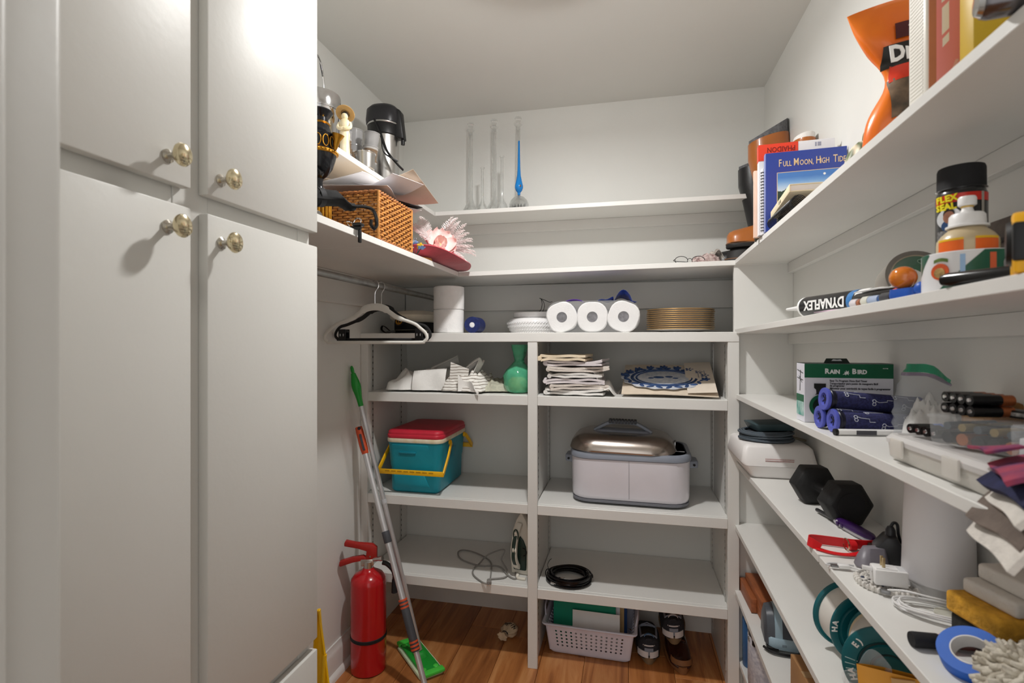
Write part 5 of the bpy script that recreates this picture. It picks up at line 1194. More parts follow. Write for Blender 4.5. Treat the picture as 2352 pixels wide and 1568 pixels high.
MB().loft([[((.105 * s_) * math.cos(q), .043 * s_ * math.sin(q) * (1 + .15 * math.cos(q)), z_) for q in [2 * PI * j / 30 for j in range(30)]] for z_, s_ in ((0, .96), (.004, 1), (.012, 1), (.016, .95), (.040, .9), (.052, .8))]).build('sole', SOLE, t, smooth=50)
MB().loft([[((.106 * s_) * math.cos(q), .0435 * s_ * math.sin(q) * (1 + .15 * math.cos(q)), z_) for q in [2 * PI * j / 30 for j in range(30)]] for z_, s_ in ((.012, 1), (.0155, 1))]).build('welt', P('boot_welt', '#6b4a30', .6), t)
# scarf and eyeglasses at the corner
p = onZ(1640, 590, ZB - .004)
t = thing('scarf', 'crumpled printed scarf beside the boots on the middle back shelf', 'scarf', (.300, 2.13, ZB - .005), (0, 0, 20))
SCF = P('scarf_print', '#d9c9c4', .8, var=.4, scale=55, bump=.2, col2='#5c2a28')
crumple(.10, .085, .050, 4.4, 1.6).build('cloth', SCF, t, smooth=70)
MB().sheet(lambda u, v: (.02 + .05 * u, -.02 + .05 * v, .025 + .035 * math.sin(PI * u) + .008 * math.sin(7 * v)), 10, 8, thick=.002).build('fold', P('scarf_light', '#e3dcd2', .8, var=.3, scale=50, col2='#4a3b36'), t, smooth=80)
t = thing('eyeglasses', 'folded black wire eyeglasses on the middle back shelf', 'glasses', (.235, 2.085, ZB - .005), (0, 0, 8))
for s_ in (-1, 1): MB().tube([(s_ * .032 + .024 * math.cos(a), -.008, .0165 + .0155 * math.sin(a)) for a in [2 * PI * k / 20 for k in range(20)]], .0012, 6, True).build('lens_rim', BLACK, t)
MB().tube(smooth_path([(-.008, -.008, .02), (0, -.008, .024), (.008, -.008, .02)], 4), .0011, 6).build('bridge', BLACK, t)
for s_ in (-1, 1): MB().tube(smooth_path([(s_ * .056, -.008, .02), (s_ * .053, .008, .016), (-s_ * .02, .016 + .004 * s_, .010), (-s_ * .055, .018 + .004 * s_, .004)], 5), .0013, 6).build('temple', BLACK, t)
t = thing('necklace', 'thin dark beaded necklace lying on the shelf by the eyeglasses', 'necklace', (.175, 2.07, ZB - .006))
nb = MB()
for k in range(26): a = 2 * PI * k / 26; nb.ball(.0026, seg=6, rings=5, M=T(.045 * math.cos(a), .016 * math.sin(a) + .004 * math.sin(3 * a), .0027))
nb.build('bead', BLKM, t, stuff=True)

# ================================================================== TOP RIGHT SHELF: books
def book(name, label, cat, p, rot, w, h, th, m_cover, m_spine=None, group='cookbooks on the top right shelf'):
    """stands upright: spine at -x, cover faces -y"""
    t = thing(name, label, cat, p, rot, group)
    MB().box(0, w, -th / 2, -th / 2 + .0025, 0, h).build('front_cover', m_cover, t, bevel=.0008, seg=1)
    MB().box(0, w, th / 2 - .0025, th / 2, 0, h).build('back_cover', m_cover, t, bevel=.0008, seg=1)
    MB().box(-.0022, .0004, -th / 2, th / 2, 0, h).build('spine', m_spine or m_cover, t, bevel=.0009, seg=1)
    MB().box(.0006, w - .004, -th / 2 + .0027, th / 2 - .0027, .003, h - .004).build('pages', PAPER, t)
    return t
NAVY = P('book_navy', '#31479b', .3, var=.04, scale=6, coat=.2); NAVS = P('book_navy_spine', '#7d88bd', .35, var=.05)
by = 1.57; zb = zR(1, by) + .0006
t = book('hardcover_book', 'blue hardcover cookbook with gold title and moonlit lake picture', 'book', (.384, by + .012, zb), (0, 0, -4.5), .2, .222, .020, NAVY, NAVS)
F0 = T(0, -.0101, 0) @ RX(90)
GT = P('title_gold', '#e3c79d', .4, var=0, bump=0)
def ctext(words, y, m, par, M0, big, small, x0, gap):
    """small capitals: large initials, smaller rest"""
    x = x0
    for w_ in words:
        a = text(w_[0], big, m, par, M0 @ T(x, y, 0), align='LEFT', xs=.62, bold=.0002); x += big * .62 * (.62 if w_[0] != 'M' else .86)
        if len(w_) > 1:
            text(w_[1:], small, m, par, M0 @ T(x, y - (big - small) * .32, 0), align='LEFT', xs=.62, bold=.0002)
            x += small * .62 * (.62 * sum(.5 if c in 'IL,' else 1.05 for c in w_[1:]))
        x += gap
ctext(['FULL', 'MOON,', 'HIGH', 'TIDE'], .190, GT, t, F0, .029, .021, .032, .010)
# the cover picture: gold frame, dusk sky, moon, tree line, water
x0, x1, y0, y1 = .028, .190, .02, .165
for a in ((x0, x1, y1 - .0015, y1), (x0, x1, y0, y0 + .0015), (x0, x0 + .0015, y0, y1), (x1 - .0015, x1, y0, y1)): MB().at(F0).box(*a, 0, .0004).build('picture_frame', GT, t)
SKY = bands('picture_sky', [(0, '#e6dce4'), (.16, '#d9dfea'), (.30, '#c0d3ea'), (.46, '#9cbfe6'), (.62, '#6f9fd8'), (.80, '#4a7fc6')], 2, 15.5, .4, noise_amt=.06, nscale=60)
SKY.node_tree.nodes['Color Ramp'].color_ramp.interpolation = 'LINEAR'
skyo = MB().at(T(0, 0, -.10) @ F0).box(x0 + .0015, x1 - .0015, .10, y1 - .0015, 0, .0003).build('picture_sky', SKY, t); skyo.location = (0, 0, .10)
MB().at(F0).box(x0 + .0015, x1 - .0015, .068, .103, 0, .00034).build('picture_shore', P('picture_haze', '#d5cfc0', .5, var=.08, scale=80), t)
MB().at(F0).box(x0 + .0015, x1 - .0015, y0 + .0015, .068, 0, .00036).build('picture_water', P('picture_lake', '#3d5f6c', .4, var=.3, scale=60, aniso=(1, 1, 6)), t)
tr = []; n = 46
for k in range(n + 1):
    u = k / n; xx = x0 + .0016 + (x1 - x0 - .0032) * u
    tr.append((xx, .112 + .016 * abs(mnoise.noise(Vector((u * 9, 2.2, 0)))) + .009 * mnoise.noise(Vector((u * 26, 0, 1))) + (.012 if u > .8 else 0)))
poly = [(x1 - .0016, .082), (x0 + .0016, .082)] + tr
MB().at(F0).prism(poly, 0, .0005).build('picture_trees', P('picture_tree', '#31463a', .6, var=.45, scale=120), t)
MB().at(F0).cyl(.0032, 0, .0004, 14, T(.146, .152, 0)).build('picture_moon', TXW, t)
# white book with red band and upside-down lettering
by2 = by + .045; t = book('hardcover_book', 'white hardcover book with red corner label standing behind the blue cookbook', 'book', (.377, by2 + .010, zR(1, by2) + .0006), (0, 0, -4.5), .192, .262, .026, P('book_white', '#e7e7ea', .4, var=.02))
RB = P('label_red', '#e2432c', .4, var=.02)
MB().box(-.003, .100, -.0136, -.0128, .215, .2618).build('label', RB, t); MB().box(-.0029, -.0021, -.0136, .0125, .215, .2618).build('spine_label', RB, t)
text('PHAIDON', .021, P('print_dark_red', '#6a1010', .5, var=0, bump=0), t, T(.056, -.0137, .2455) @ RX(90) @ RZ(180), xs=.78)
for k in range(2): text(('BEST', 'RECIPES')[k] if False else '||| ||||||', .006, P('print_blue_grey', '#7c86a6', .5, var=0, bump=0), t, T(.150, -.0131, .253 - .006 * k) @ RX(90))
# spiral cookbook and peach-spined book
by3 = by + .0235; t = thing('spiral_book', 'slim spiral-bound book squeezed behind the blue cookbook', 'book', (.381, by3 + .012, zR(1, by3) + .0006), (0, 0, -4.5), 'cookbooks on the top right shelf')
MB().box(0, .18, -.006, .006, 0, .190).build('pages', P('book_white', '#e7e7ea', .4), t, bevel=.0008, seg=1)
cr = MB()
for k in range(20): cr.tube([(.001 + .0042 * math.cos(a), .0072 * math.sin(a), .012 + .0088 * k + .0008 * math.sin(a)) for a in [2 * PI * j / 10 for j in range(10)]], .0011, 5, True)
cr.build('wire_coil', BLACK, t, stuff=True)
by4 = by + .072; t = book('paperback_book', 'slim peach-spined paperback leftmost behind the standing books', 'book', (.370, by4 + .006, zR(1, by4) + .0006), (0, 0, -4.5), .16, .198, .014, P('book_peach', '#e9c9b6', .5, var=.04))
# lying spiral notebook and cream hardback in front
NZ = zR(1, 1.42)
sl = math.degrees(math.atan((RS[1][1] - RS[1][0]) / 1.43))
t = thing('spiral_notebook', 'grey spiral notebook with thick black coil lying flat on the top right shelf', 'notebook', (.395, 1.440, zR(1, 1.44) + .0008), (-sl, 0, 0), 'cookbooks on the top right shelf')
MB().box(.012, .185, -.112, .112, .003, .014).build('pages', PAPER, t, bevel=.0008, seg=1)
MB().box(.008, .187, -.114, .114, .0, .0028).build('cover', P('notebook_grey', '#6e6a68', .5, var=.08), t); MB().box(.008, .187, -.114, .114, .0142, .0165).build('cover', P('notebook_pale', '#c9ccd6', .4), t)
cr = MB(); n = 24 * 12
cr.tube([(.002 + .0165 * math.cos(2 * PI * k / 12), -.108 + .0090 * k / 12, .0178 + .0165 * math.sin(2 * PI * k / 12)) for k in range(n)], .0012, 6)
cr.build('wire_coil', BLACK, t)
t = thing('hardcover_book', 'cream hardcover book lying tilted on the spiral notebook', 'book', (.386, 1.455, zR(1, 1.455) + .037), (-4.5, 0, -3), 'cookbooks on the top right shelf')
CV = P('book_cream', '#e2d5b6', .6, var=.06)
MB().box(0, .16, -.118, .09, 0, .0025).build('back_cover', CV, t, bevel=.0008, seg=1); MB().box(0, .16, -.118, .09, .0165, .019).build('front_cover', CV, t, bevel=.0008, seg=1)
MB().box(-.002, .0006, -.118, .09, 0, .019).build('spine', CV, t, bevel=.0012, seg=2); MB().box(.001, .157, -.1145, .087, .0026, .0164).build('pages', PAPER, t)
sp = T(-.0021, 0, .0095) @ RZ(-90) @ RX(90)
text('A TASTE OF HOME' if False else '||||  ||||||', .009, P('print_grey', '#8c8674', .6, var=0, bump=0), t, T(-.0022, -.02, .0095) @ RZ(-90) @ RX(90), xs=.8)
# small odds at the shelf edge
t = thing('keychain', 'small dark green and brown keychain at the shelf edge below the spiral coil', 'keychain', (.392, 1.70, zR(1, 1.70) + .0006), (0, 0, 75))
MB().loft([rrect(.045, .016, .006, 0), rrect(.05, .02, .008, .005), rrect(.04, .014, .005, .011)]).build('fob', P('olive_fob', '#3c3526', .5, var=.3, scale=40), t, smooth=60); MB().tube([(.032 + .010 * math.cos(a), .010 * math.sin(a), .004) for a in [2 * PI * k / 16 for k in range(16)]], .0015, 6, True).build('ring', CHROME, t)
# striped gourd-like shell
t = thing('gourd', 'green and cream striped ornamental gourd behind the shelf edge', 'gourd', (.489, 1.225, zR(1, 1.225) + .0005)); t.scale = (.62, .62, 1.15)
gm = wave_mat('gourd_stripe', '#5d6a4a', '#ddd5bb', 14, 'X', .5, 3, .1)
rg = []
for j in range(11):
    th = PI * (j / 10); r_ = .052 * math.sin(th) + .0015; z = .048 - .048 * math.cos(th) + .0
    rg.append([(r_ * (1 + .05 * math.cos(9 * a)) * math.cos(a), r_ * (1 + .05 * math.cos(9 * a)) * math.sin(a), z) for a in [2 * PI * k / 54 for k in range(54)]])
MB().loft(rg).build('body', gm, t, smooth=70); MB().tube(smooth_path([(0, 0, .094), (.002, .001, .104), (.008, .003, .112)], 4), .004, 7).build('stem', P('gourd_stem', '#8b7a52', .8), t)
# orange ant-killer bag
OB = P('bag_orange', '#f0821c', .28, var=.10, scale=6, bump=.35, bscale=9, coat=.3, col2='#e2621a')
bx, byy = .515, 1.085; zb = zR(1, byy) + .0006
t = thing('pesticide_bag', 'pinched orange foil bag with black and white lettering on the top right shelf', 'bag', (bx, byy, zb), (0, 0, -6))
def bagpt(z, front):
    """half width and half depth along height"""
    f = z / .318
    w_ = .072 - .030 * math.exp(-((f - .52) / .16) ** 2) + .022 * max(0, f - .62) / .38 
    d_ = .034 * (math.sin(PI * min(1, (f * .88 + .10)))) ** .8 * (1 - .45 * math.exp(-((f - .55) / .13) ** 2)) + .0015
    cx = -.012 + .020 * f - .034 * max(0, f - .55) * 1.3
    return w_, d_, cx
rg = []
for j in range(31):
    z = .318 * j / 30; w_, d_, cx = bagpt(z, 1); 
    rg.append([(cx + w_ * math.copysign(abs(math.cos(a)) ** .75, math.cos(a)), d_ * math.sin(a) + .004 * mnoise.noise(Vector((3 * math.cos(a), z * 22, 1))) * (1 if .02 < z < .30 else 0), z - (.020 * (w_ * math.cos(a) + .05) / .1 if False else 0) + (.016 * math.cos(a) * max(0, j - 22) / 8)) for a in [2 * PI * k / 36 for k in range(36)]])
MB().loft(rg).build('bag', OB, t, smooth=70)
def patch(x0, x1, z0, z1, m, nm, off=.0006, skew=.0, n=10):
    def fn(u, v):
        z = z0 + (z1 - z0) * v + skew * u; w_, d_, cx = bagpt(z, 1); x = x0 + (x1 - x0) * u
        q = max(-.995, min(.995, (x - cx) / w_)); s_ = (1 - abs(q) ** (2 / .75)) ** .5
        a_ = math.copysign(abs(q) ** (1 / .75), q)
        return (x, -d_ * math.sqrt(max(0, 1 - a_ * a_)) - off - .003, z)
    MB().sheet(fn, n, n, thick=.0008).build(nm, m, t, smooth=80); return fn
PB = P('bag_print_brown', '#7d6650', .5, var=.5, scale=40, col2='#2f2a22'); PR_ = P('bag_print_red', '#d8391d', .4, var=.1); PK = P('bag_print_black', '#17140f', .4, var=.1); PM = P('bag_print_maroon', '#4a1216', .4, var=.1)
patch(-.044, .045, .088, .165, PB, 'print_panel', .0006, .012); patch(-.042, .048, .160, .190, PR_, 'print_stripe', .0010, .010); patch(-.036, .05, .232, .262, PM, 'print_panel', .0006, .01)
patch(-.054, .052, .185, .222, PK, 'logo_plate', .0014, .010); patch(-.030, .05, .018, .052, PM, 'print_panel', .0006, .02)
text('DE', .040, TXW, t, T(-.026, -.0285, .2055) @ RX(90) @ RZ(6), xs=.80, ext=.001, bold=.0016); text('THE', .012, P('print_cream', '#f0e2cf', .5, var=0, bump=0), t, T(-.006, -.029, .250) @ RX(90) @ RZ(6), ext=.001)
text('KILLS', .010, P('print_pink', '#d9a3a0', .5, var=0, bump=0), t, T(-.008, -.0365, .034) @ RX(90) @ RZ(14), ext=.001)
# white jug with pink label, yellow box, torch
jy = .866; zb = zR(1, jy) + .0006
t = thing('plastic_jug', 'white plastic jug with tall pink label on the top right shelf', 'jug', (.412, jy, zb))
JW = P('jug_white', '#e8e5dc', .4, var=.03, scale=5, bump=.02)
MB().loft([rrect(.140, .042, .010, 0, 5, .070, -.014), rrect(.146, .047, .004, .006, 5, .070, -.014), rrect(.146, .047, .004, .218, 5, .070, -.014), rrect(.11, .040, .014, .258, 5, .074, -.014), rrect(.046, .038, .012, .275, 5, .078, -.014)]).build('body', JW, t, smooth=40)
MB().lathe([(.021, 0), (.023, .002), (.023, .025), (.021, .028), (.001, .028)], 22, T(.078, -.014, .2752) @ S(.85, .85, 1)).build('cap', P('jug_cap', '#c63a2c', .4), t)
for k in range(38): MB().box(-.0036, -.0028, -.030, .003, .012 + .0053 * k, .0143 + .0053 * k).build('side_rib', JW, t)
PKL = P('label_pink', '#f0a3a8', .45, var=.10, scale=5, col2='#e88a90'); BRW = P('label_brown', '#bd7a5c', .5, var=.06)
MB().box(.000, .009, -.0385, -.0377, .012, .215).build('label_stripe', BRW, t); MB().box(.009, .138, -.0386, -.0378, .012, .215).build('label', PKL, t)
for i, (a, b_, c, d) in enumerate(((.015, .026, .150, .205), (.0155, .024, .105, .143), (.0162, .024, .088, .100))):
    MB().prism([(a, c), (b_, c + .009), (b_, d + .009), (a, d)], .0387, .0392, RX(90)).build('label_stroke', TXW, t)
for i in range(4): MB().prism([(.014 + .008 * i, .02 + .004 * i), (.018 + .008 * i, .02 + .004 * i), (.036 + .006 * i, .07 + .003 * i), (.032 + .006 * i, .07 + .003 * i)], .0387, .0390, RX(90)).build('label_streak', P('label_pale', '#f1c1c0', .5), t)
yy = .742; zb = zR(1, yy) + .0006
t = thing('yellow_carton', 'yellow printed carton nearest the camera on the top right shelf', 'carton', (.417, yy, zb))
MB().box(0, .12, .0, .028, 0, .21).build('carton', P('carton_yellow', '#c9a413', .45, var=.10, scale=6), t, bevel=.002)
for k in range(9): MB().box(.016, .092, -.0004, .0, .095 + .010 * k, .0985 + .010 * k).build('print_line', P('print_olive', '#9c7f10', .5), t)
text('||||||||', .012, P('print_red', '#b4402e', .5, var=0, bump=0), t, T(.048, -.0004, .034) @ RX(90), bold=.0006); text('|||||', .008, P('print_olive', '#9c7f10', .5), t, T(.04, -.0004, .018) @ RX(90))
ty = .60
t = thing('torch', 'silver and black metal torch lying at the edge of the top right shelf', 'torch', (.405, ty, zR(1, ty) + .0185), (0, 0, -14))
MB().lathe([(.001, -.055), (.0145, -.055), (.0165, -.050), (.0175, -.030), (.016, -.012), (.0125, -.004), (.0120, .09), (.001, .09)], 26, RY(90)).build('body', P('torch_metal', '#6d6a6c', .22, 1, var=.15), t)
MB().lathe([(.001, -.0605), (.011, -.0595), (.0135, -.0551), (.001, -.0551)], 22, RY(90)).build('tail_cap', CHROME, t)

# ================================================================== SECOND RIGHT SHELF
# caulk tube
a_, b_ = Vector((.419, 1.357)), Vector((.472, 1.130)); L = (b_ - a_).length; ang = math.degrees(math.atan2(b_.y - a_.y, b_.x - a_.x))
TRx = thing('caulk_tube', 'black and white caulk tube with white nozzle lying on the second right shelf', 'caulk tube', (a_.x, a_.y, zR(2, 1.25) + .0255), (0, 0, ang))
MB().lathe([(.001, 0), (.020, 0), (.0238, .004), (.0238, L), (.001, L)], 30, RY(90)).build('tube', TXW, TRx)
MB().lathe([(.02395, .012), (.0241, .0125), (.0241, L - .03), (.02395, L - .0295)], 30, RY(90)).build('label', P('caulk_black', '#141417', .3, var=.1), TRx)
MB().lathe([(.02397, L - .052), (.02425, L - .051), (.02425, L - .034), (.02397, L - .033)], 30, RY(90)).build('label_band', P('caulk_blue', '#3a78b5', .3), TRx)
MB().lathe([(.011, 0), (.010, -.012), (.0065, -.020), (.0032, -.082), (.001, -.083)], 18, RY(90)).build('nozzle', WHITE, TRx)
# lettering wrapped on the camera side, upside down as it lies
cam_dir = Vector((0, 0, EYE)) - Vector((a_.x, a_.y, zR(2, 1.25) + .0255)); 
text('DYNAFLEX', .030, TXW, TRx, RX(0) @ T(.106, -.0243, .002) @ RX(90) @ RZ(180), xs=.96, ext=.0005, bold=.0008)
t = thing('scraper', 'black handled tool with white top lying behind the caulk tube', 'tool', (.444, 1.008, zR(2, 1.008) + .0005), (0, 0, -78))
MB().loft([[(x_, w_ * math.cos(q), .016 + h_ * math.sin(q)) for q in [2 * PI * k / 18 for k in range(18)]] for x_, w_, h_ in ((-.09, .010, .008), (-.075, .018, .014), (-.02, .020, .0155), (.05, .018, .0155), (.09, .013, .012))]).build('handle', BLKG, t, smooth=60)
MB().sheet(lambda u, v: (-.08 + .13 * u, .022 * (v - .5), .0335 + .003 * math.sin(PI * v) - .004 * abs(u - .5)), 8, 6, thick=.002).build('top', WHITE, t, smooth=70)
for nm, lab, x_, y_, L_, r_, c1, c2 in (('glue_bottle', 'tiny clear bottle with brown label at the second shelf edge', .402, 1.03, .028, .008, '#d8d2d6', '#a8694a'), ('glue_bottle', 'tiny bottle with dark green label at the second shelf edge', .404, .990, .026, .0085, '#d5d4c8', '#1d5a44'),
        ('marker_pen', 'short blue capped marker at the second shelf edge', .402, .955, .036, .0075, '#a5b4cf', '#345f9e'), ('marker_pen', 'short grey marker with black cap on the second shelf', .404, .918, .034, .008, '#3a3b40', '#222226'), ('orange_stopper', 'bright orange plastic cap beside the amber ball', .402, .886, .016, .0095, '#f05a20', '#d0481a')):
    t = thing(nm, lab, nm.split('_')[-1], (x_, y_, zR(2, y_) + r_ + .0006), (0, 0, -82))
    MB().lathe([(.001, -L_ / 2), (r_ * .9, -L_ / 2), (r_, -L_ / 2 + .002), (r_, L_ / 4), (.001, L_ / 4)], 18, RY(90)).build('barrel', P('b_' + c1[1:], c1, .35), t)
    MB().lathe([(.001, L_ / 4 + .0002), (r_ * .85, L_ / 4 + .0002), (r_ * .8, L_ / 2), (.001, L_ / 2)], 18, RY(90)).build('cap', P('b_' + c2[1:], c2, .35), t)
t = thing('pink_sachet', 'flat pink and white sachet lying under the caulk tube edge', 'sachet', (.398, 1.13, zR(2, 1.13) + .0006), (0, 0, -80))
MB().sheet(lambda u, v: (.10 * (u - .5), .022 * (v - .5), .002 + .003 * math.sin(PI * u) * math.sin(PI * v)), 8, 4, thick=.001).build('sachet', P('sachet_pink', '#d8b6cd', .3, var=.2, scale=30), t, smooth=70)
# amber ball on blue base
ay = .846
t = thing('whistle_toy', 'amber plastic ball on a blue base with blue knob', 'toy', (.393, ay, zR(2, ay) + .0006), (0, 0, -75))
MB().loft([rrect(.046, .022, .009, 0), rrect(.048, .024, .010, .004), rrect(.046, .022, .009, .013)]).build('base', BLUE, t, smooth=50); MB().ball(.010, M=T(.030, -.002, .0105)).build('knob', BLUE, t, smooth=80)
MB().ball(.0185, .0165, .0165, 20, 14, T(-.006, 0, .0295)).build('ball', P('amber_plastic', '#b4471c', .12, var=.25, scale=20, coat=.5, col2='#e38a1e'), t, smooth=80)
# leaning tape roll: cardboard core with green print
GTP = bands('core_print', [(0, '#c9c2ae'), (.5, '#1d6b43')], 1, 1, .5)
ly = 1.02
t = thing('tape_roll', 'grey tape roll leaning open end forward, printed cardboard core', 'tape', (.482, ly, zR(2, ly) + .0435), (0, 38, -18), 'rolls of tape on the second right shelf')
TG = P('tape_grey', '#8c867e', .4, var=.12, scale=20)
M0 = RY(90) @ RX(0)
tape_prof = [(.040, -.024), (.0475, -.024), (.0475, .024), (.040, .024)]
MB().lathe(tape_prof + tape_prof[:1], 44, RX(68), cap=False).build('tape', TG, t)
MB().lathe([(.0398, -.0238), (.0398, .0238), (.038, .0238), (.038, -.0238), (.0398, -.0238)], 44, RX(68), cap=False).build('core', P('core_card', '#c3b49b', .7, var=.1), t)
gq = [[((.0379) * math.cos(R(a)), (.0379) * math.sin(R(a)), z_) for a in range(-10, 221, 11)] for z_ in (-.023, .023)]
MB().add(gq[0] + gq[1], [(i, i + 1, 21 + i + 1, 21 + i) for i in range(20)], RX(68)).build('core_print', P('print_green', '#17683f', .5, var=.1), t)
for a in (20, 50, 80, 105): MB().tube([(.0372 * math.cos(R(a)) - .007 * math.sin(R(a)) * math.cos(b), .0372 * math.sin(R(a)) + .007 * math.cos(R(a)) * math.cos(b), .010 + .007 * math.sin(b)) for b in [2 * PI * k / 12 for k in range(12)]], .0009, 5, True, RX(68)).build('ring_print', P('print_pale_green', '#a9cbb2', .5), t)
# big packaged tape roll with label; glue bottle stands in its middle
gy = .79; gx = .437; gz = zR(2, gy) + .0006
t = thing('tape_roll', 'packaged tape roll with green and white label and orange badge', 'tape', (gx, gy, gz), (0, 0, 0), 'rolls of tape on the second right shelf')
TW = P('tape_label_white', '#e4e4e6', .35, var=.02); TGN = P('tape_label_green', '#1e5a43', .35, var=.05)
RR = .0475
MB().lathe([(.0375, .001), (RR - .001, 0), (RR, .001), (RR, .050), (RR - .001, .051), (.0375, .050), (.0375, .001)], 48, cap=False).build('tape', TW, t)
def wrapm(a0, a1, zf0, zf1, m, nm, off=.0003):
    n = 22; v0 = []; v1 = []
    for k in range(n + 1):
        u = k / n; a = R(a0 + (a1 - a0) * u); v0.append(((RR + off) * math.cos(a), (RR + off) * math.sin(a), zf0(u))); v1.append(((RR + off) * math.cos(a), (RR + off) * math.sin(a), zf1(u)))
    MB().add(v0 + v1, [(i, i + 1, n + 2 + i, n + 1 + i) for i in range(n)]).build(nm, m, t, smooth=80)
base_a = math.degrees(math.atan2(-gy, -gx))          # towards the camera
wrapm(base_a - 55, base_a + 20, lambda u: .001, lambda u: max(.0012, .05 * (u - .22) / .78), TGN, 'label_green'); wrapm(base_a + 20, base_a + 110, lambda u: .001, lambda u: .050, TGN, 'label_green', .0002)
wrapm(base_a - 78, base_a - 52, lambda u: .022 + .026 * u, lambda u: .0505, TGN, 'label_green', .0002); wrapm(base_a - 8, base_a - 2, lambda u: .006, lambda u: .046, P('label_blue_strip', '#9dc0e6', .3), 'label_strip', .0006)
wrapm(base_a + 26, base_a + 34, lambda u: .026, lambda u: .046, P('label_orange', '#d8633a', .4), 'label_print', .0006); wrapm(base_a + 44, base_a + 62, lambda u: .008, lambda u: .034 + .012 * math.sin(PI * u), P('label_grey_photo', '#a9aaad', .5, var=.3, scale=80), 'label_print', .0006); wrapm(base_a + 48, base_a + 56, lambda u: .006, lambda u: .030, P('label_red_photo', '#c65a48', .5), 'label_print', .0008)
def disc_on(a, z, r_, m, nm, off):
    M_ = RZ(a) @ T(RR + off, 0, z) @ RY(90); MB().cyl(r_, -.001, .0004, 20, M_).build(nm, m, t)
disc_on(base_a - 33, .026, .0105, P('badge_orange', '#dd5b26', .4, var=.15, scale=60), 'badge', .0012); disc_on(base_a - 33, .0245, .0065, P('badge_tan', '#c9a566', .5, var=.4, scale=150, col2='#4a3a1c'), 'badge_centre', .0018)
wrapm(base_a - 42, base_a - 22, lambda u: .037 + .002 * math.sin(PI * u), lambda u: .0415 + .002 * math.sin(PI * u), P('badge_green', '#5f7a35', .5, var=.3, scale=90), 'badge_lettering', .0014)
t = thing('glue_bottle', 'wood glue bottle with white cap and orange label inside the tape roll', 'bottle', (gx, gy, gz))
TB = P('glue_tan', '#cbb894', .3, var=.06, scale=8, sss=.1)
MB().lathe([(.001, .002), (.030, .001), (.032, .004), (.032, .064), (.0315, .069), (.027, .076), (.021, .082), (.018, .085), (.001, .085)], 36).build('body', TB, t, smooth=50)
for a0, a1, wds in ((base_a - 62, base_a - 6, 0), (base_a + 14, base_a + 66, 1)):
    n = 14
    for zz0, zz1, m_ in ((.052, .0665, P('glue_orange', '#ef6a1c', .35)), (.0668, .0695, P('glue_yellow', '#f2c01e', .35))):
        v0 = [(.0324 * math.cos(R(a0 + (a1 - a0) * k / n)), .0324 * math.sin(R(a0 + (a1 - a0) * k / n)), zz0) for k in range(n + 1)]; v1 = [(x_, y_, zz1) for x_, y_, _ in v0]
        MB().add(v0 + v1, [(i, i + 1, n + 2 + i, n + 1 + i) for i in range(n)]).build('label', m_, t, smooth=80)
MB().lathe([(.0205, .0852), (.0225, .0855), (.0225, .088), (.0195, .089), (.0188, .101), (.0165, .104), (.0075, .105), (.0055, .112), (.001, .112)], 30).build('cap', WHITE, t, smooth=40)
MB().lathe([(.0062, .1122), (.0068, .1125), (.0068, .1138), (.0062, .114), (.001, .114)], 20).build('tip_ring', P('glue_yellow_tip', '#d9b35a', .4), t)
MB().lathe([(.0080, .1142), (.0098, .1155), (.0098, .124), (.0085, .1265), (.001, .127)], 22).build('twist_tip', WHITE, t)
# rubber coating spray can
fy, fx = .866, .4715; fz = zR(2, fy) + .0006
t = thing('spray_can', 'tall black spray can with red band, yellow lettering and portrait badge', 'spray can', (fx, fy, fz))
FR_ = .0292
MB().lathe([(.001, .004), (FR_ - .004, .003), (FR_, .0), (FR_ + .0006, .003), (FR_, .006), (FR_, .1465), (FR_ - .002, .1525), (FR_ - .003, .154), (.001, .154)], 48).build('can', P('can_black', '#1a1b1d', .25, var=.08, coat=.3), t)
MB().lathe([(FR_ - .001, .1542), (FR_ + .0005, .1550), (FR_ - .0005, .1558), (.001, .1559)], 48).build('rim', CHROME, t)
MB().lathe([(FR_ - .0015, .1561), (FR_ - .0018, .1845), (FR_ - .003, .188), (.001, .1885)], 48).build('cap', BLKM, t)
def wrapf(a0, a1, z0, z1, m, nm, off=.0004, n=20, z0f=None):
    v0 = [((FR_ + off) * math.cos(R(a0 + (a1 - a0) * k / n)), (FR_ + off) * math.sin(R(a0 + (a1 - a0) * k / n)), z0) for k in range(n + 1)]; v1 = [(x_, y_, z1) for x_, y_, _ in v0]
    o_ = MB().add(v0 + v1, [(i, i + 1, n + 2 + i, n + 1 + i) for i in range(n)]).build(nm, m, t, smooth=80); return o_
fa = math.degrees(math.atan2(-fy, -fx))
wrapf(fa - 70, fa + 78, .1345, .1462, P('can_red', '#cf2a1c', .3, var=.04), 'red_band'); wrapf(fa + 46, fa + 54, .01, .1466, P('can_seam', '#a59f96', .4), 'seam', .0007)
wrapf(fa - 62, fa - 4, .040, .096, P('can_fine_print', '#8b8b8b', .5, var=.6, scale=260, col2='#161616'), 'fine_print')
MF = RZ(fa) @ T(FR_ + .0012, 0, 0) @ RY(90) @ RZ(90)
YT = P('print_yellow', '#eede1c', .4, var=0, bump=0)
def ftext(s, size, z, a, m=YT, xs=1.0, bold=.0006): text(s, size, m, t, RZ(a) @ T(FR_ + .0010, 0, z) @ RZ(90) @ RX(90) @ RZ(6), xs=xs, ext=.0008, bold=bold)
for s, z, xs in (('FLEX', .1405, .95), ('SEAL', .1290, .95)):
    for k, ch in enumerate(s): ftext(ch, .0125, z, fa - 56 + 13.5 * k, xs=xs)
def fdisc(r_, a, z, m, nm, off, sx=1): MB().cyl(r_, -.002, 0, 26, RZ(a) @ T(FR_ + off, 0, z) @ RY(90) @ S(1, sx, 1)).build(nm, m, t)
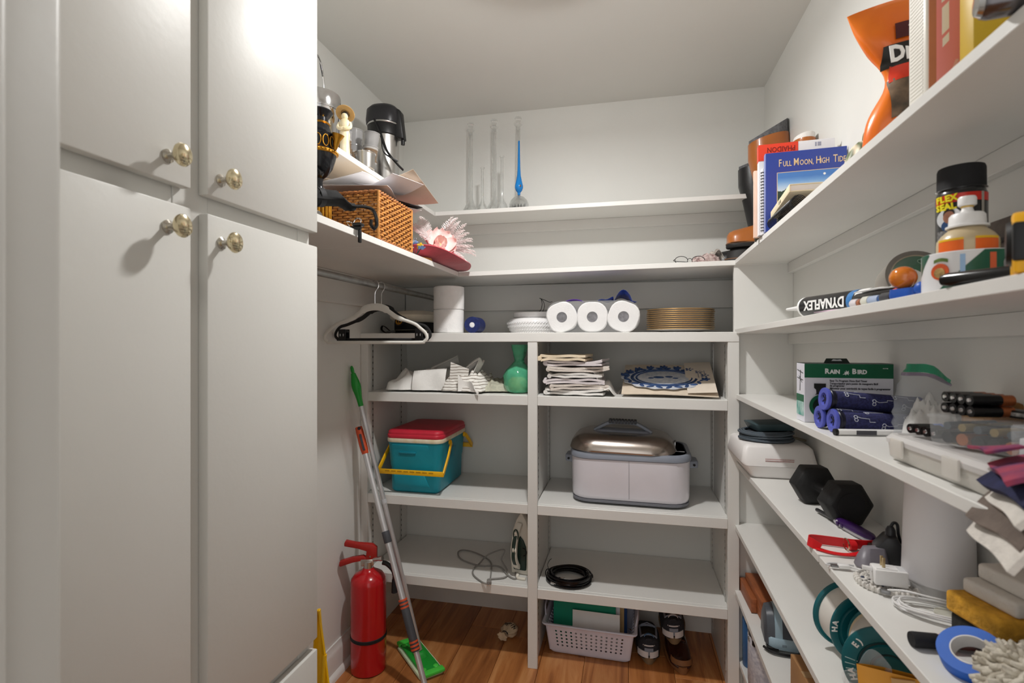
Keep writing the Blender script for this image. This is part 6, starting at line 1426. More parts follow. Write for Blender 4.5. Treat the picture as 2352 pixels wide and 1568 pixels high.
fdisc(.0150, fa - 26, .1125, P('badge_white', '#e3e6ea', .4, var=.03), 'portrait_badge', .0006); fdisc(.0085, fa - 26, .1140, P('portrait_skin', '#a86f55', .6, var=.15, scale=90), 'portrait_face', .0012, .82)
fdisc(.0083, fa - 26, .1185, P('portrait_hair', '#2a1c18', .6), 'portrait_hair', .0010, .85); fdisc(.0090, fa - 23, .1020, P('portrait_shirt', '#274a7c', .6), 'portrait_shirt', .0009, 1.2)
# black marker at the edge
my = .665
t = thing('marker_pen', 'thick black marker lying along the edge of the second right shelf', 'marker', (.402, my, zR(2, my) + .0088), (0, 0, -62))
MB().lathe([(.001, -.062), (.0065, -.062), (.0082, -.055), (.0082, .052), (.007, .056), (.001, .057)], 20, RY(90)).build('barrel', BLKG, t); MB().ball(.0022, M=T(-.0618, 0, 0), seg=8, rings=6).build('tip_dot', CHROME, t)
# wallet-like brown board leaning at the wall, tape measure
t = thing('leather_pouch', 'mottled grey-brown leather pouch leaning on the right wall', 'pouch', (.548, .885, zR(2, .885) + .0008), (0, 8, 0))
MB().loft([[(x_ + .012 * (1 if x_ > 0 else -1) * (1 - abs(y_ / .105) ** 3) * 0, y_, z_) for x_, y_ in ((-.008, -.10), (.008, -.10), (.010, .0), (.008, .105), (-.008, .105), (-.012, .0))] for z_ in (0, .10, .125)]).build('body', P('pouch_leather', '#7b6c62', .6, var=.4, scale=16, bump=.3, col2='#3e3733'), t, bevel=.004, smooth=60)
MB().box(-.0145, -.0115, -.098, .098, .085, .092).build('strap', P('pouch_strap', '#2d2826', .6), t, bevel=.001)
t = thing('tape_measure', 'yellow and black tape measure at the near end of the second right shelf', 'tape measure', (.400, .614, zR(2, .614) + .0006), (0, 0, -30))
MB().loft([[(x_, y_, z_) for y_, z_ in ((-.030, 0), (.034, 0), (.036, .03), (.026, .056), (.004, .066), (-.02, .060), (-.032, .04))] for x_ in (-.019, .019)]).build('case', P('measure_yellow', '#f2b21b', .4, var=.05), t, bevel=.004)
MB().lathe([(.001, 0), (.023, 0), (.021, .004), (.001, .005)], 26, T(-.0192, .0, .033) @ RY(-90)).build('side_badge', BLACK, t); MB().box(-.0195, .0195, -.034, -.024, .012, .05).build('bumper', BLACK, t, bevel=.003); MB().box(-.008, .008, -.040, -.034, .001, .010).build('tape_hook', STEEL, t, bevel=.001)
# ================================================================== THIRD RIGHT SHELF
# hose timer carton
ry = 1.286; rz_ = zR(3, 1.31) + .0006; rx0, rx1, rd_, rh_ = .394, .573, .054, .134
t = thing('timer_carton', 'green and white hose timer carton with hang tab on the third right shelf', 'carton', (rx0, ry, rz_))
BW = rx1 - rx0
CW = P('carton_white', '#dfdfe8', .45, var=.02); CG_ = P('carton_green', '#0c6140', .4, var=.04); CBK = P('carton_black_green', '#0b1d15', .4, var=.05)
MB().box(0, BW, 0, rd_, 0, rh_).build('box', CW, t, bevel=.0012, seg=1)
MB().box(0.0005, BW - .0005, -.0005, .0, rh_ - .032, rh_ - .0005).build('green_panel', CG_, t); MB().box(0.0, BW, .0, rd_, rh_ + .0001, rh_ + .0006).build('top_flap', CBK, t)
MB().box(-.0005, .0, .002, rd_ - .002, .014, .062).build('side_print', P('side_teal', '#3d9a8d', .5, var=.3, scale=50, col2='#cfe3df'), t); MB().box(-.0006, -.0001, .002, rd_ - .002, .046, .062).build('side_print', CG_, t)
for k, pts in enumerate((((.008, .112), (.046, .118)), ((.008, .096), (.046, .100)), ((.028, .070), (.024, .118)), ((.014, .090), (.034, .104)))):
    (y0_, z0_), (y1_, z1_) = pts; MB().tube([(-.0004, y0_, z0_), (-.0004, y1_, z1_)], .0008, 5).build('side_drawing', P('drawing_black', '#2a2c2b', .6), t)
hx = .074
MB().prism([(hx - .028, 0), (hx + .026, 0), (hx + .020, .011), (hx - .022, .011)], -.001, .0, T(0, .018, rh_ + .0006) @ RX(78)).build('hang_tab', CBK, t)
MB().prism([(hx - .012, .005), (hx + .010, .005), (hx + .007, .009), (hx + .0, .0078), (hx - .008, .009)], .0002, .0008, T(0, .018, rh_ + .0006) @ RX(78)).build('tab_hole', LGREY, t)
FB = lambda x, z, o=.0006: T(x, -o, z) @ RX(90)
def scaps(s, x, z, big, small, gap=0):
    """RAIN BIRD style small-cap italic words"""
    text(s[0], big, TXW, t, FB(x, z), align='LEFT', xs=.95, bold=.0006); text(s[1:], small, TXW, t, FB(x + big * .66, z - (big - small) * .30), align='LEFT', xs=.95, bold=.0006)
scaps('RAIN', .042, rh_ - .0175, .0158, .0126); scaps('BIRD', .097, rh_ - .0175, .0158, .0126)
MB().prism([(.078, .1095), (.083, .1135), (.081, .1160), (.0845, .1155), (.085, .1195), (.0868, .1160), (.0905, .1185), (.0895, .1150), (.0925, .1120), (.089, .1128), (.0905, .1085), (.0865, .1115), (.084, .1080), (.0835, .1105)], .0006, .0011, RX(90)).build('bird_emblem', TXW, t)
TXG = P('print_grey_dark', '#4a4a50', .5, var=0, bump=0)
for k, s_ in enumerate(('Easy To Program Hose End Timer', 'Temporizador para punto de manguera f\u00e1cil', 'de programar', 'Minuteur pour extr\u00e9mit\u00e9 de tuyau facile \u00e0 programmer')):
    text(s_, .0060, TXG, t, FB(.052, .0955 - (0, .0062, .0112, .0172)[k]), align='LEFT', xs=.90, bold=.00012)
text('1H1TSB', .0032, TXW, t, FB(.168, rh_ - .010), align='RIGHT')
# printed timer picture in low relief
DGN = P('timer_green', '#14583c', .4, var=.05); 
MB().cyl(.026, 0, .0012, 36, FB(.036, .038)).build('printed_dial', DGN, t); MB().cyl(.019, .0012, .0018, 30, FB(.036, .038)).build('printed_dial_face', CBK, t)
MB().prism([(.022, .064), (.025, .066), (.024, .075), (.020, .079), (.020, .089), (.044, .089), (.044, .079), (.040, .075), (.040, .066), (.044, .064)], .0006, .0018, RX(90)).build('printed_hose_nut', BLKM, t)
MB().prism([(.066, .062), (.112, .062), (.116, .058), (.116, .010), (.064, .010), (.062, .058)], .0006, .0014, RX(90)).build('printed_body', DGN, t); text('Rain Bird', .0045, P('print_pale_green', '#a9cbb2', .5), t, FB(.088, .056, .0016))
gw = MB()
gw.tube([(.132 + .0048 * math.cos(a), -.0008, .0475 + .0048 * math.sin(a)) for a in [2 * PI * k / 18 for k in range(18)]], .0009, 5, True)
for k in range(8): a = 2 * PI * k / 8; gw.box(.0048, .0072, -.0012, -.0004, -.0010, .0010, T(.132, 0, .0475) @ RY(-math.degrees(a)))
gw.build('printed_gear', TXG, t)
for k in range(5): MB().box(.142, .142 + (.030, .022, .026, .018, .024)[k], -.0007, -.0002, .054 - .004 * k, .0552 - .004 * k).build('print_line', P('print_grey_light', '#9a9aa2', .5), t)

# blue filters
FBL = P('filter_mesh', '#34366c', .8, var=.3, scale=260, bump=.5, bscale=700, col2='#17193a'); FCB = P('filter_cap_blue', '#525bb8', .35, var=.04); FCK = P('filter_cap_dark', '#191a2c', .4)
SQ = P('squiggle_white', '#d5d8e2', .6, var=0, bump=0)
proto = None
def filt(label, x, y, z, rz, pitch, spin):
    t = thing('vacuum_filter', label, 'filter', (x, y, z), (0, pitch, rz), 'blue cylindrical filters on the third right shelf')
    RF = .0182
    MB().lathe([(.001, 0), (RF, 0), (RF, .155), (.001, .155)], 28, T(.016, 0, 0) @ RY(90)).build('mesh_body', FBL, t)
    MB().lathe([(.013, -.003), (.0225, -.003), (.0235, 0), (.0225, .0035), (.019, .005), (.013, .004), (.011, .002), (.013, -.003)], 32, RY(90), cap=False).build('end_ring', FCB, t)
    MB().lathe([(.001, .0046), (.0195, .005), (.0212, .007), (.0212, .010), (.0185, .0118), (.0185, .016), (.001, .016)], 32, RY(90)).build('dark_collar', FCK, t)
    MB().lathe([(.001, .001), (.013, .001), (.013, .0035), (.001, .0035)], 24, RY(90)).build('end_plate', FCB, t)
    for k in range(3): MB().box(.0, .001, -.0012, .0012, -.012, .012, RX(60 * k)).build('end_spoke', FCK, t)
    MB().lathe([(.001, .1712), (RF + .0004, .1712), (RF + .0004, .178), (.014, .180), (.001, .180)], 28, RY(90)).build('tip_cap', P('filter_tip', '#27307d', .5), t)
    def onc(pts, r_): return [(px, (RF + .0004) * math.sin(pa), (RF + .0004) * math.cos(pa)) for px, pa in pts]
    sq = MB()
    for j, (cx_, ca_) in enumerate(((.035, -1.1), (.085, -1.9), (.125, -1.0), (.06, -.1), (.14, -2.2))):
        ca_ += spin
        path = [(cx_ + .0032 * math.cos(a), ca_ + .17 * math.sin(a) + .17) for a in [R(-90 + 30 * k) for k in range(13)]] + [(cx_ + .0032 * math.cos(a), ca_ + .17 * math.sin(a) - .17) for a in [R(90 - 30 * k) for k in range(1, 12)]]
        sq.tube(onc(path, 0), .00055, 5)
        sq.tube(onc([(cx_ + .003, ca_ + .18), (cx_ + .009, ca_ + .05), (cx_ + .024, ca_ - .02 + .2 * (j % 2)), (cx_ + .024, ca_ + .35 * (1 if j % 2 else -1)), (cx_ + .034, ca_ + .35 * (1 if j % 2 else -1))], 0), .0005, 5)
    sq.build('loop_print', SQ, t, stuff=True)
    return t
fz = zR(3, 1.18)
filt('blue mesh vacuum filter, lower front of the pile of three', .405, 1.150, fz + .0242, 4, 1.5, 0)
filt('blue mesh vacuum filter, lower back of the pile of three', .398, 1.201, fz + .0242, 4, 1.5, .8)
filt('blue mesh vacuum filter resting on top of the other two', .399, 1.176, fz + .0242 + .0405, 5, 4, .4)
# whiteboard marker
t = thing('marker_pen', 'slim white marker with black ends lying in front of the blue filters', 'marker', (.393, 1.110, zR(3, 1.12) + .0068), (0, 0, 8))
MB().lathe([(.001, .006), (.0058, .006), (.0060, .008), (.0060, .140), (.001, .140)], 20, RY(90)).build('barrel', WHITE, t)
for a, b_ in ((.0, .0058), (.1402, .146)): MB().lathe([(.001, a), (.0064, a), (.0064, b_), (.001, b_)], 20, RY(90)).build('end_cap', BLACK, t)
MB().box(.038, .075, -.0062, -.0058, -.0042, .0042).build('print', P('print_grey_dark', '#4a4a50', .5), t)
# zip bag with white tissue
zx, zy = .535, 1.075; zz = zR(3, zy) + .0006
ZIP = P('zip_bag_film', '#c6cbd2', .12, alpha=.22, var=.08, scale=14, bump=.6, bscale=22); 
t = thing('zip_bag', 'slumped clear zip bag with green seal holding white wipes', 'bag', (zx, zy, zz), (0, 0, -8))
def zb_(z, a):
    f = z / .142; w_ = .050 * (1 - .38 * f ** 1.4) * (1 + .05 * math.sin(9 * z * 30)); d_ = .034 * (1 - f ** 1.6 * .93)
    cx = -.010 * f - .006 * math.sin(4 * f) + .018 * max(0, f - .7)
    return (cx + w_ * math.copysign(abs(math.cos(a)) ** .8, math.cos(a)), d_ * math.sin(a) + .003 * math.sin(5 * a + 40 * z), max(0, z - (.030 * (f ** 3) * max(0, math.cos(a)))))
MB().loft([[zb_(.142 * j / 14, 2 * PI * k / 30) for k in range(30)] for j in range(15)], True, False).build('film', ZIP, t, smooth=70)
MB().loft([[zb_(z_, 2 * PI * k / 30) for k in range(30)] for z_ in (.1255, .132, .1405)], False, False, M=S(1.02, 1.25, 1)).build('green_seal', P('seal_green', '#249e73', .3, alpha=.8, var=.1, scale=20), t, smooth=70)
MB().loft([[zb_(z_, 2 * PI * k / 30) for k in range(30)] for z_ in (.119, .1245)], False, False, M=S(1.02, 1.25, 1)).build('purple_seal', P('seal_mauve', '#8d7f93', .3, alpha=.8), t, smooth=70)
crumple(.075, .05, .085, 2.2, 1.4).at(T()).build('wipes', WHITECLOTH, t, smooth=70, loc=(.004, 0, .004))
t = thing('orange_tag', 'small orange plastic piece at the foot of the zip bag', 'tag', (.487, 1.005, zR(3, 1.0) + .0006), (0, 0, 10))
MB().loft([rrect(.020, .012, .004, 0), rrect(.022, .014, .005, .004), rrect(.016, .010, .004, .009)]).build('tag', ORANGE, t, smooth=60)
# brown kraft block
t = thing('kraft_block', 'brown paper wrapped block standing against the right wall', 'block', (.556, .945, zR(3, .945) + .0006), (0, 0, 4))
MB().box(-.024, .022, -.034, .034, 0, .088).build('block', P('kraft_brown', '#8b6233', .8, var=.2, scale=30, bump=.3, bscale=120), t, bevel=.006, seg=2)
MB().box(-.0246, -.0238, -.02, .024, .02, .07).build('label', P('kraft_label', '#9c7646', .7), t)
# big translucent parts organizer
TRN = P('organizer_plastic', '#e7e3dc', .35, alpha=.72, var=.03, scale=6, sss=.1); TRL = P('organizer_lid', '#efecea', .28, alpha=.62, var=.03, scale=6)
oz = zR(3, .73) + .0012
t = thing('parts_organizer', 'large translucent plastic parts organizer along the third right shelf', 'organizer', (.482, .785, oz), (-.5, 0, 1.0))
OW, OD = .180, .245
MB().loft([rrect(OW - .012, OD - .012, .014, 0), rrect(OW - .004, OD - .004, .016, .004), rrect(OW, OD, .018, .024)], True, False).build('tray', TRN, t, smooth=50)
MB().loft([rrect(OW - .012, OD - .012, .012, .024), rrect(OW - .016, OD - .016, .012, .002)], False, True).build('tray_inside', P('organizer_content', '#c9c1b2', .7, var=.12, scale=25, col2='#9a9284'), t)
for k in range(4): MB().box(-OW / 2 + .006, OW / 2 - .006, -OD / 2 + .055 * k + .03, -OD / 2 + .055 * k + .0318, .003, .0235).build('divider', TRN, t)
MB().loft([rrect(OW + .004, OD + .004, .019, .0245), rrect(OW + .005, OD + .005, .019, .031), rrect(OW - .006, OD - .006, .018, .037), rrect(OW - .020, OD - .022, .012, .0375), rrect(OW - .024, OD - .026, .012, .0345)]).build('lid', TRL, t, smooth=40)
for y_ in (-.05, .075): MB().box(-OW / 2 - .0065, -OW / 2 - .0025, y_ - .016, y_ + .016, .008, .034).build('latch', TRN, t, bevel=.0015)
MB().loft([[(x_, y_, z_) for x_, y_, _q in ell(.028 * c, .026 * c, 0, 24, -.045, -.088)] for z_, c in ((.0352, 1), (.0385, .92))]).build('thumb_recess', P('recess_grey', '#8d8a86', .5, alpha=.8), t, smooth=60)
for (x_, y_, a, b_, m_) in ((-.02, .098, .07, .012, ORANGE), (-.03, -.02, .05, .03, P('label_pale_pink', '#e3a7a3', .5, alpha=.7)), (.02, .05, .09, .02, P('label_tan', '#b39a86', .6))): MB().box(x_, x_ + a, y_, y_ + b_, .0346, .0352).build('label_inside', m_, t)
# pencils, batteries, clear battery case
for k, (x_, y_, rz, c, lab) in enumerate(((.462, .74, -66, '#7d7152', 'olive pencil lying on the translucent organizer'), (.474, .725, -60, '#5d4a3c', 'dark brown pencil lying on the translucent organizer'))):
    t = thing('pencil', lab, 'pencil', (x_, y_, oz + .0415 + .0), (0, 0, rz)); MB().lathe([(.001, -.085), (.0034, -.085), (.0034, .07), (.001, .085)], 6, RY(90)).build('shaft', P('pencil_' + c[1:], c, .5), t); MB().lathe([(.001, .0795), (.0017, .0772), (.0009, .0862), (.0003, .0865)], 6, RY(90)).build('point', BLACK, t)
cz = oz + .0505
t = thing('battery_case', 'clear plastic storage case full of batteries on the translucent organizer', 'case', (.470, .782, cz - .0115), (0, 0, 22)); t.scale = (.74, .74, .74)
MB().loft([rrect(.115, .150, .006, .0005), rrect(.118, .154, .007, .002), rrect(.124, .160, .008, .046), rrect(.128, .164, .008, .047), rrect(.128, .164, .008, .051), rrect(.120, .156, .007, .052)]).build('case', CLEARP, t, smooth=40)
BT1 = bands('battery_print', [(0, '#b5713c'), (.30, '#141416')], 0, 20, .3, .4); 
for i in range(2):
    for j in range(5):
        b_ = MB().at(T(-.030 + .056 * i, -.056 + .026 * j, .013)); o = b_.lathe([(.001, -.024), (.0105, -.024), (.0108, -.022), (.0108, .021), (.009, .0235), (.001, .0235)], 16, RY(90)).build('battery', P('battery_black', '#1a1a1d', .3, .3) if (i + j) % 3 else P('battery_copper', '#a9663c', .3, .6), t)
        MB().at(T(-.030 + .056 * i, -.056 + .026 * j, .013)).lathe([(.001, .0236), (.0045, .0236), (.004, .0258), (.001, .0258)], 12, RY(90)).build('terminal', CHROME, o)
for i in range(2):
    for j in range(5): MB().at(T(-.030 + .056 * i, -.056 + .026 * j, .034)).lathe([(.001, -.024), (.0070, -.024), (.0072, .022), (.001, .0235)], 14, RY(90)).build('battery', P('battery_tan', '#8d7a4a', .3, .3) if j % 2 else P('battery_slate', '#4a545c', .3, .3), t)
pz = cz - .0115 + .0392
def bpack(label, x, y, z, rz, n, cap, L=.050, r_=.0072):
    t = thing('battery_pack', label, 'batteries', (x, y, z), (0, 0, rz), 'battery packs on the third right shelf')
    for j in range(n):
        o = MB().at(T(0, (j - (n - 1) / 2) * r_ * 2.04, r_)).lathe([(.001, -L / 2), (r_, -L / 2), (r_, L * .2), (.001, L * .2)], 14, RY(90)).build('battery', BLKG, t)
        MB().at(T(0, (j - (n - 1) / 2) * r_ * 2.04, r_)).lathe([(.001, L * .2 + .0002), (r_, L * .2 + .0002), (r_, L / 2), (.001, L / 2)], 14, RY(90)).build('copper_end', cap, o)
        MB().at(T(0, (j - (n - 1) / 2) * r_ * 2.04, r_)).lathe([(.001, -L / 2 - .0018), (.0024, -L / 2 - .0018), (.003, -L / 2 - .0001), (.001, -L / 2 - .0001)], 10, RY(90)).build('terminal', CHROME, o)
    return t
CU = P('battery_copper_cap', '#a9623a', .3, .6)
bpack('black and copper battery pack on top of the clear case', .458, .808, pz, 8, 4, CU); bpack('second battery pack stacked on the upper pack', .459, .809, pz + .0148, 6, 4, CU)
bpack('loose blue-white blister of batteries beside the clear case', .443, .868, oz + .0388, 12, 4, P('battery_blue', '#4a5f93', .3), .046)
t = thing('black_label_case', 'flat black and silver packet at the right wall behind the clear case', 'packet', (.498, .770, pz + .0004), (0, 0, -70))
MB().box(-.07, .06, -.012, .012, 0, .010).build('packet', BLACK, t, bevel=.002); MB().box(-.05, .035, -.0125, -.0118, .003, .0075).build('print', P('packet_silver', '#c8c6c2', .4, var=.6, scale=160, col2='#222222'), t)
t = thing('clear_box', 'small clear plastic box nearest the camera on the organizer', 'box', (.452, .690, oz + .0392), (0, 0, 0)); t.scale = (.8, .8, .8); MB().loft([rrect(.052, .03, .004, 0), rrect(.055, .033, .005, .05), rrect(.05, .028, .004, .053)]).build('box', CLEARP, t, smooth=40); MB().box(-.02, .02, -.01, .01, .003, .035).build('contents', LGREY, t, bevel=.003)
# folded printed cloths hanging over the edge
PAIS = P('paisley_print', '#4a3560', .9, var=.5, scale=26, bump=.3, bscale=300, col2='#c3474e'); PAISN = P('navy_cloth', '#23264a', .9, var=.3, scale=30, bump=.3, bscale=300); OAT = P('oat_lining', '#d8d2ca', .9, var=.08, scale=60, bump=.3, bscale=300); BRC = P('brown_cloth', '#6c6058', .9, var=.15, scale=40, bump=.3, bscale=300)
kx, ky = .392, .532; kz = zR(3, .55)
def fold_cloth(label, x, y, z, rz, m, lx, ly, droop, th, grp, part='cloth'):
    t = thing('kitchen_cloth', label, 'cloth', (x, y, z), (0, 0, rz), grp)
    def fn(u, v):
        s_ = (u - .35) * lx; over = max(0, -s_ + .0) 
        return (s_, (v - .5) * ly * (1 - .1 * over), .003 - droop * (over / (.35 * lx)) ** 1.7 + .0022 * math.sin(5 * v + 3 * u) * (over / (.35 * lx)) + .001 * math.sin(6 * v))
    MB().sheet(fn, 20, 16, thick=th).build(part, m, t, smooth=80); return t
g_ = 'folded cloths hanging over the third right shelf'
gy_ = .598
fold_cloth('oat coloured lining cloth lowest of the overhanging cloths', .404, gy_, kz + .014, -16, OAT, .150, .125, .050, .006, g_)
fold_cloth('brown folded cloth under the paisley one', .404, gy_ + .006, kz + .026, -10, BRC, .135, .115, .044, .006, g_)
fold_cloth('second pale lining cloth above the brown one', .408, gy_ - .004, kz + .037, -20, OAT, .135, .118, .032, .006, g_)
fold_cloth('navy printed cloth near the top of the overhanging cloths', .406, gy_, kz + .047, -14, PAISN, .130, .115, .024, .006, g_)
t = fold_cloth('purple and red paisley cloth topmost of the overhanging cloths', .408, gy_ + .004, kz + .055, -24, PAIS, .128, .108, .014, .005, g_)
MB().sheet(lambda u, v: (-.05 + .03 * u - .01 * v, .02 + .05 * v, (.004 + .010 * u * (1 - v)) + .002 * math.sin(5 * v)), 8, 8, thick=.003).build('corner', PAIS, t, smooth=80)

# ================================================================== FOURTH RIGHT SHELF
# white equipment case with overhang
t = thing('equipment_case', 'bulky white plastic case overhanging the far end of the fourth right shelf', 'case', (.462, 1.885, zR(4, 1.885) + .001))
CSE = P('case_white', '#e9e6e4', .4, var=.02, scale=4, bump=.02)
def cr_(x0, x1, y0, y1, z, r_=.016): return rrect(x1 - x0, y1 - y0, r_, z, 5, (x0 + x1) / 2, (y0 + y1) / 2)
MB().loft([cr_(-.070, .110, -.112, .118, 0), cr_(-.074, .114, -.118, .122, .006), cr_(-.098, .118, -.130, .126, .040)], True, False).build('base_half', CSE, t, smooth=50)
MB().loft([cr_(-.098, .118, -.130, .126, .0405), cr_(-.105, .119, -.128, .127, .050), cr_(-.096, .108, -.118, .120, .096), cr_(-.088, .100, -.110, .112, .104), cr_(-.07, .085, -.09, .095, .106)], False, True).build('top_half', CSE, t, smooth=50)
pr_ = MB()
for k in range(2):
    for j in range(20): pr_.box(-.035 + .0042 * j, -.035 + .0042 * j + .0030, -.1278 + .0002, -.1265, .0625 - .0058 * k, .0650 - .0058 * k, T(0, -.0012 + .0008 * k, 0))
pr_.build('print', P('print_faded_red', '#b4837f', .6), t, stuff=True)
cz4 = zR(4, 1.885) + .1072
t = thing('cable_coil', 'flat coil of grey cable lying on the white case', 'cable', (.455, 1.87, cz4), (0, 0, 10)); GC = P('cable_slate', '#4f5962', .5, var=.1)
cl = []
for k in range(11 * 28):
    a = 2 * PI * k / 28; j = k / 28
    cl.append(((.082 - .0055 * (int(j) % 4) + .003 * math.sin(j)) * math.cos(a), (.076 - .0055 * (int(j) % 4)) * math.sin(a), .0042 + .0024 * j + .0015 * math.sin(2 * a + j)))
MB().tube(cl, .0040, 6).build('coil', GC, t); MB().lathe([(.001, 0), (.07, 0), (.072, .006), (.070, .024), (.001, .026)], 40).build('coil_core', P('cable_dark', '#3a4047', .6), t)
MB().tube(smooth_path([(.07, -.02, .012), (.095, -.035, .008), (.112, -.04, .004)], 5), .0038, 6).build('loose_end', P('cable_olive', '#6a6250', .5), t)
t = thing('network_switch', 'dark slate plastic box on top of the grey cable coil', 'electronics', (.470, 1.885, cz4 + .0335), (0, -2, 8))
MB().hexa([(-.055, -.05, 0), (.06, -.05, .0), (.06, .05, 0), (-.055, .05, 0), (-.065, -.055, .024), (.066, -.055, .024), (.066, .055, .024), (-.065, .055, .024)]).build('box', P('switch_slate', '#3c5055', .45, var=.06), t, bevel=.003)
# hex dumbbell
RUB = P('dumbbell_rubber', '#161617', .6, var=.12, scale=30, bump=.15, bscale=150)
t = thing('dumbbell', 'black rubber hex dumbbell with chrome handle on the fourth right shelf', 'dumbbell', (.500, 1.452, zR(4, 1.40) + .0490), (.4, 0, 7))
def hexr(r_, y): return [(r_ * math.cos(R(60 * k)), y, r_ * math.sin(R(60 * k))) for k in range(6)]
for s_ in (-1, 1):
    MB().loft([hexr(.040, s_ * .050), hexr(.0555, s_ * .057), hexr(.0555, s_ * .098), hexr(.045, s_ * .107)]).build('head', RUB, t, bevel=.003, seg=2, smooth=30)
    MB().lathe([(.001, 0), (.030, 0), (.030, .002), (.001, .002)], 28, T(0, s_ * .1072, 0) @ RX(-90 * s_)).build('end_disc', BLKM, t)
MB().lathe([(.001, -.050), (.0135, -.050), (.0135, -.030), (.0158, 0), (.0135, .030), (.0135, .050), (.001, .050)], 24, RX(90)).build('handle', CHROME, t)
# purple lighter wand
a_, b_ = onZ(1876, 1170, zR(4, 1.45) + .008), onZ(2003, 1238, zR(4, 1.26) + .012); L = (b_ - a_).length
t = thing('gas_lighter', 'purple and grey gas lighter wand with long black nozzle', 'lighter', (a_.x, a_.y, a_.z), (0, -math.degrees(math.asin((b_.z - a_.z) / L)), math.degrees(math.atan2(b_.y - a_.y, b_.x - a_.x))))
MB().lathe([(.001, 0), (.0042, 0), (.0048, .004), (.0052, L * .36), (.0075, L * .42), (.001, L * .42)], 18, RY(90)).build('nozzle', P('lighter_nozzle', '#3b3b3e', .3, .5), t)
def lsec(x, w_, h_, dz=0): return [(x, w_ * math.cos(q), dz + h_ * math.sin(q)) for q in [2 * PI * k / 18 for k in range(18)]]
MB().loft([lsec(L * .40, .008, .0075), lsec(L * .48, .012, .010), lsec(L * .6, .0135, .0115), lsec(L * .8, .014, .0115), lsec(L * .95, .0125, .0105), lsec(L * 1.03, .006, .005)]).build('body', P('lighter_grey', '#b5b3b8', .4), t, smooth=60)
MB().loft([[(x, y * 1.04, max(z, -.001) * 1.08 + .0006) for x, y, z in lsec(x_, w_, h_)] for x_, w_, h_ in ((L * .45, .010, .009), (L * .6, .0135, .0115), (L * .8, .014, .0118), (L * .97, .0122, .0105), (L * 1.035, .006, .005))]).build('purple_shell', P('lighter_purple', '#331350', .3, var=.08), t, smooth=60)
for x_ in (.52, .60): MB().box(L * x_ - .005, L * x_ + .005, -.0150, -.0118, -.004, .005).build('button', P('lighter_purple', '#331350', .3), t, bevel=.0015)
# red strap loop
RS_ = P('red_strap', '#d31b22', .35, var=.04, bump=.02)
rz4 = zR(4, 1.19) + .0006
t = thing('wrist_strap', 'glossy red strap loop with small buckle on the fourth right shelf', 'strap', (.43, 1.185, rz4), (0, 0, 4))
lp_ = smooth_path([(-.040, -.006, .004), (-.050, .004, .0095), (-.054, .018, .0105), (-.044, .028, .0105), (-.018, .024, .0105), (.012, .016, .0105), (.03, .012, .0105), (.055, .010, .0105), (.085, .014, .0105)], 7)
MB().tube(lp_, .01, 4, flat=(.0018, .0195)).build('strap', RS_, t); MB().tube(smooth_path([(-.046, -.002, .0025), (-.026, -.020, .002), (.0, -.027, .002), (.028, -.020, .003), (.05, -.004, .006), (.06, .004, .009)], 6), .01, 4, flat=(.013, .0018)).build('strap', RS_, t)
MB().tube([(.014, .0035 + .0125 * math.cos(a), .0118 + .0115 * math.sin(a)) for a in [2 * PI * k / 20 for k in range(20)]], .0013, 6, True).build('buckle', BRASS, t); MB().loft([lsec(.018, .0125, .0098, .0112), lsec(.030, .0125, .0098, .0112)], M=T(0, .003, 0)).build('keeper', RS_, t, smooth=60)
t = thing('sticky_note', 'small pale blue note behind the red strap', 'note', (.505, 1.235, rz4), (0, 0, 20)); MB().box(-.014, .014, -.008, .008, 0, .002).build('note', P('note_blue', '#8fd0e0', .6), t)
# remote and black power plug, grey phone stand
t = thing('remote_control', 'dark brown remote control lying behind the black plug', 'remote', (.537, 1.135, rz4), (0, 0, -62)); MB().loft([rrect(.165, .040, .008, 0), rrect(.168, .042, .009, .004), rrect(.160, .036, .008, .016)]).build('case', P('remote_brown', '#2e2620', .45, var=.1), t, smooth=50)
for j in range(7):
    for k in range(2): MB().box(-.066 + .019 * j, -.056 + .019 * j, -.010 + .011 * k, -.002 + .011 * k, .0160, .0172).build('button', P('remote_tan', '#9c8d74', .5), t, bevel=.0006)
t = thing('power_plug', 'black angular power adapter plug standing on its side', 'adapter', (.497, 1.130, rz4), (0, 0, -15))
PLG = P('plug_black', '#2b2b2e', .4, var=.06)
MB().loft([[(x_, -.022, z_) for x_, z_ in ((-.028, 0), (.034, 0), (.036, .034), (.018, .040), (.010, .058), (-.008, .058), (-.026, .034))], [(x_, .022, z_) for x_, z_ in ((-.028, 0), (.034, 0), (.036, .034), (.018, .040), (.010, .058), (-.008, .058), (-.026, .034))]]).build('body', PLG, t, bevel=.004)
MB().loft([lsec(0, .009, .009), lsec(.012, .008, .008), lsec(.018, .005, .005)], M=T(.001, 0, .056) @ RY(-90)).build('strain_relief', PLG, t, smooth=60); MB().tube(smooth_path([(.001, 0, .073), (.006, 0, .082), (.012, .002, .078), (.014, .004, .060), (.022, .018, .030), (.028, .034, .004)], 5), .0028, 7).build('cord', PLG, t)
t = thing('charging_stand', 'grey curved charging stand beside the red strap', 'stand', (.455, 1.105, rz4), (0, 0, 12)); MB().loft([rrect(.050, .036, .014, 0, 6), rrect(.056, .04, .016, .006, 6), rrect(.052, .032, .014, .018, 6, .004, .004), rrect(.040, .018, .008, .036, 6, .012, .010)]).build('stand', P('stand_grey', '#77737b', .4, var=.05), t, smooth=50); MB().box(-.012, .020, -.021, -.017, .006, .015).build('front_slot', BLACK, t, bevel=.001)
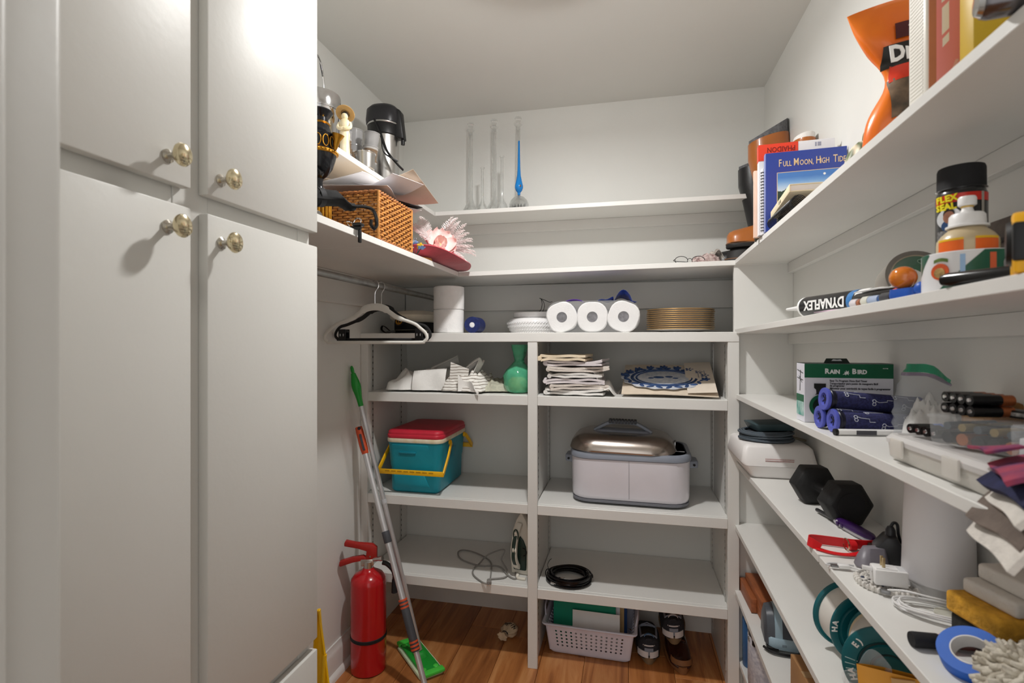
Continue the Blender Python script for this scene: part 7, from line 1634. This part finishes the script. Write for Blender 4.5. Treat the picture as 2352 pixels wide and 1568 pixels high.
# usb cable
t = thing('usb_cable', 'white charging cable with metal plug lying at the shelf joint', 'cable', (.395, 1.092, rz4)); WC = P('cable_white', '#e6e5e4', .45)
MB().box(-.014, -.002, -.0045, .0045, .0015, .0055).build('metal_plug', P('plug_metal', '#8f8f90', .3, .8), t, bevel=.0006); MB().box(-.002, .018, -.006, .006, .0005, .0075).build('plug_body', WC, t, bevel=.002); MB().tube(smooth_path([(.018, 0, .004), (.030, -.004, .003), (.045, -.016, .0025), (.065, -.026, .0025), (.090, -.024, .0025)], 6), .0020, 7).build('cable', WC, t)
MB().tube(smooth_path([(-.014, .002, .0035), (-.02, .006, .0022), (-.012, .014, .002), (.004, .016, .002), (.03, .012, .002)], 5), .0016, 6).build('cable', P('cable_white_grey', '#c9c9ca', .5), t)
# bead coaster with white charger on it
p = onZ(2028, 1338, zR(4, .99) + .006)
t = thing('bead_coaster', 'round white and blue beaded coaster under the white charger', 'coaster', (p.x + .010, p.y + .010, zR(4, p.y) - .0024)); SHL = P('shell_white', '#dcd8d2', .45, var=.08, scale=60); SHB = P('shell_blue', '#39435f', .5, var=.2)
MB().lathe([(.001, 0), (.045, 0), (.046, .001), (.046, .008), (.001, .0085)], 40).build('base', SHL, t)
for nm, m_, sel in (('bead', SHL, 0), ('blue_bead', SHB, 1)):
    b_ = MB()
    if not sel:
        for k in range(34): a = 2 * PI * k / 34; b_.ball(.0044, .0030, .0050, 8, 6, T(.0455 * math.cos(a), .0455 * math.sin(a), .0052) @ RZ(math.degrees(a)))
    for ring, n_ in ((.043, 40), (.036, 34), (.028, 26), (.020, 18)):
        for k in range(n_):
            if (random.random() < .3) == bool(sel): a = 2 * PI * k / n_; b_.ball(.0034, .0024, .0022, 6, 5, T(ring * math.cos(a), ring * math.sin(a), .0088) @ RZ(math.degrees(a)))
    b_.build(nm, m_, t, stuff=True)
p = onZ(2045, 1320, zR(4, .99) + .016)
t = thing('wall_charger', 'white wall charger block with folded-out gold prongs', 'charger', (.445, 1.016, zR(4, 1.0) + .0105), (0, 0, -6)); t.scale = (.82, .82, .9)
MB().box(-.030, .030, -.019, .019, 0, .030).build('block', WHITE, t, bevel=.003, seg=2); MB().box(-.026, .012, -.014, .014, .0302, .0312).build('prong_plate', WHITE, t, bevel=.0004)
for dy in (-.006, .006): MB().box(-.014, -.008, dy - .0008, dy + .0008, .0313, .050).build('prong', P('prong_gold', '#c9b48a', .3, .8), t, bevel=.0003)
MB().loft([lsec(-.031, .0045, .0045, .024), lsec(-.048, .004, .004, .026)], True, True).build('plug_end', WHITE, t, smooth=60)
for k in range(6): MB().box(.016 + .0026 * k, .0172 + .0026 * k, -.011, .011, .0301, .0304).build('vent_line', LGREY, t)
# tall white cylinder
p = onZ(2142, 1362, zR(4, .97)); cx, cy = .506, 1.004 - .0
t = thing('smart_speaker', 'tall white tapered cylindrical speaker on a grey base ring', 'speaker', (.5285, 1.034, zR(4, 1.034) - .0024)); t.scale = (.92, .92, 1)
CYL = P('speaker_white', '#e4e2e4', .5, var=.015, scale=4, bump=.04, bscale=300)
MB().lathe([(.001, .020), (.0545, .020), (.0562, .024), (.0535, .120), (.0500, .196), (.047, .202), (.001, .203)], 56).build('body', CYL, t, smooth=40)
MB().lathe([(.001, 0), (.050, 0), (.0525, .003), (.0535, .0195), (.001, .0195)], 56).build('base_ring', P('speaker_base', '#bdbcbb', .45), t)
t = thing('cable_coil', 'loose coil of thin white cable around the white speaker foot', 'cable', (.490, .940, zR(4, .94) - .0022), (0, 0, -22))
cl = []
for k in range(5 * 26): a = 2 * PI * k / 26; j = k / 26; cl.append(((.062 + .005 * math.sin(j * 2.3)) * math.cos(a), (.030 + .003 * math.cos(j * 1.7)) * math.sin(a) - .002 * j, .0030 + .0022 * j + .001 * math.sin(3 * a)))
MB().tube(cl, .0018, 6).build('cable', WC, t); MB().tube(smooth_path([cl[-1], (.02, .012, .018), (-.02, .012, .02), (-.05, .02, .018), (-.072, .028, .010)], 6), .0018, 6).build('cable_end', WC, t); MB().box(-.082, -.068, .022, .032, .004, .010).build('metal_plug', P('plug_metal', '#8f8f90', .3, .8), t, bevel=.001)
t = thing('furniture_glide', 'pale grey felt disc inside the white cable coil', 'disc', (.497, .940, zR(4, .940) - .0022)); MB().lathe([(.001, 0), (.019, 0), (.020, .001), (.020, .005), (.001, .006)], 28).build('disc', P('felt_grey', '#bdbbae', .9, bump=.3), t)
# sponges standing on edge
SPY = P('sponge_yellow', '#d9a035', .95, var=.2, scale=50, bump=.7, bscale=140); SPW = P('sponge_white', '#d9d3cb', .9, var=.04, scale=30, bump=.3, bscale=200); SPK = P('sponge_black', '#2c2c2a', .95, var=.2, bump=.4, bscale=160)
z4s = zR(4, .85) - .0022
for lab, x0, x1, y0, y1, th, m_, rz in (('black scouring pad at the bottom of the stack of sponges', -.038, .030, -.044, .036, .034, SPK, 10), ('yellow pitted sponge second from the bottom of the stack', -.042, .028, -.050, .040, .030, SPY, 12),
        ('white melamine sponge on top of the yellow sponge', -.022, .036, -.048, .034, .021, SPW, 14), ('white melamine sponge topmost and nearest the right wall', -.004, .048, -.044, .030, .022, SPW, 12)):
    t = thing('sponge', lab, 'sponge', (.512, .858, z4s + .0004), (0, 0, rz), 'cleaning sponges on the fourth right shelf')
    MB().box(x0, x1, y0, y1, 0, th).build('pad', m_, t, bevel=.005, seg=3); z4s += th + .0004
# black marker and blue tape
my = .828
t = thing('marker_pen', 'fat black marker with orange band beside the blue tape', 'marker', (.428, .838, zR(4, .838) + .0080), (0, 0, 4)); MB().lathe([(.001, -.034), (.0098, -.034), (.0105, -.030), (.0100, .0), (.001, .0)], 22, RY(90)).build('cap', BLKM, t); MB().lathe([(.001, .0002), (.0088, .0002), (.0088, .095), (.001, .095)], 22, RY(90)).build('barrel', P('marker_dark', '#241d1e', .35, var=.3, scale=60, col2='#6b2016'), t); MB().lathe([(.0088, .004), (.0094, .0045), (.0094, .020), (.0088, .0205)], 22, RY(90)).build('orange_band', ORANGE, t)
t = thing('tape_roll', 'roll of blue painter tape leaning at the near end of the fourth right shelf', 'tape', (.440, .785, zR(4, .785) + .0215), (26, -18, -20)); t.scale = (.72, .72, .8)
MB().lathe([(.030, -.012), (.0495, -.012), (.0500, -.011), (.0500, .011), (.0495, .012), (.030, .012), (.030, -.012)], 48, cap=False).build('tape', P('painter_blue', '#1f5fc0', .55, var=.05), t); MB().lathe([(.0298, -.0125), (.0298, .0125), (.0275, .0125), (.0275, -.0125), (.0298, -.0125)], 44, cap=False).build('core', P('tape_core', '#d9d7d6', .7), t)
# chenille duster
t = thing('chenille_duster', 'fluffy off-white chenille duster at the near end of the fourth right shelf', 'duster', (.470, .690, zR(4, .69) - .0022)); CHN = P('chenille', '#dcd6c9', .95, var=.14, scale=40, bump=.6, bscale=160, col2='#a89f8d')
MB().ball(.058, .062, .036, 20, 12, T(0, 0, .037)).build('pad', CHN, t, smooth=80); nb = MB()
for k in range(420):
    th = math.acos(1 - 1.45 * random.random()); ph = random.uniform(0, 2 * PI); d_ = Vector((math.sin(th) * math.cos(ph), math.sin(th) * math.sin(ph), math.cos(th))); p0 = Vector((d_.x * .056, d_.y * .060, .037 + d_.z * .034)); d2 = (d_ + Vector((jit(.5), jit(.5), jit(.5)))).normalized(); Lc = random.uniform(.012, .022)
    q1 = p0 + d2 * Lc; q1.z = max(.006, q1.z - .004)
    nb.tube([p0, p0 * .5 + q1 * .5, q1], [.0036, .0040, .0026], 6)
nb.build('chenille_strand', CHN, t, stuff=True, smooth=80)

# ================================================================== FIFTH RIGHT SHELF
TE = P('spool_teal', '#0b6068', .4, var=.06, scale=10); TED = P('spool_groove', '#06363c', .5); SPW2 = P('spool_white', '#dedbd4', .5, var=.02)
sx_, sy_ = .492, 1.10; z5 = zR(5, sy_)
t = thing('cord_spool', 'large spool with teal flanges and white core lying on the fifth right shelf', 'spool', (sx_, sy_, z5 + .0805 + .0006), (0, 0, -26))
RFl = .080
for s_ in (-1, 1):
    M_ = T(0, s_ * .047, 0) @ RX(90 if s_ < 0 else -90)
    fl = MB().lathe([(.001, -.005), (RFl - .006, -.005), (RFl, -.002), (RFl, .003), (RFl - .004, .006), (.056, .007), (.054, .004), (.050, .004), (.048, .008), (.036, .008), (.034, .004), (.030, .004), (.028, .006), (.001, .006)], 56, M_).build('flange', TE, t, smooth=40)
    for r0, r1 in ((.0505, .0535), (.0305, .0335)): MB().lathe([(r0, .0041), (r1, .0041), (r1, .0046), (r0, .0046), (r0, .0041)], 48, M_, cap=False).build('groove', TED, fl)
MB().lathe([(.001, -.041), (.0725, -.041), (.074, -.038), (.074, .038), (.0725, .041), (.001, .041)], 56, RX(90)).build('core', SPW2, t, smooth=40)
MB().lathe([(.0741, -.041), (.0765, -.041), (.0765, -.034), (.0741, -.034)], 56, RX(90)).build('paper_edge', P('spool_paper', '#d8c9ac', .7), t)
def arc_text(s, r_, a0, da, size, M_):
    for k, ch in enumerate(s):
        a = R(a0 - da * k); text(ch, size, TXW, t, M_ @ T(r_ * math.cos(a), r_ * math.sin(a), .0064) @ RZ(a0 - da * k - 90), bold=.0006, ext=.0006)
MF = T(0, -.047, 0) @ RX(90)
arc_text('HA', .066, 205, 10, .014, MF); arc_text('E)', .066, 150, 10, .014, MF)
for k in range(5): MB().box(.054, .074, -.0006, .0006, .0064, .0069, MF @ RZ(176 + 8 * k)).build('stripe_print', P('print_pale_teal', '#b9d3d2', .5), t)
# second smaller spool behind
t = thing('cord_spool', 'second teal spool standing behind the first one', 'spool', (.482, 1.245, zR(5, 1.245) + .0745), (0, 0, 12))
for s_ in (-1, 1): MB().lathe([(.001, -.004), (.070, -.004), (.073, -.001), (.073, .003), (.069, .005), (.060, .006), (.058, .003), (.054, .003), (.052, .006), (.001, .006)], 52, T(0, s_ * .030, 0) @ RX(90 if s_ < 0 else -90)).build('flange', TE, t, smooth=40)
MB().lathe([(.001, -.026), (.064, -.026), (.064, .026), (.001, .026)], 48, RX(90)).build('core', SPW2, t, smooth=40)
for k, ch in enumerate('HA'): text(ch, .015, TXW, t, T(0, -.030, 0) @ RX(90) @ RZ(178 - 11 * k) @ T(.066, 0, .0058) @ RZ(-90), bold=.0006, ext=.0006)
# padded yellow mailer, clear tub, brown box with white pipe
t = thing('padded_mailer', 'mustard yellow padded mailer standing in front of the teal spool', 'mailer', (.448, .958, zR(5, .958) + .0008), (0, -6, -10)); t.scale = (1, 1, 1.3); ML_ = P('mailer_yellow', '#d9962a', .5, var=.08, scale=8, bump=.3, bscale=14)
def mailer(s_): return lambda u, v: ((u - .5) * .125 + .006 * v, s_ * (.014 * math.sin(PI * u) ** .6 * math.sin(PI * (.08 + .84 * v)) ** .6 + .0006) + .003 * math.sin(7 * v + 4 * u), .112 * v * (1 - .10 * u) + .0005)
mb = MB().sheet(mailer(-1), 14, 12); mb.sheet(mailer(1), 14, 12); mb.build('envelope', ML_, t, smooth=80)
MB().sheet(lambda u, v: (-.052 + .045 * u, .004 + .010 * math.sin(PI * u), .098 + .030 * v * math.sin(PI * (.15 + .7 * u))), 10, 8, thick=.001).build('bubble_wrap', CLEARP, t, smooth=80); MB().box(-.012, .020, -.012, -.0095, .098, .1045).build('tape_tab', P('tab_tan', '#c9a06a', .5), t)
t = thing('plastic_tub', 'small clear plastic tub beside the yellow mailer', 'tub', (.402, 1.025, zR(5, 1.025) + .0006)); t.scale = (.75, .75, 1.6); MB().lathe([(.001, .001), (.026, 0), (.028, .003), (.031, .046), (.0335, .047), (.0335, .052), (.030, .052), (.027, .004), (.001, .004)], 36, cap=False).build('tub', CLEARP, t, smooth=50); MB().ball(.018, .018, .014, 16, 10, T(0, 0, .017)).build('contents', P('tub_tan', '#c9bda9', .7), t)
t = thing('cardboard_box', 'brown cardboard box at the wall behind the yellow mailer', 'box', (.545, .955, zR(5, .955) + .0006), (0, 0, 2)); MB().box(-.034, .036, -.06, .06, 0, .135).build('box', P('cardboard_dark', '#8a5a26', .85, var=.06), t, bevel=.0015)
t = thing('pvc_pipe', 'short white plastic pipe standing by the brown cardboard box', 'pipe', (.520, 1.025, zR(5, .945) + .0006)); MB().lathe([(.0075, 0), (.0100, 0), (.0100, .165), (.0075, .165), (.0075, 0)], 24, cap=False).build('pipe', WHITE, t)

# ================================================================== SIXTH RIGHT SHELF AND BELOW
WD = P('plank_wood', '#9c5a34', .5, var=.16, scale=14, aniso=(6, 1, 6), bump=.1); z6 = zR(6, 1.86)
for k, (x_, w_, h_, y_, L_, dz, lab) in enumerate(((.426, .044, .066, 1.90, .22, 0, 'reddish wooden block lying front on the sixth right shelf'), (.482, .056, .098, 1.91, .22, 0, 'taller reddish wooden board behind the front wooden block'), (.408, .018, .045, 1.93, .17, 0, 'thin dark wooden strip left of the wooden block'))):
    t = thing('wood_block', lab, 'wood', (x_ + (.018 if k < 2 else .004), y_, zR(6, y_) + .0008 + dz), (-.35, 0, 1), 'wood offcuts on the sixth right shelf'); MB().box(-w_ / 2, w_ / 2, -L_ / 2, L_ / 2, 0, h_).build('board', WD, t, bevel=.0015)
# air pump
t = thing('air_pump', 'grey and pale blue electric air pump with black feet and cord', 'pump', (.466, 1.690, zR(6, 1.690) + .0008), (0, 0, -6)); PG = P('pump_grey', '#4a5058', .4, var=.05); PB_ = P('pump_blue', '#9db6c4', .35, var=.04)
def psec(x, w_, h_, z0_=.016): return [(x, w_ * math.copysign(abs(math.cos(q)) ** .7, math.cos(q)), z0_ + (h_ * max(0, math.sin(q)) ** .75 if math.sin(q) > 0 else 0)) for q in [2 * PI * k / 28 for k in range(28)]]
MB().loft([psec(-.062, .040, .070), psec(-.056, .052, .090), psec(-.036, .056, .096)]).build('front_shell', PG, t, smooth=50)
MB().loft([psec(-.0358, .0575, .0975), psec(-.016, .0580, .098)]).build('blue_band', PB_, t, smooth=50)
MB().loft([psec(-.0158, .0565, .0965), psec(.04, .056, .094), psec(.085, .050, .082), psec(.092, .040, .068)]).build('rear_shell', PG, t, smooth=50)
MB().loft([rrect(.145, .118, .02, .008, 5, .018, 0), rrect(.150, .122, .022, .012, 5, .018, 0), rrect(.150, .122, .022, .036, 5, .018, 0), rrect(.144, .116, .02, .040, 5, .018, 0)]).build('blue_base', PB_, t, smooth=50)
for sx in (-.042, .07):
    for sy in (-.045, .045): MB().box(sx - .016, sx + .016, sy - .016, sy + .016, 0, .014).build('foot', BLACK, t, bevel=.003)
text('Bestway'[:0] + '||||||', .008, TXG, t, T(-.012, -.0612, .023) @ RX(90)); MB().box(.050, .075, -.0665, -.058, .012, .034).build('switch', BLACK, t, bevel=.002)
MB().tube(smooth_path([(.035, -.03, .112), (.045, -.056, .092), (.038, -.066, .058), (.028, -.070, .024), (.020, -.072, .006), (-.02, -.075, .005), (-.05, -.07, .006), (-.066, -.052, .008)], 6), .0038, 8).build('cord', BLACK, t)
# cardboard parcel
t = thing('cardboard_box', 'small brown cardboard parcel with white label on the sixth right shelf', 'box', (.475, 1.375, zR(6, 1.375) + .0008), (0, 0, 2)); MB().box(-.058, .060, -.085, .085, 0, .105).build('box', CARD, t, bevel=.0015); MB().box(-.0586, -.0582, -.062, -.01, .03, .085).build('label', PAPER, t)
for k in range(7): MB().box(-.0590, -.0587, -.055, -.020, .036 + .006 * k, .0385 + .006 * k).build('label_line', P('print_grey_dark', '#4a4a50', .5), t)
MB().box(-.058, .060, -.012, .012, .1052, .1056).build('packing_tape', P('packing_tape', '#b89a72', .3), t)
# base platform, paint can, blue can, black cord
t = thing('wall_shelf', 'bottom platform board of the right shelves just above the floor', 'shelf', (.5, 1.2, .13)); MB().at(T(-.5, -1.2, -.13)).box(.40, XR, .34, PY - .001, .1125, .13).build('board', SHELFP, t, bevel=.001, seg=1)
MB().at(T(-.5, -1.2, -.13)).box(.415, .433, .34, PY - .001, .0, .1124).build('toe_board', PAINT, t)
t = thing('paint_can', 'metal paint can with grey paper label under the lowest right shelf', 'paint can', (.470, 1.880, .1306)); PL = P('can_label', '#a9abb8', .6, var=.5, scale=90, bump=.05, col2='#d9d9de')
MB().lathe([(.001, .003), (.064, .003), (.067, 0), (.067, .185), (.001, .185)], 48).build('can', STEEL, t); MB().lathe([(.0672, .012), (.0678, .013), (.0678, .168), (.0672, .169)], 48).build('label', PL, t)
MB().lathe([(.0672, .183), (.0690, .185), (.0690, .191), (.066, .193), (.060, .190), (.058, .185), (.001, .184)], 48).build('lid_rim', STEEL, t); MB().lathe([(.001, .1855), (.05, .1855), (.052, .188), (.001, .189)], 40).build('lid', P('lid_rusty', '#b8b0a8', .4, .7, var=.3, scale=20, col2='#7a5a44'), t); MB().lathe([(.001, 0), (.007, 0), (.007, .003), (.001, .004)], 14, T(-.0665, -.01, .16) @ RY(-90)).build('bail_ear', STEEL, t)
MB().box(-.069, -.0655, -.02, -.008, .150, .165, RZ(20)).build('label_patch', BLACK, t)
t = thing('storage_jar', 'blue plastic jar half hidden behind the paint can', 'jar', (.436, 1.990, .1306)); t.scale = (.9, .9, 1); MB().lathe([(.001, 0), (.030, 0), (.032, .003), (.032, .165), (.027, .176), (.001, .176)], 32).build('jar', P('jar_blue', '#2d5f93', .35, var=.06), t); MB().lathe([(.028, .1762), (.030, .178), (.030, .194), (.001, .196)], 28).build('lid', P('jar_lid_blue', '#3f73a6', .4), t)
t = thing('cord_bundle', 'tangled black cord bundle lying on top of the paint can', 'cord', (.452, 1.865, .1306 + .1942)); cb2 = MB()
for k in range(5): cb2.tube(smooth_path([(-.045 + jit(.012), jit(.02), .006 + .004 * k), (-.02 + jit(.01), .018 + jit(.012), .012 + .005 * k), (.012 + jit(.01), .0 + jit(.016), .014 + .004 * k), (.035 + jit(.008), -.014 + jit(.012), .010 + .005 * k), (.052, -.02 + jit(.008), .012 + .005 * k)], 5), .0042, 7)
cb2.tube([(.0, .03 * math.cos(a) * .7 + .002, .018 + .018 * math.sin(a)) for a in [2 * PI * k / 16 for k in range(16)]], .003, 6, True); cb2.build('cord', BLKM, t)
